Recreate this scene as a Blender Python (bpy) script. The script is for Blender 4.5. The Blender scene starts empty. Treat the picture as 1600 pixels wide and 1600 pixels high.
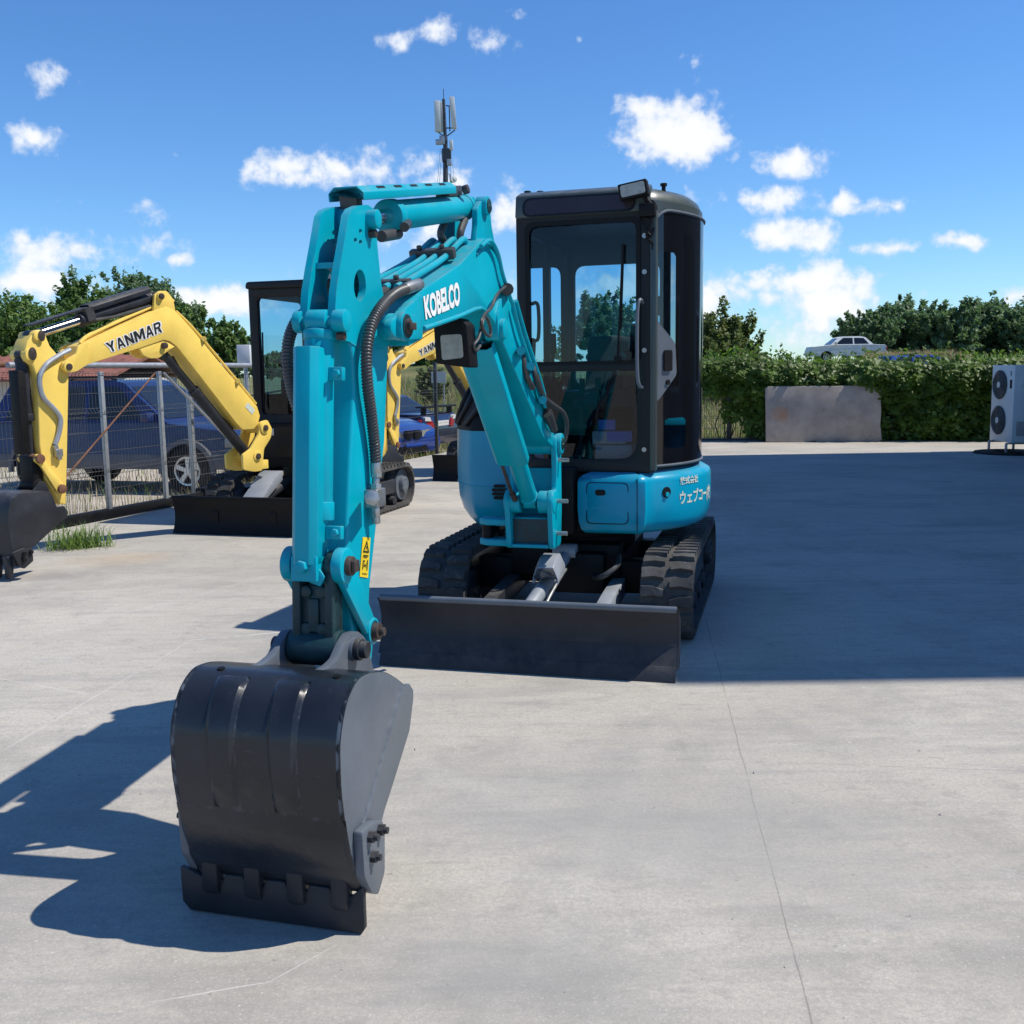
import bpy, bmesh, math, random
from mathutils import Vector, Matrix, noise
from mathutils.geometry import tessellate_polygon
R = math.radians
random.seed(7)
scene = bpy.context.scene
COL = scene.collection

# ------------------------------------------------------------------ camera
CAM_H, FPX, PITCH, ROLL = 1.55, 1600.0, R(7.8), R(0.9)
fwd = Vector((0, math.cos(PITCH), -math.sin(PITCH)))
r0 = Vector((1, 0, 0)); u0 = r0.cross(fwd)
camR = math.cos(ROLL) * r0 - math.sin(ROLL) * u0
camU = math.cos(ROLL) * u0 + math.sin(ROLL) * r0
CAMP = Vector((0, 0, CAM_H))
cam = bpy.data.objects.new("camera", bpy.data.cameras.new("camera"))
COL.objects.link(cam)
cam.matrix_world = Matrix(((camR.x, camU.x, -fwd.x, 0), (camR.y, camU.y, -fwd.y, 0), (camR.z, camU.z, -fwd.z, CAM_H), (0, 0, 0, 1)))
cam.data.sensor_width = 36; cam.data.lens = 36; cam.data.clip_end = 3000; cam.data.clip_start = 0.05
scene.camera = cam

def ray(px, py):
    return fwd * FPX + camR * (px - 800) + camU * (800 - py)
def gnd(px, py, z=0.0):
    d = ray(px, py); return CAMP + d * ((z - CAM_H) / d.z)
def atY(px, py, Y):
    d = ray(px, py); return CAMP + d * (Y / d.y)

# ------------------------------------------------------------------ light, sky, exposure
SUN_EL, SUN_ROT = R(55), R(91)
sun = bpy.data.objects.new("sun", bpy.data.lights.new("sun", 'SUN'))
COL.objects.link(sun)
sun.data.energy = 5.0; sun.data.angle = R(0.5); sun.data.color = (1.0, 0.95, 0.86)
sd = Vector((math.sin(SUN_ROT) * math.cos(SUN_EL), math.cos(SUN_ROT) * math.cos(SUN_EL), math.sin(SUN_EL)))
sun.rotation_euler = (-sd).to_track_quat('-Z', 'Y').to_euler()
vs = scene.view_settings
vs.view_transform = 'Standard'; vs.look = 'None'; vs.gamma = 1.0; vs.exposure = 0.08; vs.use_curve_mapping = False

world = bpy.data.worlds.new("World"); scene.world = world
world.use_nodes = True
def build_world():
    nt = world.node_tree; N = nt.nodes; L = nt.links; N.clear()
    out = N.new('ShaderNodeOutputWorld')
    sky = N.new('ShaderNodeTexSky'); sky.sky_type = 'NISHITA'; sky.sun_disc = False
    sky.sun_elevation = SUN_EL; sky.sun_rotation = SUN_ROT; sky.air_density = 1.0; sky.dust_density = 0.0; sky.ozone_density = 3.0; sky.altitude = 100
    hs = N.new('ShaderNodeHueSaturation'); hs.inputs['Saturation'].default_value = 1.12; hs.inputs['Value'].default_value = 1.0
    L.new(sky.outputs[0], hs.inputs['Color'])
    air = N.new('ShaderNodeMix'); air.data_type = 'RGBA'; air.blend_type = 'MULTIPLY'; air.inputs['Factor'].default_value = 1.0; air.inputs['B'].default_value = (0.84, 1.15, 1.48, 1)
    L.new(hs.outputs[0], air.inputs['A'])
    bg = N.new('ShaderNodeBackground'); bg.inputs['Strength'].default_value = 0.1
    L.new(air.outputs['Result'], bg.inputs['Color'])
    tc = N.new('ShaderNodeTexCoord')
    def math_(op, a, b=None, clamp=False):
        m = N.new('ShaderNodeMath'); m.operation = op; m.use_clamp = clamp
        for i, x in enumerate((a, b)):
            if x is None: continue
            if isinstance(x, (int, float)): m.inputs[i].default_value = x
            else: L.new(x, m.inputs[i])
        return m.outputs[0]
    nz = N.new('ShaderNodeTexNoise'); nz.inputs['Scale'].default_value = 19; nz.inputs['Detail'].default_value = 12; nz.inputs['Roughness'].default_value = 0.6
    L.new(tc.outputs['Generated'], nz.inputs['Vector'])
    # direction used for the clouds is bent by noise so their outlines billow
    nz2 = N.new('ShaderNodeTexNoise'); nz2.inputs['Scale'].default_value = 75; nz2.inputs['Detail'].default_value = 9
    L.new(tc.outputs['Generated'], nz2.inputs['Vector'])
    clouds = [(525,264,118,34,1),(470,262,60,22,.9),(55,220,52,25,1),(72,115,24,20,.8),(603,58,36,16,.7),(683,43,32,17,.8),(772,66,36,26,.8),(1050,206,82,44,1.1),
        (1005,168,44,24,.9),(1085,215,50,32,1),(1236,254,48,26,.9),(1185,314,100,25,.95),(1218,368,76,30,1),(1403,324,44,19,.85),(1320,318,26,16,.8),(1388,388,50,16,.9),
        (1503,378,42,17,.9),(1240,440,118,28,1.1),(1108,470,34,42,1.05),(1300,478,78,44,1.15),(1200,462,60,22,.8),(1445,460,20,16,.7),(280,405,22,10,.8),(120,400,125,32,.9),(50,440,115,26,.95),
        (340,474,75,26,.9),(272,242,18,9,.5),(1065,90,24,9,.45),(905,63,10,7,.4),(1170,500,120,22,.65),(710,286,50,20,.6),(785,335,55,50,.9),(650,366,80,30,.75),
        (1590,462,60,22,.6),(820,20,22,10,.4),(1450,300,40,10,.25),(1330,520,160,30,.4),(960,440,80,46,.8),(870,400,60,50,.4),(200,330,60,12,.2),(600,440,90,26,.35)]
    field = None
    for cx, cy, hw, hh, a in clouds:
        d = ray(cx, cy).normalized(); rr = camR - camR.dot(d) * d; rr.normalize(); uu = rr.cross(d) * -1.0
        uu = d.cross(rr) * -1.0
        if uu.z < 0: uu = -uu
        k = FPX / ray(cx, cy).length
        va = N.new('ShaderNodeVectorMath'); va.operation = 'DOT_PRODUCT'; va.inputs[1].default_value = rr * (FPX / hw) * 1.0
        vb = N.new('ShaderNodeVectorMath'); vb.operation = 'DOT_PRODUCT'; vb.inputs[1].default_value = uu * (FPX / hh) * 1.0
        L.new(tc.outputs['Generated'], va.inputs[0]); L.new(tc.outputs['Generated'], vb.inputs[0])
        a2 = math_('MULTIPLY', va.outputs['Value'], va.outputs['Value']); b2 = math_('MULTIPLY', vb.outputs['Value'], vb.outputs['Value'])
        q = math_('SQRT', math_('ADD', a2, b2))
        f = math_('MULTIPLY', math_('SUBTRACT', 1.28, q), a)
        field = f if field is None else math_('MAXIMUM', field, f)
    field = math_('MAXIMUM', field, -1.0)
    s = math_('ADD', field, math_('MULTIPLY', math_('SUBTRACT', nz.outputs['Fac'], 0.5), 3.3))
    s = math_('ADD', s, math_('MULTIPLY', math_('SUBTRACT', nz2.outputs['Fac'], 0.5), 1.3))
    mr = N.new('ShaderNodeMapRange'); mr.interpolation_type = 'SMOOTHSTEP'
    mr.inputs['From Min'].default_value = 0.15; mr.inputs['From Max'].default_value = 0.95
    L.new(s, mr.inputs['Value'])
    sep = N.new('ShaderNodeSeparateXYZ'); L.new(tc.outputs['Generated'], sep.inputs[0])
    up = N.new('ShaderNodeMapRange'); up.inputs['From Min'].default_value = -0.01; up.inputs['From Max'].default_value = 0.03
    L.new(sep.outputs['Z'], up.inputs['Value'])
    fac = math_('MULTIPLY', mr.outputs[0], up.outputs[0])
    fac = math_('MULTIPLY', fac, 0.93)
    bg2 = N.new('ShaderNodeBackground'); bg2.inputs['Strength'].default_value = 1.0
    cr = N.new('ShaderNodeValToRGB'); cr.color_ramp.elements[0].color = (0.66, 0.76, 0.93, 1); cr.color_ramp.elements[1].color = (1.0, 1.0, 1.0, 1)
    cr.color_ramp.elements[0].position = 0.15; cr.color_ramp.elements[1].position = 0.9
    L.new(math_('MULTIPLY', s, 0.75), cr.inputs[0]); L.new(cr.outputs[0], bg2.inputs['Color'])
    mix = N.new('ShaderNodeMixShader')
    L.new(fac, mix.inputs[0]); L.new(bg.outputs[0], mix.inputs[1]); L.new(bg2.outputs[0], mix.inputs[2])
    L.new(mix.outputs[0], out.inputs[0])
build_world()

# ------------------------------------------------------------------ materials
def mat(name, col, rough=0.5, metal=0.0, var=0.12, scale=6.0, col2=None, dirt=0.0, dirtcol=(0.2, 0.17, 0.13), bump=0.0, bscale=60.0, spec=0.5, coat=0.0, stretch=None, trans=None, rvar=0.12, scratch=0.0, scol=(0.5, 0.5, 0.5), wear=0.0, wcol=(0.3, 0.3, 0.3), dust=0.0):
    m = bpy.data.materials.new(name); m.use_nodes = True
    nt = m.node_tree; N = nt.nodes; L = nt.links
    b = N['Principled BSDF']; b.inputs['Metallic'].default_value = metal
    b.inputs['Specular IOR Level'].default_value = spec; b.inputs['Coat Weight'].default_value = coat; b.inputs['Coat Roughness'].default_value = 0.08
    tc = N.new('ShaderNodeTexCoord'); vec = tc.outputs['Object']
    if stretch:
        mp = N.new('ShaderNodeMapping'); mp.inputs['Scale'].default_value = stretch; L.new(vec, mp.inputs[0]); vec = mp.outputs[0]
    n1 = N.new('ShaderNodeTexNoise'); n1.inputs['Scale'].default_value = scale; n1.inputs['Detail'].default_value = 6; n1.inputs['Roughness'].default_value = 0.6
    L.new(vec, n1.inputs['Vector'])
    mx = N.new('ShaderNodeMix'); mx.data_type = 'RGBA'
    c1 = [max(0, c * (1 - var)) for c in col]; c2 = list(col2) if col2 else [min(1, c * (1 + var)) for c in col]
    mx.inputs['A'].default_value = (*c1, 1); mx.inputs['B'].default_value = (*c2, 1)
    cr = N.new('ShaderNodeMapRange'); cr.inputs['From Min'].default_value = 0.32; cr.inputs['From Max'].default_value = 0.68
    L.new(n1.outputs['Fac'], cr.inputs['Value']); L.new(cr.outputs[0], mx.inputs['Factor'])
    colout = mx.outputs['Result']
    if dirt > 0:
        n2 = N.new('ShaderNodeTexNoise'); n2.inputs['Scale'].default_value = scale * 2.7; n2.inputs['Detail'].default_value = 10; n2.inputs['Roughness'].default_value = 0.72
        L.new(vec, n2.inputs['Vector'])
        r2 = N.new('ShaderNodeMapRange'); r2.inputs['From Min'].default_value = 0.56; r2.inputs['From Max'].default_value = 0.78; r2.inputs['To Max'].default_value = dirt
        L.new(n2.outputs['Fac'], r2.inputs['Value'])
        m2 = N.new('ShaderNodeMix'); m2.data_type = 'RGBA'; L.new(r2.outputs[0], m2.inputs['Factor']); L.new(colout, m2.inputs['A']); m2.inputs['B'].default_value = (*dirtcol, 1)
        colout = m2.outputs['Result']
    def blend(fac, c):
        nonlocal colout
        m_ = N.new('ShaderNodeMix'); m_.data_type = 'RGBA'; L.new(fac, m_.inputs['Factor']); L.new(colout, m_.inputs['A']); m_.inputs['B'].default_value = (*c, 1); colout = m_.outputs['Result']
    def rng_(v, a, b_, c=0.0, d=1.0):
        r_ = N.new('ShaderNodeMapRange'); r_.inputs['From Min'].default_value = a; r_.inputs['From Max'].default_value = b_; r_.inputs['To Min'].default_value = c; r_.inputs['To Max'].default_value = d; L.new(v, r_.inputs['Value']); return r_.outputs[0]
    if dust > 0:      # dust settled on faces that look up
        ge = N.new('ShaderNodeNewGeometry'); sx = N.new('ShaderNodeSeparateXYZ'); L.new(ge.outputs['Normal'], sx.inputs[0])
        n4 = N.new('ShaderNodeTexNoise'); n4.inputs['Scale'].default_value = 14; n4.inputs['Detail'].default_value = 8; n4.inputs['Roughness'].default_value = .7; L.new(tc.outputs['Object'], n4.inputs['Vector'])
        mu = N.new('ShaderNodeMath'); mu.operation = 'MULTIPLY'; L.new(rng_(sx.outputs['Z'], .25, .95, 0, dust), mu.inputs[0]); L.new(rng_(n4.outputs['Fac'], .35, .65), mu.inputs[1]); blend(mu.outputs[0], (.30, .275, .24))
    if scratch > 0:   # long fine scratches in two directions
        for sc_, th in (((3, 3, 60), .69), ((42, 9, 3), .70)):
            mp2 = N.new('ShaderNodeMapping'); mp2.inputs['Scale'].default_value = sc_; mp2.inputs['Rotation'].default_value = (.3, .5, .2); L.new(tc.outputs['Object'], mp2.inputs[0])
            n5 = N.new('ShaderNodeTexNoise'); n5.inputs['Scale'].default_value = 1.3; n5.inputs['Detail'].default_value = 5; n5.inputs['Roughness'].default_value = .75; L.new(mp2.outputs[0], n5.inputs['Vector'])
            blend(rng_(n5.outputs['Fac'], th, th + .03, 0, scratch), scol)
    if wear > 0:      # paint rubbed off along edges
        bv = N.new('ShaderNodeBevel'); bv.samples = 3; bv.inputs['Radius'].default_value = .008
        ge2 = N.new('ShaderNodeNewGeometry'); dp = N.new('ShaderNodeVectorMath'); dp.operation = 'DOT_PRODUCT'; L.new(bv.outputs[0], dp.inputs[0]); L.new(ge2.outputs['Normal'], dp.inputs[1])
        n6 = N.new('ShaderNodeTexNoise'); n6.inputs['Scale'].default_value = 22; n6.inputs['Detail'].default_value = 7; n6.inputs['Roughness'].default_value = .7; L.new(tc.outputs['Object'], n6.inputs['Vector'])
        mu = N.new('ShaderNodeMath'); mu.operation = 'MULTIPLY'; L.new(rng_(dp.outputs['Value'], .97, .85), mu.inputs[0]); L.new(rng_(n6.outputs['Fac'], .50, .60, 0, wear), mu.inputs[1]); blend(mu.outputs[0], wcol)
    L.new(colout, b.inputs['Base Color'])
    rr = N.new('ShaderNodeMapRange'); rr.inputs['To Min'].default_value = max(0.02, rough - rvar); rr.inputs['To Max'].default_value = min(1, rough + rvar)
    L.new(n1.outputs['Fac'], rr.inputs['Value']); L.new(rr.outputs[0], b.inputs['Roughness'])
    if bump > 0:
        n3 = N.new('ShaderNodeTexNoise'); n3.inputs['Scale'].default_value = bscale; n3.inputs['Detail'].default_value = 5; L.new(vec, n3.inputs['Vector'])
        bp = N.new('ShaderNodeBump'); bp.inputs['Strength'].default_value = bump; bp.inputs['Distance'].default_value = 0.01
        L.new(n3.outputs['Fac'], bp.inputs['Height']); L.new(bp.outputs[0], b.inputs['Normal'])
    if trans:
        t = N.new('ShaderNodeBsdfTranslucent'); t.inputs['Color'].default_value = (*trans, 1)
        ms = N.new('ShaderNodeMixShader'); ms.inputs[0].default_value = 0.35
        L.new(b.outputs[0], ms.inputs[1]); L.new(t.outputs[0], ms.inputs[2]); L.new(ms.outputs[0], N['Material Output'].inputs[0])
    return m

def glass(name, tint, refl=0.06, rough=0.0):
    m = bpy.data.materials.new(name); m.use_nodes = True
    nt = m.node_tree; N = nt.nodes; L = nt.links; N.remove(N['Principled BSDF'])
    tr = N.new('ShaderNodeBsdfTransparent'); tr.inputs[0].default_value = (*tint, 1)
    gl = N.new('ShaderNodeBsdfGlossy'); gl.inputs['Color'].default_value = (0.95, 0.97, 1, 1); gl.inputs['Roughness'].default_value = rough
    lw = N.new('ShaderNodeFresnel'); lw.inputs['IOR'].default_value = 1.45
    ad = N.new('ShaderNodeMath'); ad.operation = 'ADD'; ad.inputs[1].default_value = refl - 0.034; ad.use_clamp = True
    L.new(lw.outputs[0], ad.inputs[0])
    ms = N.new('ShaderNodeMixShader'); L.new(ad.outputs[0], ms.inputs[0]); L.new(tr.outputs[0], ms.inputs[1]); L.new(gl.outputs[0], ms.inputs[2])
    L.new(ms.outputs[0], N['Material Output'].inputs[0])
    return m

M = {}
M['teal'] = mat('teal_paint', (0.0, 0.335, 0.44), 0.36, var=0.07, scale=4, dirt=0.14, dirtcol=(0.02, 0.16, 0.2), bump=0.03, bscale=25, spec=0.25, scratch=0.3, scol=(0.16, 0.36, 0.40), wear=0.8, wcol=(0.10, 0.30, 0.33), dust=0.35)
M['teal_deep'] = mat('teal_body_paint', (0.0, 0.285, 0.445), 0.3, var=0.06, scale=3, dirt=0.10, dirtcol=(0.08, 0.2, 0.3), coat=0.05, spec=0.3, scratch=0.25, scol=(0.12, 0.34, 0.46), dust=0.2)
M['grease'] = mat('greasy_teal', (0.006, 0.035, 0.042), 0.5, var=0.5, scale=9, dirt=0.95, dirtcol=(0.008, 0.007, 0.006), bump=0.25, bscale=40)
M['grey'] = mat('graphite_paint', (0.105, 0.122, 0.145), 0.42, var=0.12, scale=5, dirt=0.35, dirtcol=(0.05, 0.05, 0.05), bump=0.08, bscale=30, scratch=0.4, scol=(0.05, 0.055, 0.06), wear=0.3, wcol=(0.2, 0.21, 0.22))
M['shell'] = mat('worn_shaded_bucket_steel', (0.016, 0.019, 0.025), 0.28, var=0.3, scale=4, dirt=0.6, dirtcol=(0.055, 0.052, 0.048), bump=0.16, bscale=22, spec=0.5, scratch=0.45, scol=(0.11, 0.115, 0.12), wear=0.45, wcol=(0.10, 0.105, 0.11))  # base colour darkened to deepen the shade on the bucket's back; scratches are wear
M['greydark'] = mat('dark_steel', (0.025, 0.027, 0.033), 0.45, var=0.25, scale=5, dirt=0.4, dirtcol=(0.02, 0.019, 0.018), bump=0.1, bscale=30, spec=0.28, scratch=0.4, scol=(0.09, 0.09, 0.09), wear=0.6, wcol=(0.12, 0.12, 0.12), dust=0.3)
M['greylight'] = mat('light_steel_paint', (0.27, 0.29, 0.32), 0.42, var=0.1, scale=8, dirt=0.3, dirtcol=(0.12, 0.12, 0.12))
M['rub'] = mat('track_rubber', (0.075, 0.072, 0.069), 0.85, var=0.35, scale=5, dirt=0.8, dirtcol=(0.26, 0.25, 0.235), bump=0.3, bscale=50, spec=0.15)
M['black'] = mat('black_plastic', (0.007, 0.007, 0.008), 0.55, var=0.25, scale=8, dirt=0.12, dirtcol=(0.03, 0.03, 0.03), spec=0.22)
M['cabgrey'] = mat('cab_grey_green', (0.052, 0.068, 0.066), 0.36, var=0.1, scale=5, coat=0.1, dust=0.35)
M['cabdark'] = mat('cab_dark_frame', (0.010, 0.011, 0.014), 0.42, var=0.2, scale=6, dirt=0.12, dirtcol=(0.05, 0.05, 0.05), spec=0.3, scratch=0.25, scol=(0.05, 0.05, 0.05))
M['gloss'] = mat('black_door_glass', (0.005, 0.005, 0.006), 0.06, var=0.1, scale=4, spec=0.5, rvar=0.02)
M['visor'] = mat('smoked_visor', (0.035, 0.025, 0.03), 0.3, var=0.1, scale=4)
M['chrome'] = mat('polished_rod', (0.75, 0.75, 0.76), 0.16, metal=1.0, var=0.06, scale=12, rvar=0.05)
M['zinc'] = mat('zinc_fitting', (0.42, 0.42, 0.41), 0.38, metal=0.8, var=0.15, scale=20, dirt=0.4, dirtcol=(0.1, 0.09, 0.08))
M['hose'] = mat('hose_rubber', (0.05, 0.051, 0.052), 0.42, var=0.2, scale=20, dirt=0.2, dirtcol=(0.12, 0.11, 0.1))
M['rust'] = mat('rusty_steel', (0.17, 0.075, 0.04), 0.8, var=0.4, scale=12, dirt=0.6, dirtcol=(0.06, 0.03, 0.02), bump=0.2)
M['pin'] = mat('worn_pin', (0.075, 0.058, 0.05), 0.5, metal=0.4, var=0.3, scale=25, dirt=0.5, dirtcol=(0.06, 0.035, 0.02))
M['white'] = mat('white_lettering', (0.80, 0.80, 0.78), 0.5, var=0.05, scale=30)
M['ink'] = mat('black_lettering', (0.015, 0.015, 0.015), 0.5, var=0.1, scale=30)
M['faded'] = mat('faded_cream_lettering', (0.55, 0.60, 0.52), 0.6, var=0.2, scale=60, dirt=0.5, dirtcol=(0.1, 0.4, 0.45))
M['sticker'] = mat('yellow_sticker', (0.78, 0.55, 0.02), 0.5, var=0.04, scale=10)
M['yellow'] = mat('yellow_paint', (0.85, 0.60, 0.125), 0.42, var=0.06, scale=5, dirt=0.25, dirtcol=(0.36, 0.22, 0.07), bump=0.03, bscale=30, scratch=0.5, scol=(0.22, 0.13, 0.05), wear=0.7, wcol=(0.2, 0.12, 0.06), dust=0.2)
M['lens'] = mat('lamp_lens', (0.33, 0.32, 0.29), 0.16, var=0.18, scale=40, spec=0.6)
M['red'] = mat('red_plastic', (0.32, 0.006, 0.012), 0.3, var=0.1)
M['redlens'] = mat('red_tail_lens', (0.42, 0.004, 0.012), 0.12, var=0.1, coat=0.5)
M['seat'] = mat('seat_fabric', (0.03, 0.03, 0.033), 0.9, var=0.3, scale=30)
M['paper'] = mat('dusty_card', (0.17, 0.17, 0.16), 0.8)
M['bluecard'] = mat('blue_card', (0.015, 0.05, 0.2), 0.6)
M['pane'] = glass('blue_tint_glass', (0.52, 0.74, 0.86), 0.034)
M['panedark'] = glass('smoked_glass', (0.30, 0.45, 0.52), 0.05)
M['carglass'] = glass('car_glass', (0.16, 0.2, 0.22), 0.08)
M['carblue'] = mat('navy_car_paint', (0.013, 0.025, 0.10), 0.28, var=0.08, scale=4, coat=0.3, spec=0.3, dirt=0.3, dirtcol=(0.14, 0.14, 0.16))
M['carbright'] = mat('blue_car_paint', (0.01, 0.05, 0.30), 0.2, var=0.05, scale=4, coat=0.9)
M['carnavy'] = mat('dark_navy_paint', (0.006, 0.01, 0.05), 0.22, var=0.05, scale=4, coat=0.8)
M['clad'] = mat('grey_cladding', (0.09, 0.095, 0.115), 0.5, var=0.12, scale=4, dirt=0.3, dirtcol=(0.25, 0.23, 0.2))
M['carwhite'] = mat('weathered_white_paint', (0.68, 0.69, 0.67), 0.45, var=0.12, scale=3, dirt=0.5, dirtcol=(0.25, 0.2, 0.15))
M['tyre'] = mat('tyre_rubber', (0.02, 0.02, 0.02), 0.85, var=0.2, scale=10, spec=0.2)
M['alloy'] = mat('alloy_wheel', (0.55, 0.56, 0.57), 0.3, metal=0.7, var=0.06)
M['plate'] = mat('number_plate', (0.72, 0.72, 0.7), 0.4, var=0.05)
M['galv'] = mat('galvanised_steel', (0.40, 0.42, 0.44), 0.45, metal=0.55, var=0.12, scale=15, dirt=0.25, dirtcol=(0.22, 0.12, 0.07))
M['wire'] = mat('fence_wire', (0.12, 0.12, 0.12), 0.55, metal=0.3, var=0.35, scale=3, dirt=0.5, dirtcol=(0.14, 0.07, 0.04))
M['postdark'] = mat('dark_post_paint', (0.03, 0.033, 0.036), 0.5, var=0.2)
M['acbeige'] = mat('white_enamel', (0.62, 0.63, 0.62), 0.45, var=0.05, scale=3, dirt=0.15, dirtcol=(0.35, 0.33, 0.3))
M['acgrille'] = mat('grey_fan_guard', (0.10, 0.105, 0.11), 0.5)
M['slab'] = mat('weathered_concrete_panel', (0.37, 0.325, 0.29), 0.9, var=0.22, scale=2.2, dirt=0.55, dirtcol=(0.11, 0.095, 0.085), bump=0.3, bscale=25)
M['roofrust'] = mat('rusted_roof_sheet', (0.22, 0.085, 0.06), 0.8, var=0.3, scale=3, dirt=0.5, dirtcol=(0.10, 0.06, 0.05))
M['wallpale'] = mat('pale_render', (0.52, 0.50, 0.46), 0.85, var=0.1, scale=2)
M['hallwall'] = mat('hall_cladding', (0.16, 0.17, 0.19), 0.5, var=0.06, scale=1)
M['hallroof'] = mat('hall_roof_sheet', (0.2, 0.21, 0.23), 0.5, var=0.06, scale=1)
M['bark'] = mat('bark', (0.10, 0.075, 0.055), 0.9, var=0.3, scale=8, bump=0.4, bscale=20)
M['leafA'] = mat('leaves_deep_green', (0.085, 0.175, 0.045), 0.55, var=0.5, scale=1.3, col2=(0.21, 0.31, 0.09), trans=(0.16, 0.30, 0.05), spec=0.35)
M['leafB'] = mat('leaves_grey_green', (0.115, 0.20, 0.10), 0.6, var=0.5, scale=1.1, col2=(0.25, 0.34, 0.18), trans=(0.17, 0.30, 0.09), spec=0.35)
M['leafC'] = mat('leaves_olive', (0.13, 0.175, 0.06), 0.6, var=0.5, scale=1.4, col2=(0.24, 0.28, 0.10), trans=(0.2, 0.27, 0.06), spec=0.3)
M['ivy'] = mat('vine_leaves', (0.03, 0.075, 0.010), 0.5, var=0.6, scale=2.6, col2=(0.17, 0.27, 0.045), dirt=0.45, dirtcol=(0.16, 0.13, 0.05), trans=(0.20, 0.36, 0.04), spec=0.4)
M['blade'] = mat('green_grass_blades', (0.13, 0.23, 0.045), 0.6, var=0.4, scale=3, col2=(0.23, 0.34, 0.09), trans=(0.28, 0.42, 0.08))
M['straw'] = mat('dry_grass_blades', (0.42, 0.35, 0.19), 0.7, var=0.3, scale=2, col2=(0.56, 0.48, 0.30), trans=(0.35, 0.28, 0.12))
M['antenna'] = mat('antenna_radome', (0.62, 0.64, 0.62), 0.5, var=0.05)
M['mast'] = mat('mast_steel', (0.06, 0.065, 0.075), 0.5, metal=0.3, var=0.2)

# ------------------------------------------------------------------ mesh helpers
def root_offset(o):
    v = Vector((0, 0, 0))
    while o is not None:
        v += o.location; o = o.parent
    return v

SPLIT = {'pin_boss', 'guard_mount', 'link_pin', 'boom_pin', 'boom_lug', 'boom_ear', 'boom_fork', 'lock_pin', 'side_link', 'door_handle', 'wing_mirror', 'lower_cladding', 'wheel_arch', 'bumper', 'roof_rail', 'drain_hole',
         'cutter_bolt', 'cover_hole', 'cylinder_mount', 'bracket_pin', 'pin_cap', 'grille_rib', 'guard_slot', 'cylinder_hose', 'hydraulic_pipe', 'platform_hose', 'guy_wire', 'lamp_cable', 'boom_side_pipe', 'weld_seam', 'blue_card', 'hose_fitting'}
def split_mesh(me):
    """one mesh per piece: islands whose boxes touch stay together"""
    n = len(me.vertices); par = list(range(n))
    def find(a):
        while par[a] != a: par[a] = par[par[a]]; a = par[a]
        return a
    for e in me.edges:
        a, b = find(e.vertices[0]), find(e.vertices[1])
        if a != b: par[a] = b
    isl = {}
    for v in me.vertices: isl.setdefault(find(v.index), []).append(v.index)
    keys = list(isl); bb = []
    for k in keys:
        cs = [me.vertices[i].co for i in isl[k]]
        bb.append([(min(c[j] for c in cs) - .004, max(c[j] for c in cs) + .004) for j in range(3)])
    g = list(range(len(keys)))
    def fg(a):
        while g[a] != a: a = g[a]
        return a
    for i in range(len(keys)):
        for j in range(i):
            if all(bb[i][k][0] <= bb[j][k][1] and bb[j][k][0] <= bb[i][k][1] for k in range(3)): g[fg(i)] = fg(j)
    groups = {}
    for i, k in enumerate(keys): groups.setdefault(fg(i), set()).update(isl[k])
    if len(groups) < 2: return [me]
    out_ = []
    for gi in groups.values():
        m2 = me.copy(); bm = bmesh.new(); bm.from_mesh(m2)
        bmesh.ops.delete(bm, geom=[v for v in bm.verts if v.index not in gi], context='VERTS'); bm.to_mesh(m2); bm.free(); out_.append(m2)
    return out_

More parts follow.
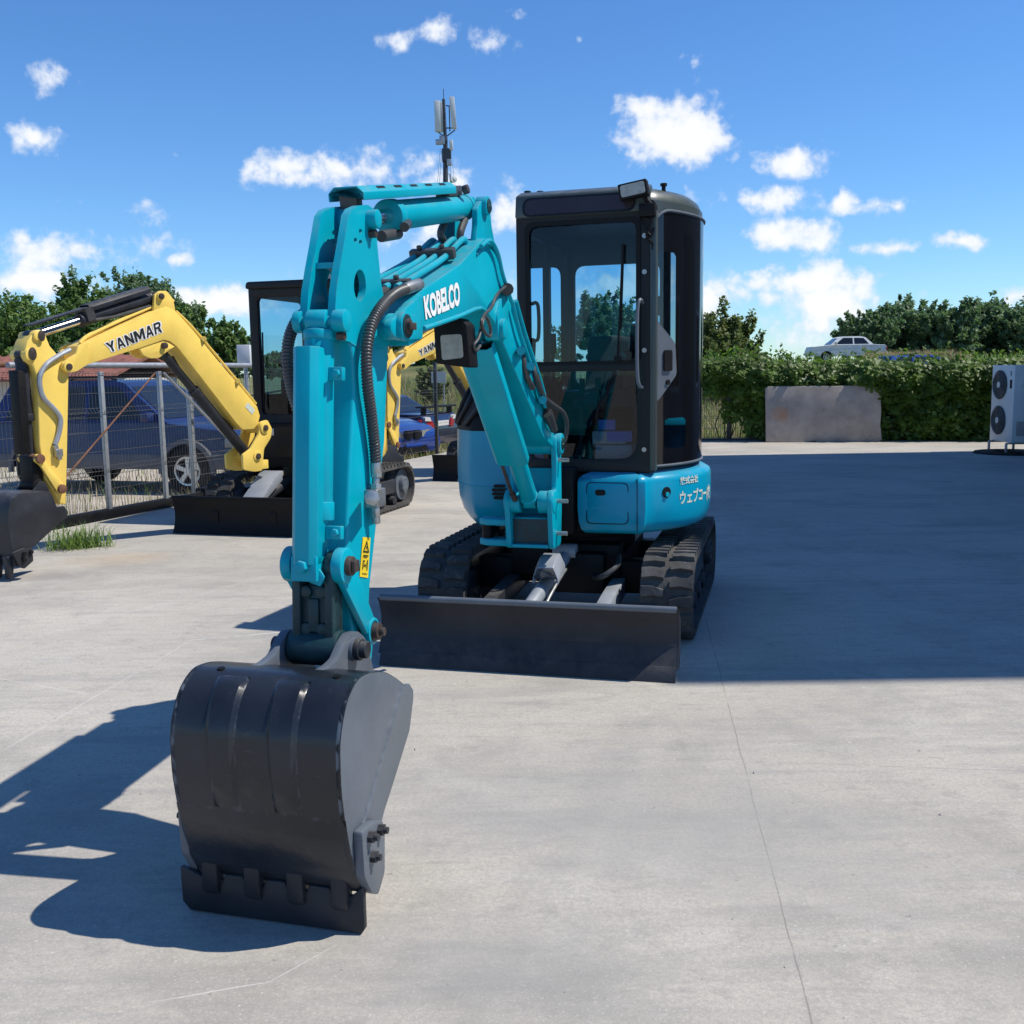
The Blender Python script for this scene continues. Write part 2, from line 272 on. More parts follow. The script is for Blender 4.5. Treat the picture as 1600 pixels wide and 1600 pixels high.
class MB:
    """collects geometry in world coordinates; build() links it as one mesh object"""
    def __init__(s): s.v = []; s.f = []
    def add(s, vs_, fs):
        o = len(s.v); s.v += [Vector(x) for x in vs_]; s.f += [tuple(i + o for i in f) for f in fs]; return s
    def prism(s, poly, fr, a, b, holes=()):
        """poly in (p,q); fr(p,c,q) -> world, swept over c from a to b"""
        n = len(poly)
        if not holes:
            s.add([fr(p, a, q) for p, q in poly] + [fr(p, b, q) for p, q in poly],
                  [tuple(range(n - 1, -1, -1)), tuple(range(n, 2 * n))] + [(i, (i + 1) % n, n + (i + 1) % n, n + i) for i in range(n)])
        else:
            loops = [poly] + list(holes); flat = [p for l in loops for p in l]
            tris = tessellate_polygon([[Vector((p[0], p[1], 0)) for p in l] for l in loops]); m = len(flat)
            fs = [tuple(t) for t in tris] + [tuple(m + i for i in reversed(t)) for t in tris]
            k = 0
            for l in loops:
                for i in range(len(l)):
                    fs.append((k + i, k + (i + 1) % len(l), m + k + (i + 1) % len(l), m + k + i))
                k += len(l)
            s.add([fr(p, a, q) for p, q in flat] + [fr(p, b, q) for p, q in flat], fs)
        return s
    def box(s, fr, x0, x1, y0, y1, z0, z1):
        return s.prism([(x0, z0), (x1, z0), (x1, z1), (x0, z1)], fr, y0, y1)
    def cyl(s, p0, p1, r, n=20, r2=None, caps=True):
        p0 = Vector(p0); p1 = Vector(p1); r2 = r if r2 is None else r2
        d = (p1 - p0).normalized(); a = d.orthogonal().normalized(); b = d.cross(a)
        vs_ = []
        for p, rr in ((p0, r), (p1, r2)):
            for i in range(n):
                t = 2 * math.pi * i / n; vs_.append(p + a * (rr * math.cos(t)) + b * (rr * math.sin(t)))
        fs = [(i, (i + 1) % n, n + (i + 1) % n, n + i) for i in range(n)]
        if caps: fs += [tuple(range(n - 1, -1, -1)), tuple(range(n, 2 * n))]
        return s.add(vs_, fs)
    def tube(s, pts, r, n=10, rf=None):
        pts = [Vector(p) for p in pts]; prev = None; vs_ = []
        for i, p in enumerate(pts):
            d = (pts[min(i + 1, len(pts) - 1)] - pts[max(i - 1, 0)]).normalized()
            if prev is None: a = d.orthogonal().normalized()
            else:
                a = prev - prev.dot(d) * d
                a = a.normalized() if a.length > 1e-6 else d.orthogonal().normalized()
            prev = a; b = d.cross(a); rr = rf(i) if rf else r
            for k in range(n):
                t = 2 * math.pi * k / n; vs_.append(p + a * (rr * math.cos(t)) + b * (rr * math.sin(t)))
        m = len(pts); fs = []
        for i in range(m - 1):
            for k in range(n): fs.append((i * n + k, i * n + (k + 1) % n, (i + 1) * n + (k + 1) % n, (i + 1) * n + k))
        fs += [tuple(range(n - 1, -1, -1)), tuple((m - 1) * n + k for k in range(n))]
        return s.add(vs_, fs)
    def loft(s, rings, caps=True, closed=True):
        n = len(rings[0]); vs_ = [p for r_ in rings for p in r_]; fs = []
        for i in range(len(rings) - 1):
            for k in range(n if closed else n - 1):
                fs.append((i * n + k, i * n + (k + 1) % n, (i + 1) * n + (k + 1) % n, (i + 1) * n + k))
        if caps and closed: fs += [tuple(range(n - 1, -1, -1)), tuple((len(rings) - 1) * n + k for k in range(n))]
        return s.add(vs_, fs)
    def bevel(s, w, seg=2, ang=32):
        s.bv = (w, seg, ang); return s
    def build(s, name, m, parent=None, smooth=35, bevel=0.0, seg=2, loc=None):
        me = bpy.data.meshes.new(name)
        off = root_offset(parent) if parent is not None else Vector(loc or (0, 0, 0))
        me.from_pydata([tuple(v - off) for v in s.v], [], s.f)
        bm = bmesh.new(); bm.from_mesh(me)
        bmesh.ops.recalc_face_normals(bm, faces=bm.faces)
        if bevel > 0:
            bmesh.ops.remove_doubles(bm, verts=bm.verts, dist=1e-5)
            es = [e for e in bm.edges if len(e.link_faces) == 2 and e.calc_face_angle(0) > R(38)]
            try: bmesh.ops.bevel(bm, geom=es, offset=bevel, segments=seg, affect='EDGES', clamp_overlap=True, profile=0.5)
            except Exception: pass
        bm.to_mesh(me); bm.free()
        if smooth:
            for p in me.polygons: p.use_smooth = True
            me.set_sharp_from_angle(angle=R(smooth))
        if m is not None: me.materials.append(m)
        if name in SPLIT and parent is not None:
            res = split_mesh(me)
            if len(res) > 1:
                obs = []
                for m_ in res:
                    o = bpy.data.objects.new(name, m_); COL.objects.link(o); o.parent = parent; obs.append(o)
                return obs[0]
        o = bpy.data.objects.new(name, me); COL.objects.link(o)
        if parent is not None: o.parent = parent
        elif loc: o.location = loc
        return o

def tag(o, label=None, cat=None, group=None, kind=None):
    for k, v in (('label', label), ('category', cat), ('group', group), ('kind', kind)):
        if v: o[k] = v
    return o
def thing(name, loc, label, cat, group=None):
    o = bpy.data.objects.new(name, None); COL.objects.link(o); o.location = loc; o.empty_display_size = 0.2
    return tag(o, label, cat, group)
def copy_tree(o, parent=None):
    c = o.copy(); COL.objects.link(c)
    if parent is not None: c.parent = parent
    for ch in [x for x in scene.objects if x.parent == o]: copy_tree(ch, c)
    return c

def spline(pts, n=8, closed=False):
    """Catmull-Rom through points of any dimension"""
    P_ = [tuple(p) for p in pts]; m = len(P_); out = []
    rng = range(m if closed else m - 1)
    for i in rng:
        p0 = P_[(i - 1) % m] if closed or i > 0 else P_[0]
        p1 = P_[i]; p2 = P_[(i + 1) % m]
        p3 = P_[(i + 2) % m] if closed or i + 2 < m else P_[-1]
        for k in range(n):
            t = k / n
            out.append(tuple(0.5 * (2 * b + (c - a) * t + (2 * a - 5 * b + 4 * c - d) * t * t + (3 * b - a - 3 * c + d) * t ** 3) for a, b, c, d in zip(p0, p1, p2, p3)))
    if not closed: out.append(P_[-1])
    return out
def rounded(pts, r, n=5):
    """rounds the corners of a 2D polygon; r a number or one per corner"""
    out = []; m = len(pts)
    for i in range(m):
        a = Vector(pts[i - 1]); b = Vector(pts[i]); c = Vector(pts[(i + 1) % m]); rr = r[i] if isinstance(r, (list, tuple)) else r
        da = a - b; dc = c - b; k = min(rr, da.length * 0.48, dc.length * 0.48)
        if k < 1e-5: out.append(tuple(b)); continue
        p0 = b + da.normalized() * k; p1 = b + dc.normalized() * k
        for j in range(n + 1):
            t = j / n; out.append(tuple((1 - t) ** 2 * p0 + 2 * t * (1 - t) * b + t * t * p1))
    return out
def circ(cx, cy, rx, ry=None, n=20):
    ry = rx if ry is None else ry
    return [(cx + rx * math.cos(2 * math.pi * i / n), cy + ry * math.sin(2 * math.pi * i / n)) for i in range(n)]

class Frame:
    """upright local frame: f = forward, s = sideways (picture right), z = up"""
    def __init__(s, cx, cy, yaw, z0=0.0):
        s.o = Vector((cx, cy, z0)); s.f = Vector((-math.sin(yaw), -math.cos(yaw), 0)); s.s = Vector((math.cos(yaw), -math.sin(yaw), 0)); s.yaw = yaw
    def __call__(s, f, c, z): return s.o + s.f * f + s.s * c + Vector((0, 0, z))
    def side(s, px, py, c):          # picture point on the upright plane c = const -> (f, z)
        d = ray(px, py); k = (s.o - CAMP + s.s * c).dot(s.s) / d.dot(s.s); p = CAMP + d * k - s.o
        return (p.dot(s.f), p.z)
    def front(s, px, py, f):         # picture point on the plane f = const -> (c, z)
        d = ray(px, py); k = (s.o - CAMP + s.f * f).dot(s.f) / d.dot(s.f); p = CAMP + d * k - s.o
        return (p.dot(s.s), p.z)

def text_shape(string, bold=0.0, shear=0.0):
    """font outline as a flat shape: (verts 2D scaled to height 1, faces)"""
    cu = bpy.data.curves.new('lettering', 'FONT'); cu.body = string; cu.offset = bold; cu.shear = shear; cu.resolution_u = 3
    ob = bpy.data.objects.new('lettering', cu); COL.objects.link(ob)
    dg = bpy.context.evaluated_depsgraph_get(); me = bpy.data.meshes.new_from_object(ob.evaluated_get(dg))
    vs_ = [(v.co.x, v.co.y) for v in me.vertices]; fs = [tuple(p.vertices) for p in me.polygons]
    bpy.data.objects.remove(ob); bpy.data.curves.remove(cu); bpy.data.meshes.remove(me)
    if not vs_: return [(0, 0)], []
    x0 = min(v[0] for v in vs_); x1 = max(v[0] for v in vs_); y0 = min(v[1] for v in vs_); y1 = max(v[1] for v in vs_)
    return [((x - x0) / (x1 - x0), (y - y0) / (y1 - y0)) for x, y in vs_], fs
def put_text(string, fn, name, m, parent, bold=0.0, shear=0.0):
    """fn maps (x 0..1, y 0..1) to a world point"""
    vs_, fs = text_shape(string, bold, shear)
    mb = MB(); mb.add([fn(x, y) for x, y in vs_], fs)
    return mb.build(name, m, parent, smooth=0)
def quad_map(a, b, c, d):
    """a lower left, b lower right, c upper right, d upper left"""
    a, b, c, d = map(Vector, (a, b, c, d))
    return lambda x, y: (a * (1 - x) + b * x) * (1 - y) + (d * (1 - x) + c * x) * y
# ================================================================== shared machine parts
def make_track(root, fr, c, length, height, width, name='crawler_track', lug='rubber', sprocket_mat='greydark', f_mid=0.0):
    """belt running round two wheels; fr local frame, c = sideways centre"""
    rad = height / 2 - 0.03; hl = length / 2 - rad - 0.03
    P = 2 * (2 * hl) + 2 * math.pi * rad
    def at(d, off):
        d %= P
        if d < 2 * hl: return (hl - d, rad + off, 0.0, 1.0)                       # top, going back
        d -= 2 * hl
        if d < math.pi * rad:
            a = math.pi / 2 + d / rad; return (-hl + (rad + off) * math.cos(a), (rad + off) * math.sin(a), math.cos(a), math.sin(a))
        d -= math.pi * rad
        if d < 2 * hl: return (-hl + d, -(rad + off), 0.0, -1.0)
        d -= 2 * hl; a = -math.pi / 2 + d / rad
        return (hl + (rad + off) * math.cos(a), (rad + off) * math.sin(a), math.cos(a), math.sin(a))
    zc = height / 2
    W = width / 2
    mb = MB(); n = 96; rings = []
    for i in range(n):
        d = P * i / n
        o = at(d, 0.004); q = at(d, -0.022)
        rings.append([fr(f_mid + o[0], c - W, zc + o[1]), fr(f_mid + o[0], c + W, zc + o[1]), fr(f_mid + q[0], c + W, zc + q[1]), fr(f_mid + q[0], c - W, zc + q[1])])
    rings.append(rings[0]); mb.loft(rings, caps=False)
    nl = int(P / 0.098)
    for i in range(nl):
        for sgn in (-1, 1):
            d0 = P * (i + (0.5 if sgn > 0 else 0.0)) / nl
            # chevron bar: wide outer foot, narrower inner end
            o1 = 0.03
            for (ca, cb, wa, wb, sh) in ((0.018, W - 0.004, 0.026, 0.036, 0.012),):
                pts = []
                for (cc, ww, ss) in ((ca, wa, 0), ((ca + cb) / 2, (wa + wb) / 2, sh), (cb, wb, sh * 0.6)):
                    pts.append((cc, d0 + ss - ww, d0 + ss + ww))
                lo = []; hi = []
                for cc, da, db in pts:
                    a1 = at(da, 0.0); b1 = at(db, 0.0); a2 = at(da + 0.009, o1); b2 = at(db - 0.009, o1)
                    lo.append((fr(f_mid + a1[0], c + sgn * cc, zc + a1[1]), fr(f_mid + b1[0], c + sgn * cc, zc + b1[1])))
                    hi.append((fr(f_mid + a2[0], c + sgn * (cc - 0.004 * (cc > ca)), zc + a2[1]), fr(f_mid + b2[0], c + sgn * (cc - 0.004 * (cc > ca)), zc + b2[1])))
                mb.loft([[lo[k][0], hi[k][0], hi[k][1], lo[k][1]] for k in range(3)])
        # guide lug seen along the centre
        q = at(P * i / nl, 0.0); q2 = at(P * i / nl, 0.014)
    t = mb.build(name, M['rub'], root, smooth=30)
    for k, ff, rr in ((0, hl, rad - 0.035), (1, -hl, rad - 0.045)):
        s = MB(); s.cyl(fr(f_mid + ff, c - W * .55, zc), fr(f_mid + ff, c + W * .55, zc), rr, 24)
        for e in (-1, 1):
            s.cyl(fr(f_mid + ff, c + e * W * .55, zc), fr(f_mid + ff, c + e * W * .86, zc), rr * .55, 20, r2=rr * .5)
            for j in range(6):
                a = j * math.pi / 3; s.cyl(fr(f_mid + ff + rr * .38 * math.cos(a), c + e * W * .86, zc + rr * .38 * math.sin(a)), fr(f_mid + ff + rr * .38 * math.cos(a), c + e * W * .9, zc + rr * .38 * math.sin(a)), 0.012, 6)
        if k == 1:
            for j in range(13):
                a = 2 * math.pi * j / 13; s.cyl(fr(f_mid + ff + rr * math.cos(a), c - .03, zc + rr * math.sin(a)), fr(f_mid + ff + rr * math.cos(a), c + .03, zc + rr * math.sin(a)), 0.022, 8)
        s.build('sprocket' if k else 'idler_wheel', M[sprocket_mat], t, bevel=0.006)
    f = MB(); f.prism(rounded([(-hl + .22, zc - .07), (hl - .18, zc - .07), (hl - .02, zc - .02), (hl - .02, zc + .03), (hl - .2, zc + .085), (-hl + .22, zc + .085)], .03, 3), lambda p, cc, q: fr(f_mid + p, cc, q), c - W * .62, c + W * .62)
    f.build('track_frame', M['greydark'], t, bevel=0.006)
    for j in range(4):
        x = -hl + .28 + j * (2 * hl - .5) / 3
        s = MB(); s.cyl(fr(f_mid + x, c - W * .7, .095), fr(f_mid + x, c + W * .7, .095), .055, 16); s.build('bottom_roller', M['greydark'], t, bevel=0.005)
    return t

def rod_cyl(root, fr, a, b, r, split, mats, name, rod_r=None, cap=0.03):
    """hydraulic cylinder in the c=0 plane from a=(f,c,z) barrel end to b rod end; split = barrel share"""
    A = fr(*a); B = fr(*b); mid = A.lerp(B, split); d = (B - A).normalized()
    mb = MB(); mb.cyl(A + d * r * .6, mid, r, 28); mb.cyl(mid - d * cap * 1.5, mid + d * .012, r * 1.1, 28); mb.cyl(A + d * r * .6, A + d * (r * .6 + .03), r * 1.08, 28)
    s = fr.s; mb.cyl(A - s * r * .75, A + s * r * .75, r * .8, 20); mb.cyl(A, A + d * r, r * .7, 16)
    c = mb.build(name, M[mats[0]], root, bevel=0.004)
    rb = MB(); rr = rod_r or r * .52; rb.cyl(mid, B - d * r * .5, rr, 24); rb.build('rod', M[mats[1]], c)
    e = MB(); e.cyl(B - s * r * .75, B + s * r * .75, r * .8, 20); e.cyl(B - d * (r * 1.1), B - d * r * .3, r * .7, 16); e.build('rod_eye', M[mats[0]], c, bevel=0.004)
    return c

def corrugated(mb, pts, r, pitch=0.012, n=12):
    pts = [Vector(p) for p in pts]; L = [0]
    for i in range(len(pts) - 1): L.append(L[-1] + (pts[i + 1] - pts[i]).length)
    m = int(L[-1] / pitch * 4); res = []
    j = 0
    for i in range(m + 1):
        d = L[-1] * i / m
        while j < len(L) - 2 and L[j + 1] < d: j += 1
        res.append(pts[j].lerp(pts[j + 1], (d - L[j]) / max(1e-6, L[j + 1] - L[j])))
    mb.tube(res, r, n, rf=lambda i: r * (1.0 if i % 4 in (0, 1) else 0.84))
    return mb

def boss(mb, fr, fz, c0, c1, r, n=24):
    mb.cyl(fr(fz[0], c0, fz[1]), fr(fz[0], c1, fz[1]), r, n)

# ================================================================== the teal mini excavator
YK = R(15)
KF = Frame(.45, 6.68, YK)                      # undercarriage
UF = Frame(.45, 6.68, R(17))                   # upper structure
BF = Frame(.145, 5.753, R(15.45))               # boom plane
EX = thing('mini_excavator', (.45, 6.68, 0), 'teal and black mini excavator with enclosed cab, bucket resting on the sunlit concrete', 'mini excavator', 'compact excavators parked in the yard')

# ---- undercarriage
for c in (-.665, .665):
    make_track(EX, KF, c, 1.98, .50, .30, f_mid=-.06)
u = MB()
u.box(KF, -.42, .42, -.36, .36, .24, .44)
for s_ in (-1, 1):
    for f_ in (-.42, .34): u.box(KF, f_, f_ + .14, *sorted((s_ * .34, s_ * .56)), .2, .4)
u.box(KF, .40, .62, -.1, .26, .22, .46); u.box(KF, .36, .5, -.34, .34, .30, .50)
u.cyl(KF(0, 0, .44), KF(0, 0, .56), .36, 40); u.cyl(KF(0, 0, .52), KF(0, 0, .60), .42, 40)
u.build('undercarriage', M['black'], EX, bevel=0.008)
h = MB(); h.tube([KF(*p) for p in spline([(.4, .18, .36), (.62, .20, .33), (.78, .28, .36), (.70, .36, .42), (.45, .32, .44)], 8)], .016, 10); h.build('undercarriage_hose', M['hose'], EX)

# ---- dozer blade
W = .79
prof = spline([(1.565, .365), (1.545, .33), (1.52, .26), (1.525, .17), (1.56, .085), (1.575, .06)], 5)
back = [(p - .03, z) for p, z in reversed(prof)]
b = MB(); b.prism(prof + back, KF, -W, W)
for c in (-.5, 0, .5): b.prism([(1.50, .33), (1.49, .08), (1.40, .08), (1.40, .26)], KF, c - .012, c + .012)
blade = b.build('dozer_blade', M['greydark'], EX, bevel=0.003)
e = MB(); e.prism([(1.568, .075), (1.602, .003), (1.59, 0.0), (1.553, .07)], KF, -W, W); e.build('cutting_edge', M['greydark'], blade, bevel=0.002)
te = MB(); te.cyl(KF(1.548, -W, .362), KF(1.548, W, .362), .017, 14); te.build('top_edge', M['grey'], blade)
for s_ in (-1, 1):
    e = MB(); e.prism(prof + [(1.50, .06), (1.47, .14), (1.475, .30)], KF, *sorted((s_ * W, s_ * (W + .012)))); e.build('end_plate', M['greydark'], blade, bevel=0.002)
for s_ in (-1, 1):
    a = MB(); a.prism(rounded([(.35, .30), (.80, .28), (1.50, .22), (1.50, .10), (.80, .16), (.35, .2)], .03, 3), KF, s_ * .33 - .04, s_ * .33 + .04)
    a.prism([(1.50, .30), (1.30, .235), (1.50, .20)], KF, s_ * .33 - .045, s_ * .33 + .045)
    a.build('blade_arm', M['greylight' if s_ > 0 else 'greydark'], EX, bevel=0.005)
bc = MB(); bc.cyl(KF(.60, .02, .44), KF(1.30, -.03, .28), .041, 28); bc.cyl(KF(1.28, -.03, .285), KF(1.5, -.035, .22), .03, 20)
bc.cyl(KF(.58, -.05, .465), KF(.58, .09, .465), .05, 20)
bc = bc.build('blade_cylinder', M['greylight'], EX, bevel=0.003)
cv = MB()
sec = lambda f_, z_, w_, d_: [KF(f_, .02 - w_, z_ - d_), KF(f_, .02 - w_, z_ - .02), KF(f_, .02 - w_ * .62, z_ + .045), KF(f_, .02 + w_ * .62, z_ + .045), KF(f_, .02 + w_, z_ - .02), KF(f_, .02 + w_, z_ - d_),
    KF(f_, .02 + w_ - .01, z_ - d_), KF(f_, .02 + w_ - .01, z_ - .022), KF(f_, .02 + w_ * .6, z_ + .036), KF(f_, .02 - w_ * .6, z_ + .036), KF(f_, .02 - w_ + .01, z_ - .022), KF(f_, .02 - w_ + .01, z_ - d_)]
cv.loft([sec(.94, .475, .075, .07), sec(1.04, .47, .075, .08), sec(1.12, .425, .072, .05)])
cvo = cv.build('cylinder_cover', M['greylight'], bc, bevel=0.003)
d_ = MB()
for c in (-.025, .045): d_.cyl(KF(1.08, c, .468), KF(1.092, c, .458), .012, 12)
d_.build('cover_hole', M['black'], cvo)
h = MB(); h.tube([KF(.9, .09, .42), KF(1.06, .09, .40), KF(1.22, .07, .335), KF(1.36, .06, .28)], .009, 10); h.cyl(KF(1.34, .062, .29), KF(1.42, .058, .262), .022, 14); h.build('grease_pipe', M['zinc'], bc)

# ---- platform and side covers
def arc(r_, a0, a1, n=14, cf=0.0, cs=-.02):
    return [(cf + r_ * math.cos(a0 + (a1 - a0) * i / n), cs + r_ * math.sin(a0 + (a1 - a0) * i / n)) for i in range(n + 1)]
def inset(poly, k):
    """poly of (f,c) moved inward by k along averaged normals"""
    out = []; m = len(poly); area = sum(poly[i][0] * poly[(i + 1) % m][1] - poly[(i + 1) % m][0] * poly[i][1] for i in range(m)); sg = 1 if area > 0 else -1
    for i in range(m):
        a = Vector(poly[i - 1]); b_ = Vector(poly[i]); c = Vector(poly[(i + 1) % m])
        n1 = (b_ - a); n2 = (c - b_)
        n1 = Vector((-n1.y, n1.x)).normalized() if n1.length > 1e-9 else Vector((0, 0)); n2 = Vector((-n2.y, n2.x)).normalized() if n2.length > 1e-9 else Vector((0, 0))
        nn = n1 + n2; nn = nn.normalized() if nn.length > 1e-6 else n1
        out.append(tuple(b_ + nn * (k * sg)))
    return out
def stack(mb, fr, poly, levels):
    rings = []
    for z, k in levels:
        rings.append([fr(f_, c_, z) for f_, c_ in (inset(poly, k) if k else poly)])
    return mb.loft(rings)
p = MB(); stack(p, UF, arc(.66, R(-180), R(180), 40)[:-1], [(.585, .05), (.60, 0), (.70, 0)]); p.box(UF, .3, .74, -.16, .13, .6, .98); p.box(UF, .1, .60, -.2, .45, .6, .94)
p.build('slew_platform', M['black'], EX, bevel=0.01)
a0 = math.asin((.53 + .02) / .86)
front = [(.705, .15), (.705, .50), (.69, .545)]
sidearc = arc(.86, R(42), R(150), 26)
cover = front + sidearc + [(-.5, .15)]
lv = [(.60, .05), (.625, .022), (.67, .006), (.75, -.002), (.90, 0.0), (.925, .006), (.945, .04), (.955, .09)]
sc = MB(); stack(sc, UF, cover, lv); side_cover = sc.build('side_cover', M['teal_deep'], EX, smooth=50)
# inspection panel on the front face, with its dark seam and latch
pn = MB(); ring = rounded([(.205, .665), (.445, .665), (.445, .90), (.205, .90)], .03, 4)
pn.prism([(a, b_) for a, b_ in ring], lambda pp, cc, q: UF(cc, pp, q), .702, .7065)
pnl = pn.build('access_panel', M['teal_deep'], side_cover, bevel=0.002)
sm = MB(); ro = rounded([(.200, .66), (.45, .66), (.45, .905), (.200, .905)], .032, 4)
sm.prism(ro, lambda pp, cc, q: UF(cc, pp, q), .700, .7056, holes=[ring]); sm.build('panel_seam', M['black'], side_cover, smooth=0)
lt = MB(); lt.prism(rounded([(.255, .828), (.315, .828), (.315, .862), (.255, .862)], .014, 3), lambda pp, cc, q: UF(cc, pp, q), .706, .7105); lt.build('panel_latch', M['black'], pnl)
vs_ = MB(); vs_.box(UF, .700, .7075, .499, .503, .62, .93); vs_.build('cover_seam', M['black'], side_cover, smooth=0)
def on_cover(s_, z, lift=.004):
    """point on the curved side cover: s_ metres of arc back from the front corner"""
    a = R(44) + s_ / .86; r_ = .86 + lift
    return UF(r_ * math.cos(a), -.02 + r_ * math.sin(a), z)
hl_ = MB(); cpt = on_cover(.10, .835, .002); nrm = (on_cover(.10, .835, .02) - cpt).normalized(); hl_.cyl(cpt - nrm * .012, cpt + nrm * .003, .032, 20); hl_.build('lifting_hole', M['black'], side_cover)
hk = MB(); hk.cyl(cpt + nrm * .004 - Vector((0, 0, .012)), cpt + nrm * .012 - Vector((0, 0, .012)), .014, 12); hk.build('hole_plug', M['teal'], side_cover)
put_text('株式会社', lambda x, y: on_cover(.21 + x * .20, .868 + y * .05), 'upper_lettering', M['faded'], side_cover, bold=.035)
put_text('ウェブコー(株)', lambda x, y: on_cover(.21 + x * .46, .735 + y * .10), 'lower_lettering', M['faded'], side_cover, bold=.03)

# ---- engine hood on the picture's left
hood = arc(.80, R(-42), R(-160), 26, cs=.0) + [(-.6, -.18), (.52, -.18), (.60, -.24), (.62, -.36), (.60, -.46)]
hlv = [(.555, .17), (.58, .115), (.62, .075), (.68, .035), (.76, .01), (.90, 0), (1.05, 0), (1.20, .004)]
hm = MB(); stack(hm, UF, hood, hlv); hood_o = hm.build('engine_hood', M['teal_deep'], EX, smooth=50)
sw = MB(); stack(sw, UF, inset(hood, -.002), [(.853, 0), (.857, 0)]); sw.build('hood_crease', M['teal'], hood_o, smooth=50)
gm = MB(); stack(gm, UF, inset(hood, .004), [(1.195, -.004), (1.28, .016), (1.36, .045), (1.44, .09), (1.52, .15), (1.58, .22)]); grille = gm.build('hood_grille', M['black'], hood_o, smooth=50)
gl = MB()
def on_hood(a, z):
    k = [(1.195, -.004), (1.28, .016), (1.36, .045), (1.44, .09), (1.52, .15), (1.58, .22)]
    for (z0, k0), (z1, k1) in zip(k, k[1:]):
        if z0 <= z <= z1: kk = k0 + (k1 - k0) * (z - z0) / (z1 - z0)
    r_ = .803 - kk; return UF(r_ * math.cos(a), r_ * math.sin(a), z)
for j in range(3):
    a_ = R(-48 - j * 13)
    gl.tube([on_hood(a_ + R(9) * math.sin(t * 3.0), 1.23 + .30 * t) for t in [i / 14 for i in range(15)]], .017, 8)
gl.build('grille_rib', M['cabdark'], grille)
for zz, hw in ((.862, .035), (.838, .046), (.814, .046), (.790, .035)):
    v = MB(); v.prism(rounded([(-.36 - hw, zz - .009), (-.36 + hw, zz - .009), (-.36 + hw, zz + .009), (-.36 - hw, zz + .009)], .008, 3), lambda pp, cc, q: UF(cc, pp, q), .60, .626); v.build('vent_slot', M['black'], hood_o)
hc = MB(); hc.prism(rounded([(-.34, .55), (-.19, .55), (-.19, .70), (-.28, .70)], [.0, .0, .03, .08], 5), lambda pp, cc, q: UF(cc, pp, q), .45, .628); hc.build('hood_recess', M['black'], hood_o)
cw = MB(); stack(cw, UF, arc(.82, R(120), R(200), 20) + [(-.5, -.2), (-.35, .5)], [(.60, .05), (.64, .01), (1.18, 0), (1.25, .05)]); cw.build('counterweight', M['teal_deep'], EX, smooth=50)

# ---- cab
CABF, CL, CR = .60, -.235, .59
frU = lambda pp, cc, q: UF(cc, pp, q)
ff = MB()
outer = rounded([(CL, .955), (CR, .955), (CR, 2.50), (CL, 2.50)], [.02, .02, .05, .07], 5)
hole1 = rounded([(CL + .075, 1.60), (.482, 1.60), (.482, 2.39), (CL + .075, 2.39)], [.02, .02, .075, .06], 6)
hole2 = rounded([(CL + .075, 1.03), (.482, 1.03), (.482, 1.545), (CL + .075, 1.545)], [.05, .12, .02, .02], 6)
ff.prism(outer, frU, .555, CABF, holes=[hole1, hole2])
cab = ff.build('cab', M['cabdark'], EX, bevel=0.006)
gs = MB(); 
gs.prism(rounded([(CL + .055, 1.585), (.50, 1.585), (.50, 2.41), (CL + .055, 2.41)], .05, 5), frU, .601, .607, holes=[rounded([(CL + .08, 1.605), (.475, 1.605), (.475, 2.384), (CL + .08, 2.384)], .05, 5)])
gs.build('windshield_seal', M['black'], cab, smooth=0)
for nm, z0, z1 in (('windshield', 1.59, 2.40), ('lower_windshield', 1.02, 1.555)):
    g = MB(); q = [UF(.585, CL + .06, z0), UF(.585, .495, z0), UF(.585, .495, z1), UF(.585, CL + .06, z1)]; g.add(q, [(0, 1, 2, 3)]); g.build(nm, M['pane'], cab, smooth=0)
wb = MB(); wb.tube([UF(.618, .37, 1.62), UF(.616, .385, 1.9), UF(.612, .40, 2.24)], .006, 6); wb.tube([UF(.611, .385, 1.78), UF(.611, .393, 2.0), UF(.611, .402, 2.26)], .009, 6); wb.cyl(UF(.60, .37, 1.615), UF(.63, .37, 1.615), .02, 12); wb.build('wiper', M['black'], cab)
pl = MB()
pl.box(UF, .555, .612, .556, .594, .965, 2.44); pl.build('corner_trim', M['cabgrey'], cab, bevel=0.008)
for z in (1.09, 1.66, 2.10, 2.30):
    bt = MB(); bt.cyl(UF(.60, .525, z), UF(.616, .525, z), .014, 12); bt.build('frame_bolt', M['zinc'], cab)
gh = MB(); gh.tube([UF(*p_) for p_ in spline([(.602, .515, 1.93), (.66, .505, 1.94), (.675, .495, 1.86), (.675, .495, 1.55), (.66, .505, 1.46), (.602, .515, 1.45)], 6)], .0105, 12); gh.build('grab_handle', M['grey'], cab)
# sun visor panel and roof
vp = MB(); vp.prism([(.56, 2.43), (.622, 2.435), (.60, 2.565), (.50, 2.60), (.45, 2.55)], UF, CL - .002, CR - .04); vp.build('visor_housing', M['cabgrey'], cab, bevel=0.012)
vi = MB(); vi.prism(rounded([(CL + .06, .02), (.46, .02), (.46, .105), (CL + .06, .105)], .04, 5), lambda pp, cc, q: UF(.626 - .17 * q + cc, pp, 2.43 + q), 0, .004); vi.build('smoked_visor', M['visor'], cab)
vr = MB(); vr.prism(rounded([(CL + .045, .008), (.475, .008), (.475, .117), (CL + .045, .117)], .05, 5), lambda pp, cc, q: UF(.625 - .17 * q + cc, pp, 2.43 + q), 0, .003, holes=[rounded([(CL + .06, .02), (.46, .02), (.46, .105), (CL + .06, .105)], .04, 5)]); vr.build('visor_rim', M['cabdark'], cab, smooth=0)
ARC = lambda a, lift=0.0: ((.85 + lift) * math.cos(a), -.08 + (.85 + lift) * math.sin(a))
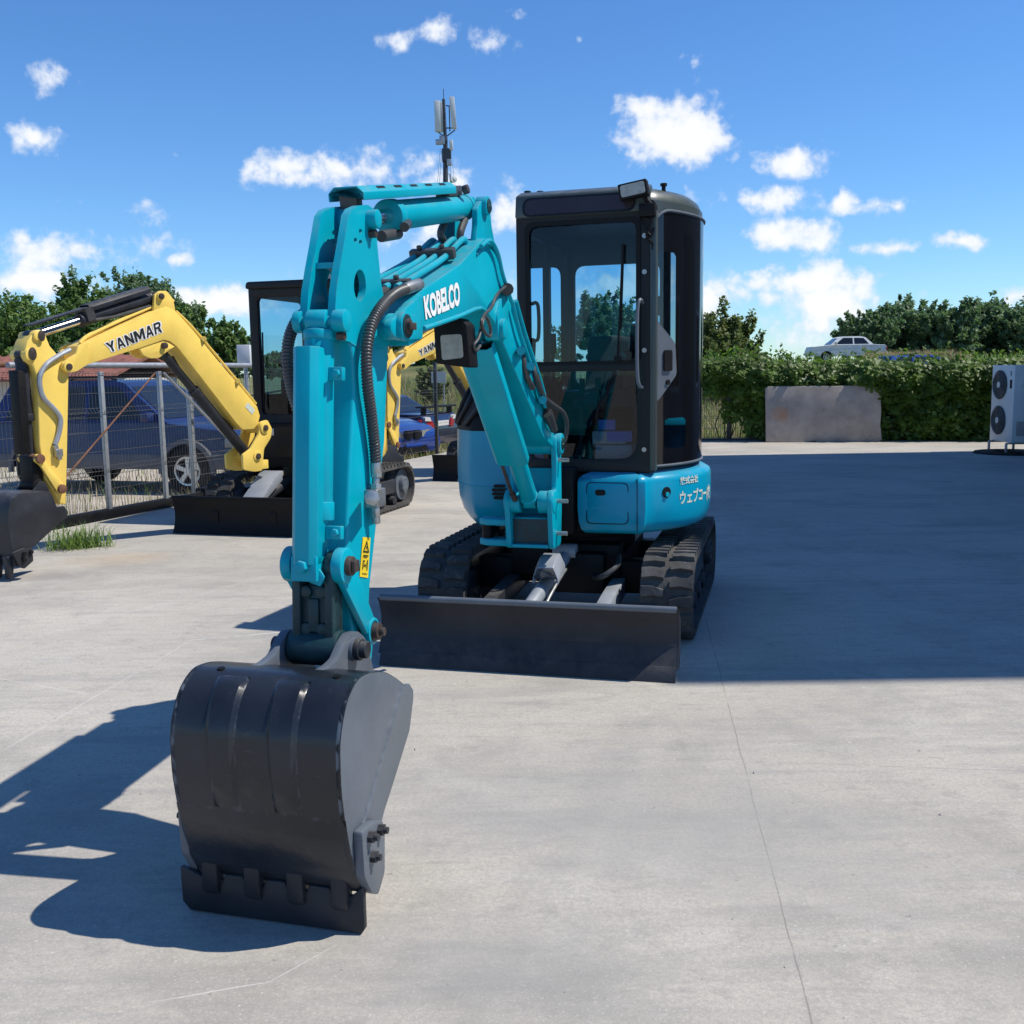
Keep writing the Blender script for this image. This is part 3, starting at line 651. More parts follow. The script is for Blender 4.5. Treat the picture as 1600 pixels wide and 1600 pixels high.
def cabplan(k):
    pts = [(CABF - .02 - k, CL + k), (CABF - .02 - k, CR - .06 - k)] + [( (.85 - k) * math.cos(a), -.08 + (.85 - k) * math.sin(a)) for a in [R(49 + i * 4.0) for i in range(20)]] + [(-.60 + k, .50 - k), (-.60 + k, CL + k)]
    return pts
rf = MB(); rf.loft([[UF(f_, c_, z) for f_, c_ in cabplan(k)] for z, k in ((2.455, .0), (2.50, .0), (2.545, .022), (2.575, .06), (2.59, .12))]); rf.build('roof', M['cabgrey'], cab, smooth=60)
# rear and left walls with their windows
rw = MB(); rw.prism([(CL, .955), (.5, .955), (.5, 2.47), (CL, 2.47)], frU, -.61, -.57, holes=[rounded([(CL + .07, 1.45), (.43, 1.45), (.43, 2.27), (CL + .07, 2.27)], .07, 5)]); rw.build('rear_frame', M['cabdark'], cab, bevel=0.004)
g = MB(); g.add([UF(-.59, CL + .05, 1.43), UF(-.59, .45, 1.43), UF(-.59, .45, 2.29), UF(-.59, CL + .05, 2.29)], [(0, 1, 2, 3)]); g.build('rear_window', M['pane'], cab, smooth=0)
lw = MB(); lw.prism([(-.60, .955), (.56, .955), (.56, 2.47), (-.60, 2.47)], UF, CL, CL + .04, holes=[rounded([(-.50, 1.42), (-.05, 1.42), (-.05, 2.36), (-.50, 2.36)], .06, 5), rounded([(.02, 1.42), (.49, 1.42), (.49, 2.36), (.02, 2.36)], .06, 5)]); lw.build('side_frame', M['cabdark'], cab, bevel=0.004)
g = MB(); g.add([UF(-.52, CL + .02, 1.4), UF(.51, CL + .02, 1.4), UF(.51, CL + .02, 2.38), UF(-.52, CL + .02, 2.38)], [(0, 1, 2, 3)]); g.build('side_window', M['pane'], cab, smooth=0)
ih = MB(); ih.tube([UF(*p_) for p_ in spline([(.50, CL + .06, 1.95), (.50, CL + .10, 1.94), (.50, CL + .10, 1.75), (.50, CL + .06, 1.74)], 5)], .011, 8); ih.build('inner_handle', M['black'], cab)
# curved door wall: one sheet split into surround, glossy door and its panes
DA0, DA1, DZ0, DZ1 = R(46.2), R(118), .965, 2.50
def in_rr(x, y, x0, x1, y0, y1, r_):
    if not (x0 <= x <= x1 and y0 <= y <= y1): return False
    cx = min(max(x, x0 + r_), x1 - r_); cy = min(max(y, y0 + r_), y1 - r_)
    return (x - cx) ** 2 + (y - cy) ** 2 <= r_ * r_
NX, NY = 130, 190
L_ = .85 * (DA1 - DA0)
def dpt(x, z, lift=0.0):   # point on the curved door wall
    a = DA0 + x / .85; f_, c_ = ARC(a, lift); return UF(f_, c_, z)
cls = {'roofside': MB(), 'surround': MB(), 'door': MB(), 'pane': MB(), 'lowpane': MB()}
grid = {}
for kind_, lift in (('roofside', .003), ('surround', 0.0), ('door', .012), ('pane', .012), ('lowpane', .012)):
    mb = cls[kind_]; idx = {}
    for i in range(NX):
        for j in range(NY):
            x = L_ * (i + .5) / NX; z = DZ0 + (DZ1 - DZ0) * (j + .5) / NY
            top = 2.452
            indoor = in_rr(x, z, .012, .86, .985, top, .03) and not (z > top - .16 and x < .172 and (x - .172) ** 2 + (z - (top - .16)) ** 2 > .16 ** 2)
            k = 'surround' if z < 2.27 or x > .9 else 'roofside'
            if indoor:
                k = 'door'
                if in_rr(x, z, .075, .225, 1.62, 2.22, .04): k = 'pane'
                elif in_rr(x, z, .12, .34, 1.09, 1.26, .035): k = 'lowpane'
            if k != kind_: continue
            ids = []
            for di, dj in ((0, 0), (1, 0), (1, 1), (0, 1)):
                key = (i + di, j + dj)
                if key not in idx:
                    idx[key] = len(mb.v); mb.v.append(dpt(L_ * key[0] / NX, DZ0 + (DZ1 - DZ0) * key[1] / NY, lift))
                ids.append(idx[key])
            mb.f.append(tuple(ids))
cls['surround'].build('door_surround', M['cabdark'], cab, smooth=60); cls['roofside'].build('roof_side', M['cabgrey'], cab, smooth=60)
door = cls['door'].build('door', M['gloss'], EX, smooth=60)
cls['pane'].v and cls['pane'].build('door_pane', M['panedark'], door, smooth=60)
cls['lowpane'].build('lower_door_pane', M['pane'], door, smooth=60)
dt = MB()
edge = [(.014 + .158 * (1 - math.cos(t)), 2.452 - .16 + .158 * math.sin(t)) for t in [R(90) * i / 10 for i in range(11)]]
pts = [(.014, 1.0)] + [(.014, 1.2 + i * .2) for i in range(5)] + edge + [(.172 + i * .08, 2.45) for i in range(1, 9)]
dt.tube([dpt(x, z, .014) for x, z in pts], .009, 8); dt.tube([dpt(x, .988, .014) for x in [.014 + i * .06 for i in range(15)]], .008, 8)
dt.build('door_trim', M['grey'], door)
hp = MB(); hpoly = rounded([(.016, 1.88), (.07, 1.82), (.21, 1.70), (.225, 1.52), (.08, 1.38), (.016, 1.33)], .02, 3)
hp.prism(hpoly, lambda pp, cc, q: dpt(pp, q, cc), .014, .021); hnd = hp.build('handle_plate', M['grey'], door)
hb = MB(); hb.prism(rounded([(.11, 1.54), (.175, 1.54), (.175, 1.66), (.11, 1.66)], .012, 3), lambda pp, cc, q: dpt(pp, q, cc), .021, .03); hb.cyl(dpt(.145, 1.475, .02), dpt(.145, 1.475, .028), .015, 14); hb.build('door_handle', M['black'], door)
rh = MB(); rh.cyl(dpt(.11, 1.86, -.03), dpt(.11, 1.97, -.03), .016, 10); rh.build('emergency_hammer', M['red'], cab)
# interior
it = MB(); it.box(UF, -.56, .54, CL + .05, .5, .955, 1.0); it.box(UF, -.56, .25, CL + .045, CL + .16, 1.0, 1.42); it.box(UF, -.56, .2, .38, .50, 1.0, 1.44); it.box(UF, -.56, -.3, CL + .05, .5, 1.0, 1.40); it.build('interior_trim', M['black'], cab, bevel=0.015)
se = MB(); se.prism(rounded([(.12, 1.30), (.12, 1.40), (-.22, 1.42), (-.36, 1.78), (-.46, 1.78), (-.36, 1.30)], .05, 4), UF, -.02, .42); se.prism(rounded([(-.38, 1.76), (-.39, 1.86), (-.45, 1.86), (-.45, 1.76)], .03, 4), UF, .26, .40); se.build('seat', M['seat'], cab, bevel=0.02)
for c in (CL + .13, .40):
    lv_ = MB(); lv_.tube([UF(.22, c, 1.42), UF(.28, c, 1.58), UF(.27, c, 1.68)], .012, 8); lv_.cyl(UF(.27, c, 1.66), UF(.265, c, 1.78), .024, 12, r2=.02); lv_.cyl(UF(.22, c, 1.42), UF(.25, c, 1.50), .05, 12, r2=.02); lv_.build('control_lever', M['black'], cab, bevel=0.004)
for c in (.10, .20):
    lv_ = MB(); lv_.tube([UF(.36, c, 1.0), UF(.40, c, 1.28), UF(.36, c, 1.46)], .01, 8); lv_.cyl(UF(.37, c, 1.42), UF(.355, c, 1.5), .018, 10); lv_.box(UF, .36, .46, c - .04, c + .04, 1.0, 1.04); lv_.build('travel_lever', M['black'], cab)
mn = MB(); mn.box(UF, .3, .42, .36, .5, 1.44, 1.60); mn.build('monitor', M['black'], cab, bevel=0.012)
b1 = MB(); b1.box(UF, .40, .54, .22, .44, 1.0, 1.11); b1.box(UF, .42, .53, .20, .40, 1.115, 1.19); b1.build('storage_box', M['paper'], cab, bevel=0.004)
b2 = MB(); b2.box(UF, .531, .5335, .24, .34, 1.20, 1.26); b2.box(UF, .5305, .533, .29, .44, 1.13, 1.19); b2.build('blue_card', M['bluecard'], cab)
# work lamp at the roof corner
lc = UF.front(990, 297, .69)
wl = MB(); wl.box(lambda a, c_, z: UF(.69 + a, lc[0] + c_ * math.cos(R(9)) - z * math.sin(R(9)), lc[1] + z * math.cos(R(9)) + c_ * math.sin(R(9))), -.05, .03, -.08, .08, -.042, .042)
wl.tube([UF(.64, lc[0] + .05, lc[1] - .03), UF(.62, lc[0] + .10, lc[1] - .09), UF(.60, .56, 2.42)], .014, 8); wl.box(UF, .60, .66, .50, .59, 2.40, 2.47)
wlo = wl.build('work_lamp', M['black'], EX, bevel=0.012)
ln = MB(); ln.prism(rounded([(-.068, -.032), (.068, -.032), (.068, .032), (-.068, .032)], .012, 3), lambda a, c_, z: UF(.69 + c_, lc[0] + a * math.cos(R(9)) - z * math.sin(R(9)), lc[1] + z * math.cos(R(9)) + a * math.sin(R(9))), .031, .034); ln.build('lamp_glass', M['lens'], wlo)
ch = MB(); ch.tube([UF(*p_) for p_ in spline([(.62, .54, 2.44), (.64, .57, 2.38), (.63, .54, 2.30), (.61, .57, 2.25), (.6, .56, 2.18)], 6)], .008, 8)
ch.tube([UF(*p_) for p_ in spline([(.62, .50, 2.42), (.65, .52, 2.36), (.63, .56, 2.30), (.62, .58, 2.34)], 6)], .007, 8); ch.build('lamp_cable', M['black'], cab)
for f_, c_ in ((.45, CL + .03), (.42, CL + .10), (.40, .60)):
    kn = MB(); kn.cyl(UF(f_, c_, 2.55), UF(f_, c_, 2.60), .012, 8); kn.cyl(UF(f_, c_, 2.60), UF(f_, c_, 2.615), .02, 8); kn.build('roof_bolt', M['black'], cab)
# ---- swing bracket, boom, arm and bucket: outlines lie on the boom's own upright planes
def out(fr, pts, c): return [fr.side(px, py, c) for px, py in pts]
z1 = lambda x, y: (400 + x * .2625, 270 + y * .2625)
z8 = lambda x, y: (740 + x * .13746, 640 + y * .13746)
FOOT = BF.side(868, 693, .115)
CYF = BF.side(829, 784, .0); CYT = BF.side(742, 515, .0)
KPIN = (.02, .78)
# swing bracket
sb = MB()
for c0, c1 in ((-.135, -.105), (.105, .135)):
    pl_ = [(FOOT[0] - .055, FOOT[1] + .05), (FOOT[0] + .045, FOOT[1] + .05), (FOOT[0] + .075, FOOT[1] - .02), (FOOT[0] + .06, FOOT[1] - .16), (CYF[0] - .05, CYF[1] + .05), (CYF[0] + .03, CYF[1] + .075), (CYF[0] + .07, CYF[1] + .01), (CYF[0] + .05, CYF[1] - .08), (CYF[0] + .03, CYF[1] - .26), (CYF[0] - .16, CYF[1] - .26), (FOOT[0] - .06, CYF[1] - .06)]
    sb.prism(rounded(pl_, .03, 4), BF, c0, c1)
sb.box(BF, CYF[0] - .15, CYF[0] - .02, -.105, .105, CYF[1] - .25, CYF[1] - .09)
sb.box(BF, FOOT[0] - .05, FOOT[0] - .03, -.105, .105, CYF[1] - .10, FOOT[1] - .14)
sb.prism([(CYF[0] - .02, CYF[1] - .255), (CYF[0] + .028, CYF[1] - .255), (CYF[0] + .028, CYF[1] - .235), (CYF[0] - .02, CYF[1] - .235)], BF, -.105, .105)
boss(sb, BF, (CYF[0], CYF[1]), -.14, -.05, .062); boss(sb, BF, (CYF[0], CYF[1]), .05, .14, .062)
boss(sb, BF, FOOT, .10, .155, .058); boss(sb, BF, FOOT, -.155, -.10, .058)
# ear for the swing cylinder on the left
for zz in (CYF[1] - .12, CYF[1] - .235):
    sb.prism([(CYF[0] - .13, -.12), (CYF[0] + .01, -.12), (CYF[0] - .0, -.26), (CYF[0] - .04, -.31), (CYF[0] - .12, -.31)], lambda p_, c, q: BF(p_, q, c), zz - .018, zz + .018)
bracket = sb.build('swing_bracket', M['teal'], EX, bevel=0.006)
t_ = MB(); t_.box(BF, CYF[0] - .10, CYF[0] - .02, -.095, .095, CYF[1] - .225, CYF[1] - .085); t_.build('bracket_core', M['grease'], bracket, bevel=0.006) if False else None
t_ = MB(); t_.box(BF, CYF[0] - .021, CYF[0] - .012, -.104, .104, CYF[1] - .234, CYF[1] - .10); t_.build('bracket_web', M['grease'], bracket, smooth=0)
sc_ = MB(); sc_.cyl(BF(CYF[0] - .07, -.27, CYF[1] - .215), BF(CYF[0] - .07, -.27, CYF[1] - .14), .034, 18); sc_.cyl(BF(CYF[0] - .07, -.27, CYF[1] - .178), BF(CYF[0] - .55, -.20, CYF[1] - .178), .032, 18); sc_.build('swing_cylinder', M['black'], EX)
pn_ = MB()
for zz, c in ((CYF[1] + .0, .14), (CYF[1] - .18, .135), (FOOT[1] - .09, .135)): pn_.cyl(BF(CYF[0] - .05 if zz < FOOT[1] - .1 else FOOT[0] + .02, c, zz), BF(CYF[0] - .05 if zz < FOOT[1] - .1 else FOOT[0] + .02, c + .06, zz), .012, 8)
pn_.build('lock_pin', M['zinc'], bracket)

# boom
BS = .115
bo = out(BF, [(640, 541), (661, 529), (661, 514), (690, 504), (718, 494), (740, 484), (750, 482), (760, 486), (773, 503), (800, 567), (831, 640), (850, 684)], BS)
top = out(BF, [(866, 680), (859, 655), (829, 559), (805, 482), (792, 440), (784, 408), (778, 388), (768, 374), (757, 372), (744, 386), (719, 413), (690, 433), (659, 454), (641, 472), (634, 490)], BS)
bm_ = MB(); poly = bo + [(FOOT[0] - .05, FOOT[1] - .045), (FOOT[0] - .07, FOOT[1])] + top
bm_.prism(poly, BF, -BS + .006, BS - .006)
for c in (-1, 1):     # side plates stand proud at top and bottom like the welded box
    bm_.prism(poly, BF, *sorted((c * (BS - .006), c * (BS))))
boss(bm_, BF, FOOT, -.104, .104, .06)
boom = bm_.build('boom', M['teal'], EX, bevel=0.005)
# raised weld flange along the underside of the upper boom
fl = MB(); fpts = out(BF, [(661, 516), (690, 506), (718, 496), (740, 486), (750, 484), (758, 489)], BS)
fl.tube([BF(p_[0], BS + .004, p_[1] + .006) for p_ in fpts], .009, 8)
fpts = out(BF, [(744, 398), (757, 384), (768, 385), (777, 400), (786, 430), (800, 476), (820, 540), (850, 640)], BS)
fl.tube([BF(p_[0], BS + .003, p_[1]) for p_ in spline(fpts, 4)], .006, 6); fl.build('weld_seam', M['teal'], boom)
# ears for the arm cylinder on the crown of the boom
CB = BF.side(755, 322, .08)
er = MB()
for c0, c1 in ((-.085, -.06), (.06, .085)):
    er.prism(rounded(out(BF, [(742, 392), (746, 352), (746, 326), (752, 314), (762, 314), (766, 326), (768, 352), (776, 396)], .085), .012, 3), BF, c0, c1)
boss(er, BF, CB, .055, .105, .04); boss(er, BF, CB, -.105, -.055, .04); er.build('boom_ear', M['teal'], boom, bevel=0.004)
# fork at the boom end, clasping the arm
PIV = BF.side(627, 510, .125)
fk = MB()
for c0, c1 in ((-.125, -.098), (.098, .125)):
    fp = out(BF, [(661, 458), (646, 472), (626, 490), (612, 500), (610, 515), (618, 527), (632, 532), (661, 529)], .125)
    fk.prism(rounded(fp, .015, 3), BF, c0, c1)
boss(fk, BF, PIV, .122, .145, .048); boss(fk, BF, PIV, -.145, -.122, .048); boss(fk, BF, PIV, .05, .1, .044); boss(fk, BF, PIV, -.1, -.05, .044)
fk.build('boom_fork', M['teal'], boom, bevel=0.004)
pv = MB(); boss(pv, BF, PIV, -.16, .158, .026); pv.prism([(PIV[0] - .028, PIV[1] - .012), (PIV[0] + .028, PIV[1] - .012), (PIV[0] + .028, PIV[1] + .012), (PIV[0] - .028, PIV[1] + .012)], BF, .158, .17); pv.build('boom_pin', M['pin'], boom, bevel=0.003)
LQ = [BF(*( (lambda q: (q[0], BS + .0035, q[1]))(BF.side(px, py, BS)) )) for px, py in ((664, 500), (718, 477), (716, 439), (660, 463))]
qm = quad_map(*LQ)
put_text('KOBELCO', qm, 'boom_lettering', M['white'], boom, bold=.045)
# pipes along the top of the boom
topline = out(BF, [(650, 462), (690, 432), (719, 411), (744, 384)], BS)
for i, c in enumerate((-.08, -.035, .01, .055)):
    pp = [BF(p_[0], c, p_[1] + .028) for p_ in [(topline[0][0] + .03, topline[0][1] + .0)] + topline[1:]] + [BF(topline[-1][0] - .05, c, topline[-1][1] + .02)]
    pm = MB(); pm.tube(spline([tuple(v) for v in pp], 6), .0125, 10); pm.build('hydraulic_pipe', M['teal'], EX)
for k in (0, 2):
    p_ = topline[k]; q_ = topline[k + 1]; d = Vector((q_[0] - p_[0], q_[1] - p_[1])).normalized()
    cm = MB(); fr_ = lambda a, c, z, p_=p_, d=d: BF(p_[0] + d.x * a + d.y * z, c, p_[1] + d.y * a + abs(d.x) * z)
    cm.box(fr_, .02, .06, -.10, .085, .008, .05)
    for c in (-.06, .035): cm.cyl(fr_(.04, c, .05), fr_(.04, c, .066), .012, 6)
    cm.build('pipe_clamp', M['hose'], boom, bevel=0.004)
for i, c in enumerate((-.075, -.035, .01)):
    st = MB(); st.cyl(BF(topline[0][0] + .02, c, topline[0][1] + .022), BF(topline[0][0] + .10, c * .98, topline[0][1] - .005), .016, 10); st.tube([BF(*p_) for p_ in spline([(topline[0][0] + .09, c, topline[0][1] + .0), (topline[0][0] + .2, c * .9, topline[0][1] - .02), (topline[0][0] + .34, c * .6, topline[0][1] - .06)], 6)], .013, 10); st.build('hydraulic_hose', M['hose'], EX)
# side pipe and small hose on the leg of the boom
def bp(px, py, c): q = BF.side(px, py, c); return BF(q[0], c, q[1])
sp = MB(); sp.tube(spline([tuple(bp(px, py, .135)) for px, py in ((752, 385), (766, 376), (778, 396), (786, 430), (799, 470))], 6), .009, 8); sp.build('hydraulic_pipe', M['teal'], EX)
kh = MB(); kh.tube(spline([tuple(bp(*p_)) for p_ in ((793, 445, .14), (777, 460, .15), (768, 480, .15), (757, 492, .15), (752, 505, .15), (758, 520, .15), (766, 525, .14), (765, 508, .14), (757, 495, .14), (748, 527, .14), (740, 540, .13), (744, 548, .13), (750, 540, .13))], 6), .007, 8); kh.build('lamp_cable', M['hose'], EX)
bkt = MB(); bkt.cyl(bp(793, 452, .115), bp(793, 452, .15), .028, 10); bkt.build('hose_bracket', M['pin'], boom)
jh = MB(); jh.tube(spline([tuple(bp(*p_)) for p_ in ((803, 640, .02), (795, 628, .0), (789, 600, .0), (790, 565, .02), (800, 549, .06), (813, 550, .10), (818, 565, .12), (824, 590, .13), (832, 606, .135))], 7), .015, 12); jh.build('boom_cylinder_hose', M['hose'], EX)
j2 = MB(); j2.tube(spline([tuple(bp(*p_)) for p_ in ((832, 570, .13), (838, 592, .15), (850, 620, .15), (866, 634, .16), (880, 645, .17), (886, 665, .17), (882, 690, .15))], 7), .013, 10); j2.tube(spline([tuple(bp(*p_)) for p_ in ((838, 585, .13), (846, 612, .14), (856, 640, .14), (862, 655, .15), (868, 670, .14))], 7), .012, 10)
j2.cyl(bp(855, 645, .14), bp(866, 672, .15), .028, 12, r2=.02); j2.build('platform_hose', M['hose'], EX)
j3 = MB(); j3.tube(spline([tuple(bp(*p_)) for p_ in ((800, 470, .135), (812, 520, .135), (826, 560, .135), (840, 600, .135), (852, 636, .135))], 6), .010, 8)
j3.tube(spline([tuple(bp(*p_)) for p_ in ((806, 470, .135), (820, 520, .135), (833, 560, .135), (846, 600, .135), (856, 640, .135))], 6), .010, 8); j3.build('boom_side_pipe', M['teal'], EX)
for px, py in ((829, 572), (814, 548), (848, 625)):
    cl_ = MB(); cl_.cyl(bp(px, py, .115), bp(px, py, .155), .022, 8); cl_.build('pipe_clip', M['teal'], boom)

# boom cylinder with its flat guard
bcyl = rod_cyl(EX, BF, (CYF[0], 0, CYF[1]), (CYT[0], 0, CYT[1]), .047, .55, ('teal', 'chrome'), 'boom_cylinder')
dv = Vector((CYT[0] - CYF[0], CYT[1] - CYF[1])); ln_ = dv.length; dv.normalize(); nv = Vector((dv.y, -dv.x))
GF = lambda a, c, h_: BF(CYF[0] + dv.x * a + nv.x * h_, c, CYF[1] + dv.y * a + nv.y * h_)
gd = MB(); ga, gb = ln_ * .33, ln_ * .97
gd.loft([[GF(a, c, h_) for c, h_ in ((-.085, .03), (-.085, .075), (-.065, .09), (.065, .09), (.085, .075), (.085, .03), (.079, .03), (.079, .07), (.062, .084), (-.062, .084), (-.079, .07), (-.079, .03))] for a in (ga, gb)])
gd.build('cylinder_guard', M['teal'], bcyl, bevel=0.003)
pp = MB(); pp.tube([GF(.08, -.07, .03), GF(.14, -.075, .035), GF(ga + .1, -.07, .045)], .010, 8); pp.cyl(GF(.06, -.07, .03), GF(.12, -.074, .033), .017, 10); pp.build('grease_hose', M['pin'], bcyl)
up_ = MB()
for c0, c1 in ((-.115, -.06), (.06, .125)): up_.prism(rounded([(CYT[0] - .06, CYT[1] - .055), (CYT[0] + .05, CYT[1] - .05), (CYT[0] + .06, CYT[1] + .05), (CYT[0] - .02, CYT[1] + .15), (CYT[0] - .14, CYT[1] + .10)], .03, 4), BF, c0, c1)
boss(up_, BF, CYT, .10, .145, .045); up_.build('cylinder_mount', M['teal'], boom, bevel=0.005)
# work light under the boom
lf = 1.60; lcn = BF.front(708, 540, lf)
lb = MB(); lfr = lambda a, c, z: BF(lf + a, lcn[0] + c, lcn[1] + z)
hp_ = rounded([BF.front(*q, lf) for q in ((679, 508), (718, 496), (730, 507), (736, 575), (683, 568))], .01, 3)
lb.prism(hp_, lambda p_, c, q: BF(lf + c, p_, q), -.10, .012, holes=[])
lamp = lb.build('work_lamp', M['black'], EX, bevel=0.006)
le = MB(); le.prism(rounded([BF.front(*q, lf) for q in ((690, 524), (723, 522), (726, 559), (693, 563))], .012, 4), lambda p_, c, q: BF(lf + c, p_, q), .0135, .018); le.build('lamp_glass', M['lens'], lamp)

# arm
AS = .055
body = [(547, 530), (553, 560), (554, 610), (551, 660), (548, 720), (545, 790), (542, 860), (541, 905), (548, 960), (556, 1030), (572, 1062), (580, 1052), (584, 1010), (580, 985), (577, 960), (579, 917), (589, 822), (597, 735), (602, 690), (605, 620), (607, 560), (609, 535), (606, 500), (598, 462), (575, 480), (556, 505)]
ar = MB(); bpoly = out(BF, body, AS); ar.prism(bpoly, BF, -AS, AS)
arm = ar.build('arm', M['teal'], EX, bevel=0.012, seg=3)
plate = [(543, 336), (549, 326), (560, 321), (574, 320), (583, 327), (587, 345), (588, 380), (591, 410), (594, 440), (599, 468), (607, 492), (608, 535), (598, 545), (575, 535), (560, 545), (545, 534), (531, 530), (523, 515), (522, 490), (524, 455), (529, 420), (536, 380)]
hole = circ(0, 0, 1, 1, 18); 
po = out(BF, plate, AS); 
ho = out(BF, [(561 + 9.5 * x, 446 + 25 * y) for x, y in hole], AS)
hs_ = [out(BF, [(cx + 2.6 * x, cy + 3.6 * y) for x, y in hole], AS) for cx, cy in ((554, 375), (562, 361), (562, 378))]
for c0, c1, nm in ((.034, AS + .003, 'arm_plate'), (-AS - .003, -.034, 'arm_plate')):
    ap_ = MB(); ap_.prism(po, BF, c0, c1, holes=[ho] + hs_)
    ap_.build(nm, M['teal'], arm, smooth=30)
cw_ = MB(); xa = out(BF, [(535, 412), (585, 414)], AS); cw_.box(BF, xa[1][0], xa[0][0] - .0, -.034, .034, xa[0][1] - .012, xa[0][1] + .006)
xa2 = out(BF, [(590, 400), (596, 470)], AS); cw_.prism([(xa2[0][0], xa2[0][1]), (xa2[0][0] + .012, xa2[0][1]), (xa2[1][0] + .012, xa2[1][1]), (xa2[1][0], xa2[1][1])], BF, -.034, .034)
cw_.build('cross_plate', M['teal'], arm)
AP = BF.side(590, 342, .088); BPN = BF.side(541, 501, .088)
pb = MB()
for pt, r_ in ((AP, .030), (BPN, .034)):
    boss(pb, BF, pt, .05, .092, r_); boss(pb, BF, pt, -.078, -.05, r_)
    boss(pb, BF, pt, -.06, .06, .02)
pb.build('pin_boss', M['teal'], arm, bevel=0.004)
for pt in (AP, BPN):
    b_ = MB(); b_.cyl(BF(pt[0], .058, pt[1] - .045), BF(pt[0], .082, pt[1] - .045), .014, 6); b_.build('retaining_bolt', M['pin'], arm)
# arm cylinder and its cover
acyl = rod_cyl(EX, BF, (CB[0], 0, CB[1]), (AP[0], 0, AP[1]), .053, .74, ('teal', 'chrome'), 'arm_cylinder', rod_r=.026)
dv2 = Vector((AP[0] - CB[0], AP[1] - CB[1])); l2 = dv2.length; dv2.normalize(); nv2 = Vector((-dv2.y, dv2.x)); nv2 = nv2 if nv2.y > 0 else -nv2
AF = lambda a, c, h_: BF(CB[0] + dv2.x * a + nv2.x * h_, c, CB[1] + dv2.y * a + nv2.y * h_)
cg = MB(); secg = ((-.062, .06), (-.062, .085), (-.04, .105), (.04, .105), (.062, .085), (.062, .06), (.056, .06), (.056, .083), (.037, .099), (-.037, .099), (-.056, .083), (-.056, .06))
cg.loft([[AF(a, c, h_) for c, h_ in secg] for a in (.30, l2 + .03)]); cgo = cg.build('cylinder_guard', M['teal'], acyl, bevel=0.003)
sl = MB()
for i in range(5):
    a = .40 + i * .16; sl.add([AF(a, .045, .1022), AF(a + .07, .045, .1022), AF(a + .07, .053, .0948), AF(a, .053, .0948)], [(0, 1, 2, 3)])
sl.build('guard_slot', M['black'], acyl, smooth=0)
gk = MB(); gk.box(AF, l2 - .03, l2 + .02, -.03, .03, .0, .095); gk.box(AF, .12, .3, -.03, .03, .05, .09); gk.cyl(AF(.16, .045, .07), AF(.16, .07, .075), .02, 8); gk.build('guard_mount', M['hose'], acyl, bevel=0.004)
gp = MB(); gp.cyl(AF(l2 * .72, .02, -.062), AF(l2 * .85, .02, -.062), .02, 12); gp.cyl(AF(l2 * .70, .05, -.03), AF(l2 * .76, .065, -.04), .017, 10); gp.tube(spline([tuple(AF(.2, -.03, -.05)), tuple(AF(.3, -.02, -.10)), tuple(AF(.15, -.03, -.18)), tuple(AF(.10, -.04, -.24))], 6), .016, 10); gp.tube(spline([tuple(AF(.12, .03, -.05)), tuple(AF(.2, .03, -.12)), tuple(AF(.05, .03, -.2)), tuple(AF(.02, .03, -.26))], 6), .016, 10); gp.build('cylinder_hose', M['hose'], acyl)

# bucket cylinder in front of the arm, in its long guard
RP = BF.side(541, 884, .095)
kcyl = rod_cyl(EX, BF, (BPN[0], 0, BPN[1]), (RP[0], 0, RP[1]), .045, .80, ('teal', 'chrome'), 'bucket_cylinder')
dv3 = Vector((RP[0] - BPN[0], RP[1] - BPN[1])); l3 = dv3.length; dv3.normalize(); nv3 = Vector((-dv3.y, dv3.x)); nv3 = nv3 if nv3.x > 0 else -nv3
KFm = lambda a, c, h_: BF(BPN[0] + dv3.x * a + nv3.x * h_, c, BPN[1] + dv3.y * a + nv3.y * h_)
kg = MB(); GC = -.008
kg.loft([[KFm(a, GC + c, h_) for c, h_ in ((-.042, .0), (-.042, .07), (-.022, .09), (.022, .09), (.042, .07), (.042, .0), (.037, 0), (.037, .068), (.02, .083), (-.02, .083), (-.037, .068), (-.037, 0))] for a in (.085, l3 - .005)])
kgo = kg.build('cylinder_guard', M['teal'], kcyl, bevel=0.003)
kb = MB(); kb.prism([(.02, -.02), (.06, .03), (.045, .06), (.0, .045)], lambda p_, c, q: KFm(l3 + q, p_ + GC, c), .05, .06)
kb.box(KFm, l3 - .03, l3 + .045, GC - .042, GC + .042, .04, .078); kb.cyl(KFm(l3 + .0, GC, .078), KFm(l3 + .0, GC, .105), .02, 6); kb.build('guard_foot', M['teal'], kcyl, bevel=0.003)
for a in (.16, l3 - .10):
    tb = MB(); tb.box(KFm, a - .02, a + .02, .034, .085, -.005, .02); tb.cyl(KFm(a, .068, .02), KFm(a, .068, .035), .013, 6); tb.build('guard_tab', M['teal'], kcyl, bevel=0.002)

# links
ID = BF.side(585, 986, .098)
lk = MB()
for c0, c1 in ((-.095, -.072), (.072, .095)):
    d_ = Vector((ID[0] - RP[0], ID[1] - RP[1])); n_ = Vector((-d_.y, d_.x)).normalized()
    lk.prism([(RP[0] + n_.x * .05, RP[1] + n_.y * .05), (ID[0] + n_.x * .034, ID[1] + n_.y * .034), (ID[0] - n_.x * .034, ID[1] - n_.y * .034), (RP[0] - n_.x * .05, RP[1] - n_.y * .05)], BF, c0, c1)
    boss(lk, BF, RP, c0 - .006, c1 + .006, .055); boss(lk, BF, ID, c0 - .004, c1 + .004, .044)
link = lk.build('side_link', M['teal'], EX, bevel=0.005)
lp = MB(); boss(lp, BF, RP, -.112, .118, .03); boss(lp, BF, ID, -.112, .118, .028); lp.box(BF, RP[0] - .018, RP[0] + .018, .117, .132, RP[1] - .018, RP[1] + .018); boss(lp, BF, ID, .117, .135, .014); lp.build('link_pin', M['pin'], link, bevel=0.003)
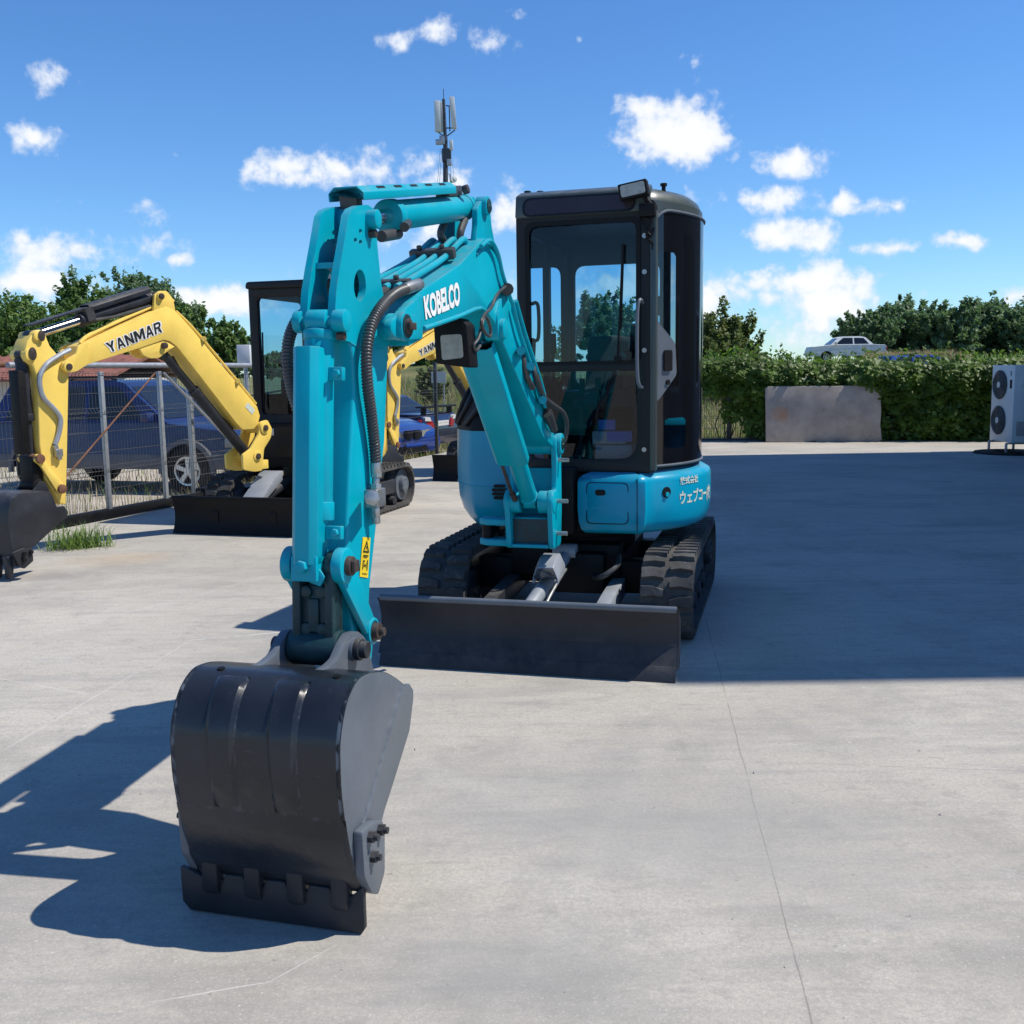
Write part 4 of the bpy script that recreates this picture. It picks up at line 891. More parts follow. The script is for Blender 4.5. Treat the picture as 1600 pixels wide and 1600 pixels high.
BP = BF.side(568, 1015, .15)
hl2 = MB()
d_ = Vector((BP[0] - RP[0], BP[1] - RP[1])); L2 = d_.length; d_.normalize(); n_ = Vector((-d_.y, d_.x)); n_ = n_ if n_.x > 0 else -n_
HF = lambda a, c, h_: BF(RP[0] + d_.x * a + n_.x * h_, c, RP[1] + d_.y * a + n_.y * h_)
hl2.box(HF, .06, L2, -.068, .068, -.03, .022)
for c in (-.054, .054): hl2.box(HF, -.03, L2, c - .014, c + .014, -.035, .04)
hl2.box(HF, .10, L2 - .05, -.018, .018, .02, .034)
boss(hl2, BF, BP, -.082, .082, .056); boss(hl2, BF, RP, -.07, -.04, .046); boss(hl2, BF, RP, .04, .07, .046)
for a, c in ((.08, -.026), (.08, .026), (L2 - .06, -.026), (L2 - .06, .028)): hl2.cyl(HF(a, c, .02), HF(a, c, .034), .02, 10)
hl2.build('bucket_link', M['grease'], EX, bevel=0.006)

# bucket
BW = .256
bz = lambda x, y: (240 + x * .325, 960 + y * .325)
shell = [(634, 1072), (622, 1062), (604, 1051), (586, 1050), (571, 1054), (558, 1064), (545, 1090), (537, 1122), (532, 1160), (532, 1200), (534, 1240), (541, 1296), (550, 1343), (565, 1394)]
so = spline(out(BF, shell, BW), 4)
def offset_curve(c_, k):
    o_ = []
    for i, p_ in enumerate(c_):
        a = Vector(c_[max(i - 1, 0)]); b_ = Vector(c_[min(i + 1, len(c_) - 1)]); d__ = (b_ - a).normalized(); n__ = Vector((-d__.y, d__.x)); o_.append((p_[0] + n__.x * k, p_[1] + n__.y * k))
    return o_
cen_ = Vector((sum(p_[0] for p_ in so) / len(so), sum(p_[1] for p_ in so) / len(so)))
tst = offset_curve(so, .014); sgn = 1 if (Vector(tst[20]) - cen_).length < (Vector(so[20]) - cen_).length else -1
si = offset_curve(so, .014 * sgn)
bk = MB(); bk.prism(so + si[::-1], BF, -BW, BW)
bucket = bk.build('bucket', M['shell'], EX, smooth=40)
back_e = out(BF, [(640, 1068), (646, 1078), (646, 1092), (640, 1142), (614, 1226), (600, 1270), (583, 1340), (572, 1398)], BW)
for s_ in (-1, 1):
    spm = MB(); spm.prism(so + back_e[::-1], BF, *sorted((s_ * (BW + .001), s_ * (BW - .017)))); spm.build('side_plate', M['grey'], bucket, bevel=0.004)
    wl_ = MB(); wp = out(BF, [(627, 1078), (600, 1170), (570, 1275), (553, 1330)], BW); 
    pts = [];
    for i in range(60):
        t = i / 59 * (len(wp) - 1); k = min(int(t), len(wp) - 2); f_ = t - k; pts.append(BF(wp[k][0] * (1 - f_) + wp[k + 1][0] * f_, s_ * (BW + .001), wp[k][1] * (1 - f_) + wp[k + 1][1] * f_))
    wl_.tube(pts, .006, 6, rf=lambda i: .004 + .0035 * random.random()); wl_.build('weld_bead', M['grey'], bucket)
    cu_ = MB(); cp = rounded(out(BF, [(566, 1300), (584, 1284), (598, 1280), (602, 1300), (602, 1362), (592, 1398), (582, 1396), (570, 1370)], BW + .03), .012, 3)
    cu_.prism(cp, BF, *sorted((s_ * (BW + .002), s_ * (BW + .03)))); cuo = cu_.build('side_cutter', M['grey'], bucket, bevel=0.004)
    bl_ = MB()
    for q in ((577, 1307), (592, 1296), (581, 1338)):
        pt = BF.side(q[0], q[1], BW + .03); bl_.cyl(BF(pt[0], s_ * (BW + .03), pt[1]), BF(pt[0], s_ * (BW + .046), pt[1]), .017, 6); bl_.cyl(BF(pt[0], s_ * (BW + .046), pt[1]), BF(pt[0], s_ * (BW + .058), pt[1]), .010, 10)
    bl_.build('cutter_bolt', M['greydark'], bucket)
# raised straps pressed into the shell, and the wear plate below them
def strap(i0, i1, c0, c1, h_, taper=0.0):
    o_ = offset_curve(so, -h_ * sgn); mb = MB(); m = i1 - i0
    ring = []
    for i in range(i0, i1 + 1):
        k = (i - i0) / m; e = min(1.0, min(i - i0, i1 - i) / 2.0)
        pt = Vector(so[i]).lerp(Vector(o_[i]), e); cc0 = c0 + taper * k; cc1 = c1 + taper * .2 * k
        ring.append([BF(so[i][0], cc0 - .008, so[i][1]), BF(pt.x, cc0 + .006, pt.y), BF(pt.x, cc1 - .006, pt.y), BF(so[i][0], cc1 + .008, so[i][1])])
    mb.loft(ring); return mb
N_ = len(so) - 1
for c0 in (-.15, .035): strap(21, 43, c0, c0 + .085, .010, .022).build('pressed_rib', M['shell'], bucket, smooth=30)
strap(43, N_, -BW + .006, BW - .006, .010).build('wear_plate', M['shell'], bucket, smooth=30)
lipf, lipz = so[-1]
for c in (-.205, -.07, .065, .20):
    th = MB(); th.prism([(lipf - .002, lipz + .10), (lipf + .03, lipz + .085), (lipf + .034, lipz - .03), (lipf + .02, lipz - .055), (lipf - .006, lipz - .05), (lipf - .014, lipz + .02)], BF, c - .026, c + .026); th.build('tooth', M['greydark'], bucket, bevel=0.008)
be = MB(); zt = lipz - .004
prof_ = []
for i, (c, z) in enumerate([(-BW - .055, zt + .02), (-BW - .02, zt + .012), (-.232, zt - .005), (-.17, zt - .005), (-.165, zt + .012), (-.105, zt + .012), (-.10, zt - .008), (-.04, zt - .008), (-.035, zt + .012), (.028, zt + .012), (.035, zt - .008), (.095, zt - .008), (.10, zt + .012), (.165, zt + .012), (.17, zt - .005), (.232, zt - .005), (BW + .012, zt + .03), (BW + .014, .02), (BW + .004, .004), (-BW - .025, .004), (-BW - .050, .03)]): prof_.append((c, z))
be.prism(prof_, lambda p_, c, q: BF(c + (zt - q) * .04, p_, q), lipf - .004, lipf + .016); be.build('bolt_on_edge', M['greydark'], bucket, bevel=0.004)
for c0, c1 in ((-.115, -.088), (.088, .115)):
    ea = MB(); ep = out(BF, [(492, 1052), (512, 1042), (525, 1030), (535, 1006), (545, 990), (557, 986), (568, 996), (574, 1016), (583, 1052), (600, 1075), (560, 1080), (520, 1070)], .11)
    ea.prism(rounded(ep, .012, 3), BF, c0, c1); boss(ea, BF, BP, c0 - .012, c1 + .012, .036); ea.build('bucket_ear', M['grey'], bucket, bevel=0.005)
pnb = MB(); boss(pnb, BF, BP, -.15, .165, .026); pnb.cyl(BF(BP[0], .125, BP[1]), BF(BP[0], .145, BP[1]), .034, 18); pnb.build('bucket_pin', M['greydark'], bucket, bevel=0.003)
ho_ = MB()
for c in (-.17, .19):
    i = 19; p_ = so[i]; q_ = offset_curve(so, -.004 * sgn)[i]; ho_.cyl(BF(p_[0], c, p_[1]), BF(q_[0], c, q_[1]), .011, 14)
ho_.build('drain_hole', M['black'], bucket)

# hoses on the arm
h1 = MB(); pts = spline([tuple(bp(*p_)) for p_ in ((655, 444, .10), (640, 450, .10), (619, 458, .105), (598, 477, .105), (581, 506, .095), (573, 548, .09), (574, 596, .088), (580, 646, .085), (585, 692, .083), (587, 722, .083))], 10)
corrugated(h1, pts[4:], .0195, .0105, 12); ho1 = h1.build('armoured_hose', M['hose'], EX, smooth=50)
f_ = MB(); f_.cyl(bp(655, 444, .10), bp(632, 452, .10), .021, 14); f_.cyl(bp(587, 722, .083), bp(588, 740, .083), .019, 14); f_.cyl(bp(588, 740, .083), bp(587, 760, .083), .013, 12); f_.cyl(bp(588, 738, .083), bp(588, 746, .083), .02, 6); f_.cyl(bp(587, 756, .083), bp(587, 766, .083), .02, 6)
f_.build('hose_fitting', M['zinc'], ho1, bevel=0.002)
v_ = MB(); v_.box(BF, *sorted((BF.side(580, 766, .08)[0], BF.side(594, 766, .08)[0])), .05, .10, BF.side(586, 792, .08)[1], BF.side(586, 764, .08)[1]); v_.cyl(bp(581, 778, .09), bp(581, 778, .125), .026, 6); v_.cyl(bp(581, 778, .125), bp(581, 778, .134), .017, 12); v_.cyl(bp(586, 792, .083), bp(587, 808, .083), .017, 6); v_.cyl(bp(587, 806, .083), bp(588, 818, .083), .014, 12); v_.build('shutoff_valve', M['zinc'], EX, bevel=0.003)
h2 = MB(); pts = spline([tuple(bp(*p_)) for p_ in ((520, 470, -.07), (492, 482, -.09), (468, 496, -.11), (453, 525, -.12), (449, 562, -.12), (454, 600, -.115), (464, 635, -.10), (478, 670, -.085), (490, 720, -.075))], 10)
corrugated(h2, pts, .0195, .0105, 12); h2.build('armoured_hose', M['hose'], EX, smooth=50)
# grease squeezed out round the pins
for pt, c_, r_ in ((RP, .096, .044), (ID, .096, .036), (PIV, .146, .04), (FOOT, .156, .034), (BP, .117, .034), (CB, .106, .03)):
    g_ = MB(); g_.cyl(BF(pt[0], c_ - .004, pt[1]), BF(pt[0], c_ + .004, pt[1]), r_, 20); g_.cyl(BF(pt[0] + .004, c_ - .004, pt[1] - r_ * .5), BF(pt[0] + .006, c_ + .003, pt[1] - r_ * .6), r_ * .7, 14); g_.build('grease_collar', M['grease'], EX, bevel=0.002)
# warning sticker on the arm
sq = [bp(*q) for q in ((562, 901, AS + .0025), (575, 903, AS + .0025), (579, 840, AS + .0025), (567, 839, AS + .0025))]
st_ = MB(); st_.add(sq, [(0, 1, 2, 3)]); stk = st_.build('warning_sticker', M['sticker'], arm, smooth=0)
sm_ = quad_map(*[v + BF.s * .002 for v in sq])
sk = MB()
tri = [(.5, .93), (.88, .62), (.12, .62)]; tin = [(.5, .86), (.74, .655), (.26, .655)]
sk.add([sm_(*p_) for p_ in tri + tin], [(0, 1, 4, 3), (1, 2, 5, 4), (2, 0, 3, 5)])
for (x0, y0, x1, y1) in ((.47, .70, .53, .79), (.47, .67, .53, .685), (.18, .53, .82, .555), (.18, .49, .7, .51), (.2, .18, .26, .42), (.2, .39, .45, .42), (.72, .18, .80, .44), (.35, .28, .62, .31), (.35, .24, .40, .36), (.58, .24, .62, .36), (.2, .08, .8, .10)):
    sk.add([sm_(x0, y0), sm_(x1, y0), sm_(x1, y1), sm_(x0, y1)], [(0, 1, 2, 3)])
sk.build('sticker_print', M['ink'], arm, smooth=0)
# ================================================================== the yellow mini excavators
YM = Frame(-2.19, 11.45, R(16.5))
ynear = atY(416, 667, 10.4); YAW2 = R(31)
yn = Vector((math.cos(YAW2), -math.sin(YAW2), 0)); ycen = ynear - yn * .095
YB = Frame(ycen.x, ycen.y, YAW2)
EY = thing('mini_excavator', (-2.19, 11.45, 0), 'yellow mini excavator with black cab, its boom reaching out over the weeds by the gate', 'mini excavator', 'compact excavators parked in the yard')
z6 = lambda x, y: (x * .3125, 420 + y * .3125)
def o6(pts, c, fr=None): return [(fr or YB).side(*z6(x, y), c) for x, y in pts]
for c in (-.63, .63):
    make_track(EY, YM, c, 2.06, .52, .30, sprocket_mat='grey')
u = MB(); u.box(YM, -.4, .4, -.34, .34, .22, .44); u.box(YM, -.36, -.2, -.5, .5, .2, .4); u.box(YM, .2, .36, -.5, .5, .2, .4); u.cyl(YM(0, 0, .42), YM(0, 0, .60), .36, 32); u.build('undercarriage', M['black'], EY, bevel=0.01)
W2 = .78
prof2 = spline([(1.60, .37), (1.585, .3), (1.56, .22), (1.565, .12), (1.60, .03), (1.615, .005)], 4)
b = MB(); b.prism(prof2 + [(p - .03, z) for p, z in reversed(prof2)], YM, -W2, W2); b.cyl(YM(1.59, -W2, .365), YM(1.59, W2, .365), .016, 12)
bl2 = b.build('dozer_blade', M['black'], EY, bevel=0.003)
for s_ in (-1, 1):
    a = MB(); a.prism([(.3, .32), (.9, .30), (1.57, .24), (1.57, .12), (.9, .18), (.3, .22)], YM, s_ * .32 - .04, s_ * .32 + .04); a.build('blade_arm', M['black'], EY, bevel=0.006)
cv = MB(); cv.prism([(.95, .58), (1.05, .56), (1.42, .33), (1.38, .28), (.95, .48)], YM, -.11, .11); cv.build('cylinder_cover', M['greylight'], EY, bevel=0.01)
cy = MB(); cy.cyl(YM(.6, 0, .45), YM(1.5, 0, .22), .05, 20); cy.build('blade_cylinder', M['greydark'], EY)
# body
p = MB(); stack(p, YM, arc(.76, R(-180), R(180), 40)[:-1], [(.60, .05), (.62, 0), (.72, 0)]); p.box(YM, .2, .78, -.42, .30, .60, 1.05); p.build('slew_platform', M['black'], EY, bevel=0.01)
ybody = arc(.79, R(35), R(325), 50, cs=0) + [(.40, -.30), (.40, .30)]
yb = MB(); stack(yb, YM, ybody, [(.62, .04), (.66, .01), (.78, 0), (.95, 0), (.975, .02)]); yb.build('body_cover', M['yellow'], EY, smooth=50)
cw2 = MB(); stack(cw2, YM, arc(.80, R(110), R(250), 30, cs=0), [(.66, .03), (.70, 0), (1.25, 0), (1.32, .05), (1.34, .12)]); cw2.build('counterweight', M['yellow'], EY, smooth=50)
fp2 = MB(); fp2.prism(rounded([(-.30, .70), (.25, .70), (.25, 1.02), (-.30, 1.02)], .03, 3), lambda pp, cc, q: YM(cc, pp, q), .78, .79); fp2.box(YM, .789, .792, -.28, -.12, .93, .96); fp2.build('front_plate', M['cabdark'], EY, bevel=0.003)
lb_ = MB(); lb_.prism([(-.20, .93), (-.06, .93), (-.06, 1.0), (-.20, 1.0)], lambda pp, cc, q: YM(cc, pp, q), .792, .795); lb_.build('maker_label', M['plate'], EY, smooth=0)
# cab
yl = YM.front(393, 560, .62)[0]; yr = yl + .98; yt = YM.front(393, 446, .62)[1]
fY = lambda pp, cc, q: YM(cc, pp, q)
cf = MB(); cf.prism(rounded([(yl, 1.0), (yr, 1.0), (yr, yt), (yl, yt)], [.02, .02, .05, .05], 4), fY, .56, .62, holes=[rounded([(yl + .095, 1.14), (yr - .09, 1.14), (yr - .09, yt - .13), (yl + .095, yt - .13)], .05, 5)])
ycab = cf.build('cab', M['cabdark'], EY, bevel=0.006)
w_ = MB(); w_.add([YM(.59, yl + .08, 1.12), YM(.59, yr - .07, 1.12), YM(.59, yr - .07, yt - .11), YM(.59, yl + .08, yt - .11)], [(0, 1, 2, 3)]); w_.build('windshield', M['pane'], ycab, smooth=0)
for c0, c1 in ((yl, yl + .05), (yr - .05, yr)):
    s_ = MB(); s_.prism([(-.62, .98), (.56, .98), (.56, yt), (-.62, yt)], YM, c0, c1, holes=[rounded([(-.52, 1.35), (.48, 1.35), (.48, yt - .12), (-.52, yt - .12)], .08, 5)]); s_.build('side_frame', M['cabdark'], ycab, bevel=0.006)
    g_ = MB(); cm = (c0 + c1) / 2; g_.add([YM(-.54, cm, 1.33), YM(.50, cm, 1.33), YM(.50, cm, yt - .1), YM(-.54, cm, yt - .1)], [(0, 1, 2, 3)]); g_.build('side_window', M['pane'], ycab, smooth=0)
s_ = MB(); s_.prism([(yl + .05, .98), (yr - .05, .98), (yr - .05, yt), (yl + .05, yt)], fY, -.62, -.57, holes=[rounded([(yl + .14, 1.42), (yr - .14, 1.42), (yr - .14, yt - .16), (yl + .14, yt - .16)], .06, 4)]); s_.build('rear_frame', M['cabdark'], ycab, bevel=0.005)
g_ = MB(); g_.add([YM(-.6, yl + .12, 1.4), YM(-.6, yr - .12, 1.4), YM(-.6, yr - .12, yt - .14), YM(-.6, yl + .12, yt - .14)], [(0, 1, 2, 3)]); g_.build('rear_window', M['pane'], ycab, smooth=0)
r_ = MB(); r_.prism(rounded([(yl - .015, yt - .04), (yr + .015, yt - .04), (yr + .0, yt + .035), (yl + .0, yt + .035)], .03, 3), fY, -.64, .66); r_.build('roof', M['cabdark'], ycab, bevel=0.015)
wl2 = MB(); wl2.cyl(YM(.45, yl + .86, yt + .03), YM(.45, yl + .86, yt + .08), .03, 14); wl2.cyl(YM(.45, yl + .86, yt + .07), YM(.45, yl + .86, yt + .15), .05, 16, r2=.045); wl2.build('roof_lamp', M['zinc'], EY)
se = MB(); se.prism(rounded([(.05, 1.12), (.05, 1.4), (-.28, 1.42), (-.42, 2.02), (-.52, 2.0), (-.4, 1.1)], .05, 4), YM, yl + .28, yl + .72); se.build('seat', M['seat'], ycab, bevel=0.02)
it = MB(); it.box(YM, -.55, .55, yl + .06, yr - .06, 1.0, 1.06); it.box(YM, -.5, .15, yl + .07, yl + .22, 1.06, 1.5); it.box(YM, -.5, .15, yr - .22, yr - .07, 1.06, 1.5); it.build('interior_trim', M['black'], ycab, bevel=0.01)
for c in (yl + .16, yr - .16):
    l_ = MB(); l_.tube([YM(.2, c, 1.45), YM(.26, c, 1.66), YM(.25, c, 1.8)], .02, 8); l_.build('control_lever', M['black'], ycab)
wi = MB(); wi.tube([YM(.63, yl + .13, 1.2), YM(.63, yl + .15, 2.0)], .01, 6); wi.build('wiper', M['black'], ycab)
gb = MB(); gb.tube([YM(*q) for q in spline([(.62, yr - .03, 1.9), (.70, yr - .03, 1.88), (.70, yr - .03, 1.4), (.62, yr - .03, 1.36)], 5)], .014, 8); gb.build('grab_handle', M['black'], EY)
mi = MB(); mi.box(YM, .60, .66, yr + .03, yr + .13, 1.55, 1.85); mi.tube([YM(.60, yr - .02, 1.9), YM(.63, yr + .08, 1.88), YM(.63, yr + .08, 1.8)], .01, 6); mi.build('mirror', M['black'], EY, bevel=0.015)
# swing post
yf = o6([(1318, 795)], .12)[0]; yc_ = o6([(1240, 935)], .0)[0]
sb2 = MB()
for c0, c1 in ((-.13, -.10), (.10, .13)):
    sb2.prism(rounded(o6([(1300, 765), (1335, 755), (1358, 800), (1352, 845), (1318, 900), (1308, 1010), (1268, 1015), (1215, 1005), (1210, 930), (1250, 900), (1290, 830)], .12), .02, 3), YB, c0, c1)
boss(sb2, YB, yf, .09, .145, .06); boss(sb2, YB, yf, -.145, -.09, .06); boss(sb2, YB, yc_, .05, .14, .055); boss(sb2, YB, yc_, -.14, -.05, .055)
q0, q1 = yc_[0] - .18, yc_[0] + .0
sb2.box(YB, q0, q1, -.10, .10, yc_[1] - .14, yc_[1] - .05); sb2.build('swing_bracket', M['yellow'], EY, bevel=0.006)
sp2 = MB(); boss(sp2, YB, yf, -.16, .16, .03); boss(sp2, YB, yc_, -.155, .155, .03); sp2.build('bracket_pin', M['pin'], EY, bevel=0.003)
# boom
ybp = o6([(385, 512), (440, 478), (700, 396), (770, 372), (820, 356), (850, 362), (885, 388), (1000, 535), (1180, 768), (1215, 805), (1270, 800), (1292, 772), (1300, 735), (1286, 688), (1100, 470), (960, 300), (905, 240), (870, 205), (835, 190), (790, 200), (620, 275), (440, 362), (400, 385), (392, 430)], .095)
yb_ = MB(); yb_.prism(ybp, YB, -.09, .09)
for c0, c1 in ((-.095, -.09), (.09, .095)): yb_.prism(ybp, YB, c0, c1)
boss(yb_, YB, yf, -.095, .095, .055)
yboom = yb_.build('boom', M['yellow'], EY, bevel=0.005)
e_ = MB(); ypiv = o6([(340, 490)], .125)[0]; yac = o6([(798, 138)], .09)[0]
for sgn_ in (-1, 1):
    e_.prism(rounded(o6([(770, 210), (775, 130), (800, 110), (835, 110), (852, 130), (868, 152), (880, 215)], .095), .012, 3), YB, *sorted((sgn_ * .065, sgn_ * .09)))
    e_.prism(rounded(o6([(440, 478), (385, 512), (345, 520), (312, 500), (312, 472), (340, 450), (380, 425), (392, 385), (440, 362)], .12), .012, 3), YB, *sorted((sgn_ * .095, sgn_ * .12)))
    e_.prism(rounded(o6([(700, 396), (722, 432), (760, 448), (800, 445), (850, 405), (880, 388), (820, 356)], .095), .012, 3), YB, *sorted((sgn_ * .06, sgn_ * .085)))
    boss(e_, YB, yac, sgn_ * .06, sgn_ * .11, .035); boss(e_, YB, ypiv, sgn_ * .10, sgn_ * .14, .045)
e_.build('boom_lug', M['yellow'], yboom, bevel=0.004)
ybc = o6([(818, 384)], .09)[0]
pn2 = MB()
for pt, w in ((ypiv, .15), (yac, .125), (ybc, .12)): boss(pn2, YB, pt, -w, w, .028)
pn2.build('boom_pin', M['pin'], yboom, bevel=0.003)
def yp(x, y, c): q = YB.side(*z6(x, y), c); return YB(q[0], c, q[1])
qy = quad_map(yp(548, 420, .0985), yp(806, 318, .0985), yp(797, 262, .0985), yp(526, 372, .0985))
def bold_outline(string, fn, parent):
    put_text(string, fn, 'lettering_outline', M['white'], parent, bold=.055, shear=.12)
LET = {'Y': [[(0, 1), (.27, 1), (.5, .65), (.73, 1), (1, 1), (.62, .42), (.62, 0), (.38, 0), (.38, .42)]],
 'A': [[(0, 0), (.36, 1), (.64, 1), (1, 0), (.76, 0), (.69, .2), (.31, .2), (.24, 0)], [(.38, .39), (.5, .74), (.62, .39)]],
 'N': [[(0, 0), (0, 1), (.24, 1), (.76, .40), (.76, 1), (1, 1), (1, 0), (.76, 0), (.24, .60), (.24, 0)]],
 'M': [[(0, 0), (0, 1), (.27, 1), (.5, .45), (.73, 1), (1, 1), (1, 0), (.79, 0), (.79, .62), (.58, .12), (.42, .12), (.21, .62), (.21, 0)]],
 'R': [[(0, 0), (0, 1), (.62, 1), (.84, .93), (.93, .75), (.9, .58), (.75, .46), (1, 0), (.72, 0), (.5, .42), (.24, .42), (.24, 0)], [(.24, .6), (.24, .82), (.56, .82), (.66, .79), (.69, .72), (.67, .65), (.56, .6)]]}
ink_ = MB(); rim_ = MB(); cx_ = 0.0
for ch_ in 'YANMAR':
    w_l = {'M': .19}.get(ch_, .142); lay = lambda p, lift: qy(cx_ + p[0] * w_l, p[1]) + YB.s * lift
    loops = LET[ch_]; flat = [p for l in loops for p in l]
    ink_.add([lay(p, .002) for p in flat], [tuple(t) for t in tessellate_polygon([[Vector((p[0], p[1], 0)) for p in l] for l in loops])])
    big = inset([(p[0] * w_l * 3.2, p[1]) for p in loops[0]], -.09); big = [(p[0] / (w_l * 3.2), p[1]) for p in big]
    rim_.add([lay(p, 0) for p in big], [tuple(range(len(big)))]); cx_ += w_l + .024
rim_.build('lettering_outline', M['white'], yboom, smooth=0); ink_.build('boom_lettering', M['ink'], yboom, smooth=0)
pi_ = MB()
for c, dz in ((.05, 14), (.0, 18), (-.05, 20)): pi_.tube(spline([tuple(yp(*q, c)) for q in ((400, 385 - dz), (450, 345 - dz), (620, 265 - dz), (800, 188 - dz), (868, 160))], 4), .014, 8)
pi_.build('hydraulic_pipe', M['yellow'], EY)
sl_ = MB(); sl_.tube(spline([tuple(yp(*q, .075)) for q in ((880, 212), (960, 290), (1100, 455), (1280, 675))], 4), .012, 8); sl_.build('edge_pipe', M['yellow'], yboom)
for q in ((1020, 350), (1190, 560)):
    k_ = MB(); k_.cyl(yp(*q, .06), yp(*q, .12), .025, 10); k_.build('pipe_clip', M['yellow'], yboom)
wp_ = MB(); wp_.prism(rounded([YB.side(*z6(x, y), .097) for x, y in ((1225, 690), (1240, 668), (1275, 705), (1262, 730))], .01, 3), YB, .0955, .098); wp_.build('maker_plate', M['faded'], yboom, smooth=0)
# boom cylinder (dark, below the boom), arm cylinder with cover
yb1 = rod_cyl(EY, YB, (yc_[0], 0, yc_[1]), (ybc[0], 0, ybc[1]), .052, .62, ('greydark', 'greydark'), 'boom_cylinder', rod_r=.04)
hs2 = MB(); hs2.tube(spline([tuple(yp(*q, -.02)) for q in ((860, 440), (930, 560), (1030, 670), (1160, 800))], 5), .02, 8); hs2.build('cylinder_hose', M['hose'], yb1)
yat = o6([(192, 335)], .105)[0]
yb2 = rod_cyl(EY, YB, (yac[0], 0, yac[1]), (yat[0], 0, yat[1]), .055, .62, ('greydark', 'chrome'), 'arm_cylinder', rod_r=.036)
dq = Vector((yat[0] - yac[0], yat[1] - yac[1])); lq = dq.length; dq.normalize(); nq = Vector((-dq.y, dq.x)); nq = nq if nq.y > 0 else -nq
QF = lambda a, c, h_: YB(yac[0] + dq.x * a + nq.x * h_, c, yac[1] + dq.y * a + nq.y * h_)
cg2 = MB(); cg2.loft([[QF(a, c, h_) for c, h_ in ((-.075, .05), (-.075, .085), (-.05, .11), (.05, .11), (.075, .085), (.075, .05), (.068, .05), (.068, .083), (.046, .103), (-.046, .103), (-.068, .083), (-.068, .05))] for a in (.06, lq * .56)]); cg2.build('cylinder_guard', M['greydark'], yb2, bevel=0.003)
cg3 = MB(); cg3.loft([[QF(a, c, h_) for c, h_ in ((-.05, .075), (-.05, .092), (.05, .092), (.05, .075), (.044, .075), (.044, .086), (-.044, .086), (-.044, .075))] for a in (lq * .5, lq * 1.0)]); cg3.build('rod_guard', M['greydark'], yb2, bevel=0.003)
hc2 = MB(); hc2.tube([QF(.1, .05, -.06), QF(lq * .4, .055, -.05), QF(lq * .58, .05, -.02)], .014, 8); hc2.box(QF, lq * .54, lq * .60, -.07, .075, -.02, .09); hc2.build('cylinder_pipe', M['hose'], yb2)
# arm
yarm = o6([(175, 310), (205, 303), (225, 322), (250, 385), (285, 425), (320, 440), (342, 480), (345, 540), (342, 700), (336, 1000), (331, 1180), (300, 1178), (270, 1120), (225, 1050), (198, 880), (192, 700), (192, 560), (165, 485), (128, 460), (120, 425), (140, 360)], .085)
ya = MB(); ya.prism(yarm, YB, -.085, .085); yao = ya.build('arm', M['yellow'], EY, bevel=0.012, seg=3)
ykb = o6([(155, 430)], .1)[0]; yrd = o6([(195, 950)], .11)[0]; yid = o6([(300, 1100)], .1)[0]
ybk = MB()
for pt, r_ in ((yat, .038), (ykb, .05)): boss(ybk, YB, pt, -.105, .105, r_)
ybk.build('pin_boss', M['yellow'], yao, bevel=0.004)
fr4 = MB()
for q, r_ in (((200, 335), .03), ((155, 425), .035)): pt = YB.side(*z6(*q), .088); fr4.prism([(pt[0] + dx, pt[1] + dz) for dx, dz in circ(0, 0, r_, r_ * 1.5, 14)], YB, .106, .114)
fr4.build('pin_cap', M['pin'], yao, bevel=0.003)
yk2 = rod_cyl(EY, YB, (ykb[0] + .02, 0, ykb[1]), (yrd[0], 0, yrd[1]), .05, .62, ('greydark', 'greydark'), 'bucket_cylinder', rod_r=.035)
dk = Vector((yrd[0] - ykb[0], yrd[1] - ykb[1])); lk2 = dk.length; dk.normalize(); nk = Vector((-dk.y, dk.x)); nk = nk if nk.x > 0 else -nk
SF = lambda a, c, h_: YB(ykb[0] + dk.x * a + nk.x * h_, c, ykb[1] + dk.y * a + nk.y * h_)
kg2 = MB(); kg2.box(SF, .12, lk2 * .95, -.06, .06, .085, .10); kg2.box(SF, .12, lk2 * .95, .045, .055, .03, .09); kg2.build('cylinder_guard', M['black'], yk2, bevel=0.004)
yh = MB(); yh.tube(spline([tuple(yp(*q, .105)) for q in ((350, 405), (300, 430), (230, 480), (198, 550), (215, 640), (270, 700), (302, 750), (295, 820), (275, 880))], 6), .021, 10); yho = yh.build('hydraulic_hose', M['galv'], EY)
yv = MB(); yv.cyl(yp(275, 880, .105), yp(300, 955, .105), .022, 8); yv.box(YB, *sorted((YB.side(*z6(270, 920), .1)[0], YB.side(*z6(305, 920), .1)[0])), .085, .13, YB.side(*z6(290, 940), .1)[1], YB.side(*z6(290, 900), .1)[1]); yv.build('shutoff_valve', M['zinc'], EY, bevel=0.004)
lk_ = MB()
for c0, c1 in ((-.12, -.092), (.092, .12)):
    lk_.prism(rounded(o6([(180, 925), (215, 930), (240, 985), (318, 1080), (320, 1115), (290, 1125), (200, 985), (170, 960)], .11), .012, 3), YB, c0, c1)
lk_.build('side_link', M['yellow'], EY, bevel=0.005)
ybp2 = o6([(200, 1085)], .1)[0]
lp_ = MB()
for pt in (yrd, yid): boss(lp_, YB, pt, -.14, .14, .038)
lp_.build('link_pin', M['rust'], EY, bevel=0.004)
hl3 = MB(); dd = Vector((ybp2[0] - yrd[0], ybp2[1] - yrd[1])); ll = dd.length; dd.normalize(); nn_ = Vector((-dd.y, dd.x)); HY = lambda a, c, h_: YB(yrd[0] + dd.x * a + nn_.x * h_, c, yrd[1] + dd.y * a + nn_.y * h_)
hl3.box(HY, -.02, ll, -.085, .085, -.045, .045); boss(hl3, YB, ybp2, -.09, .09, .055); hl3.build('bucket_link', M['black'], EY, bevel=0.008)
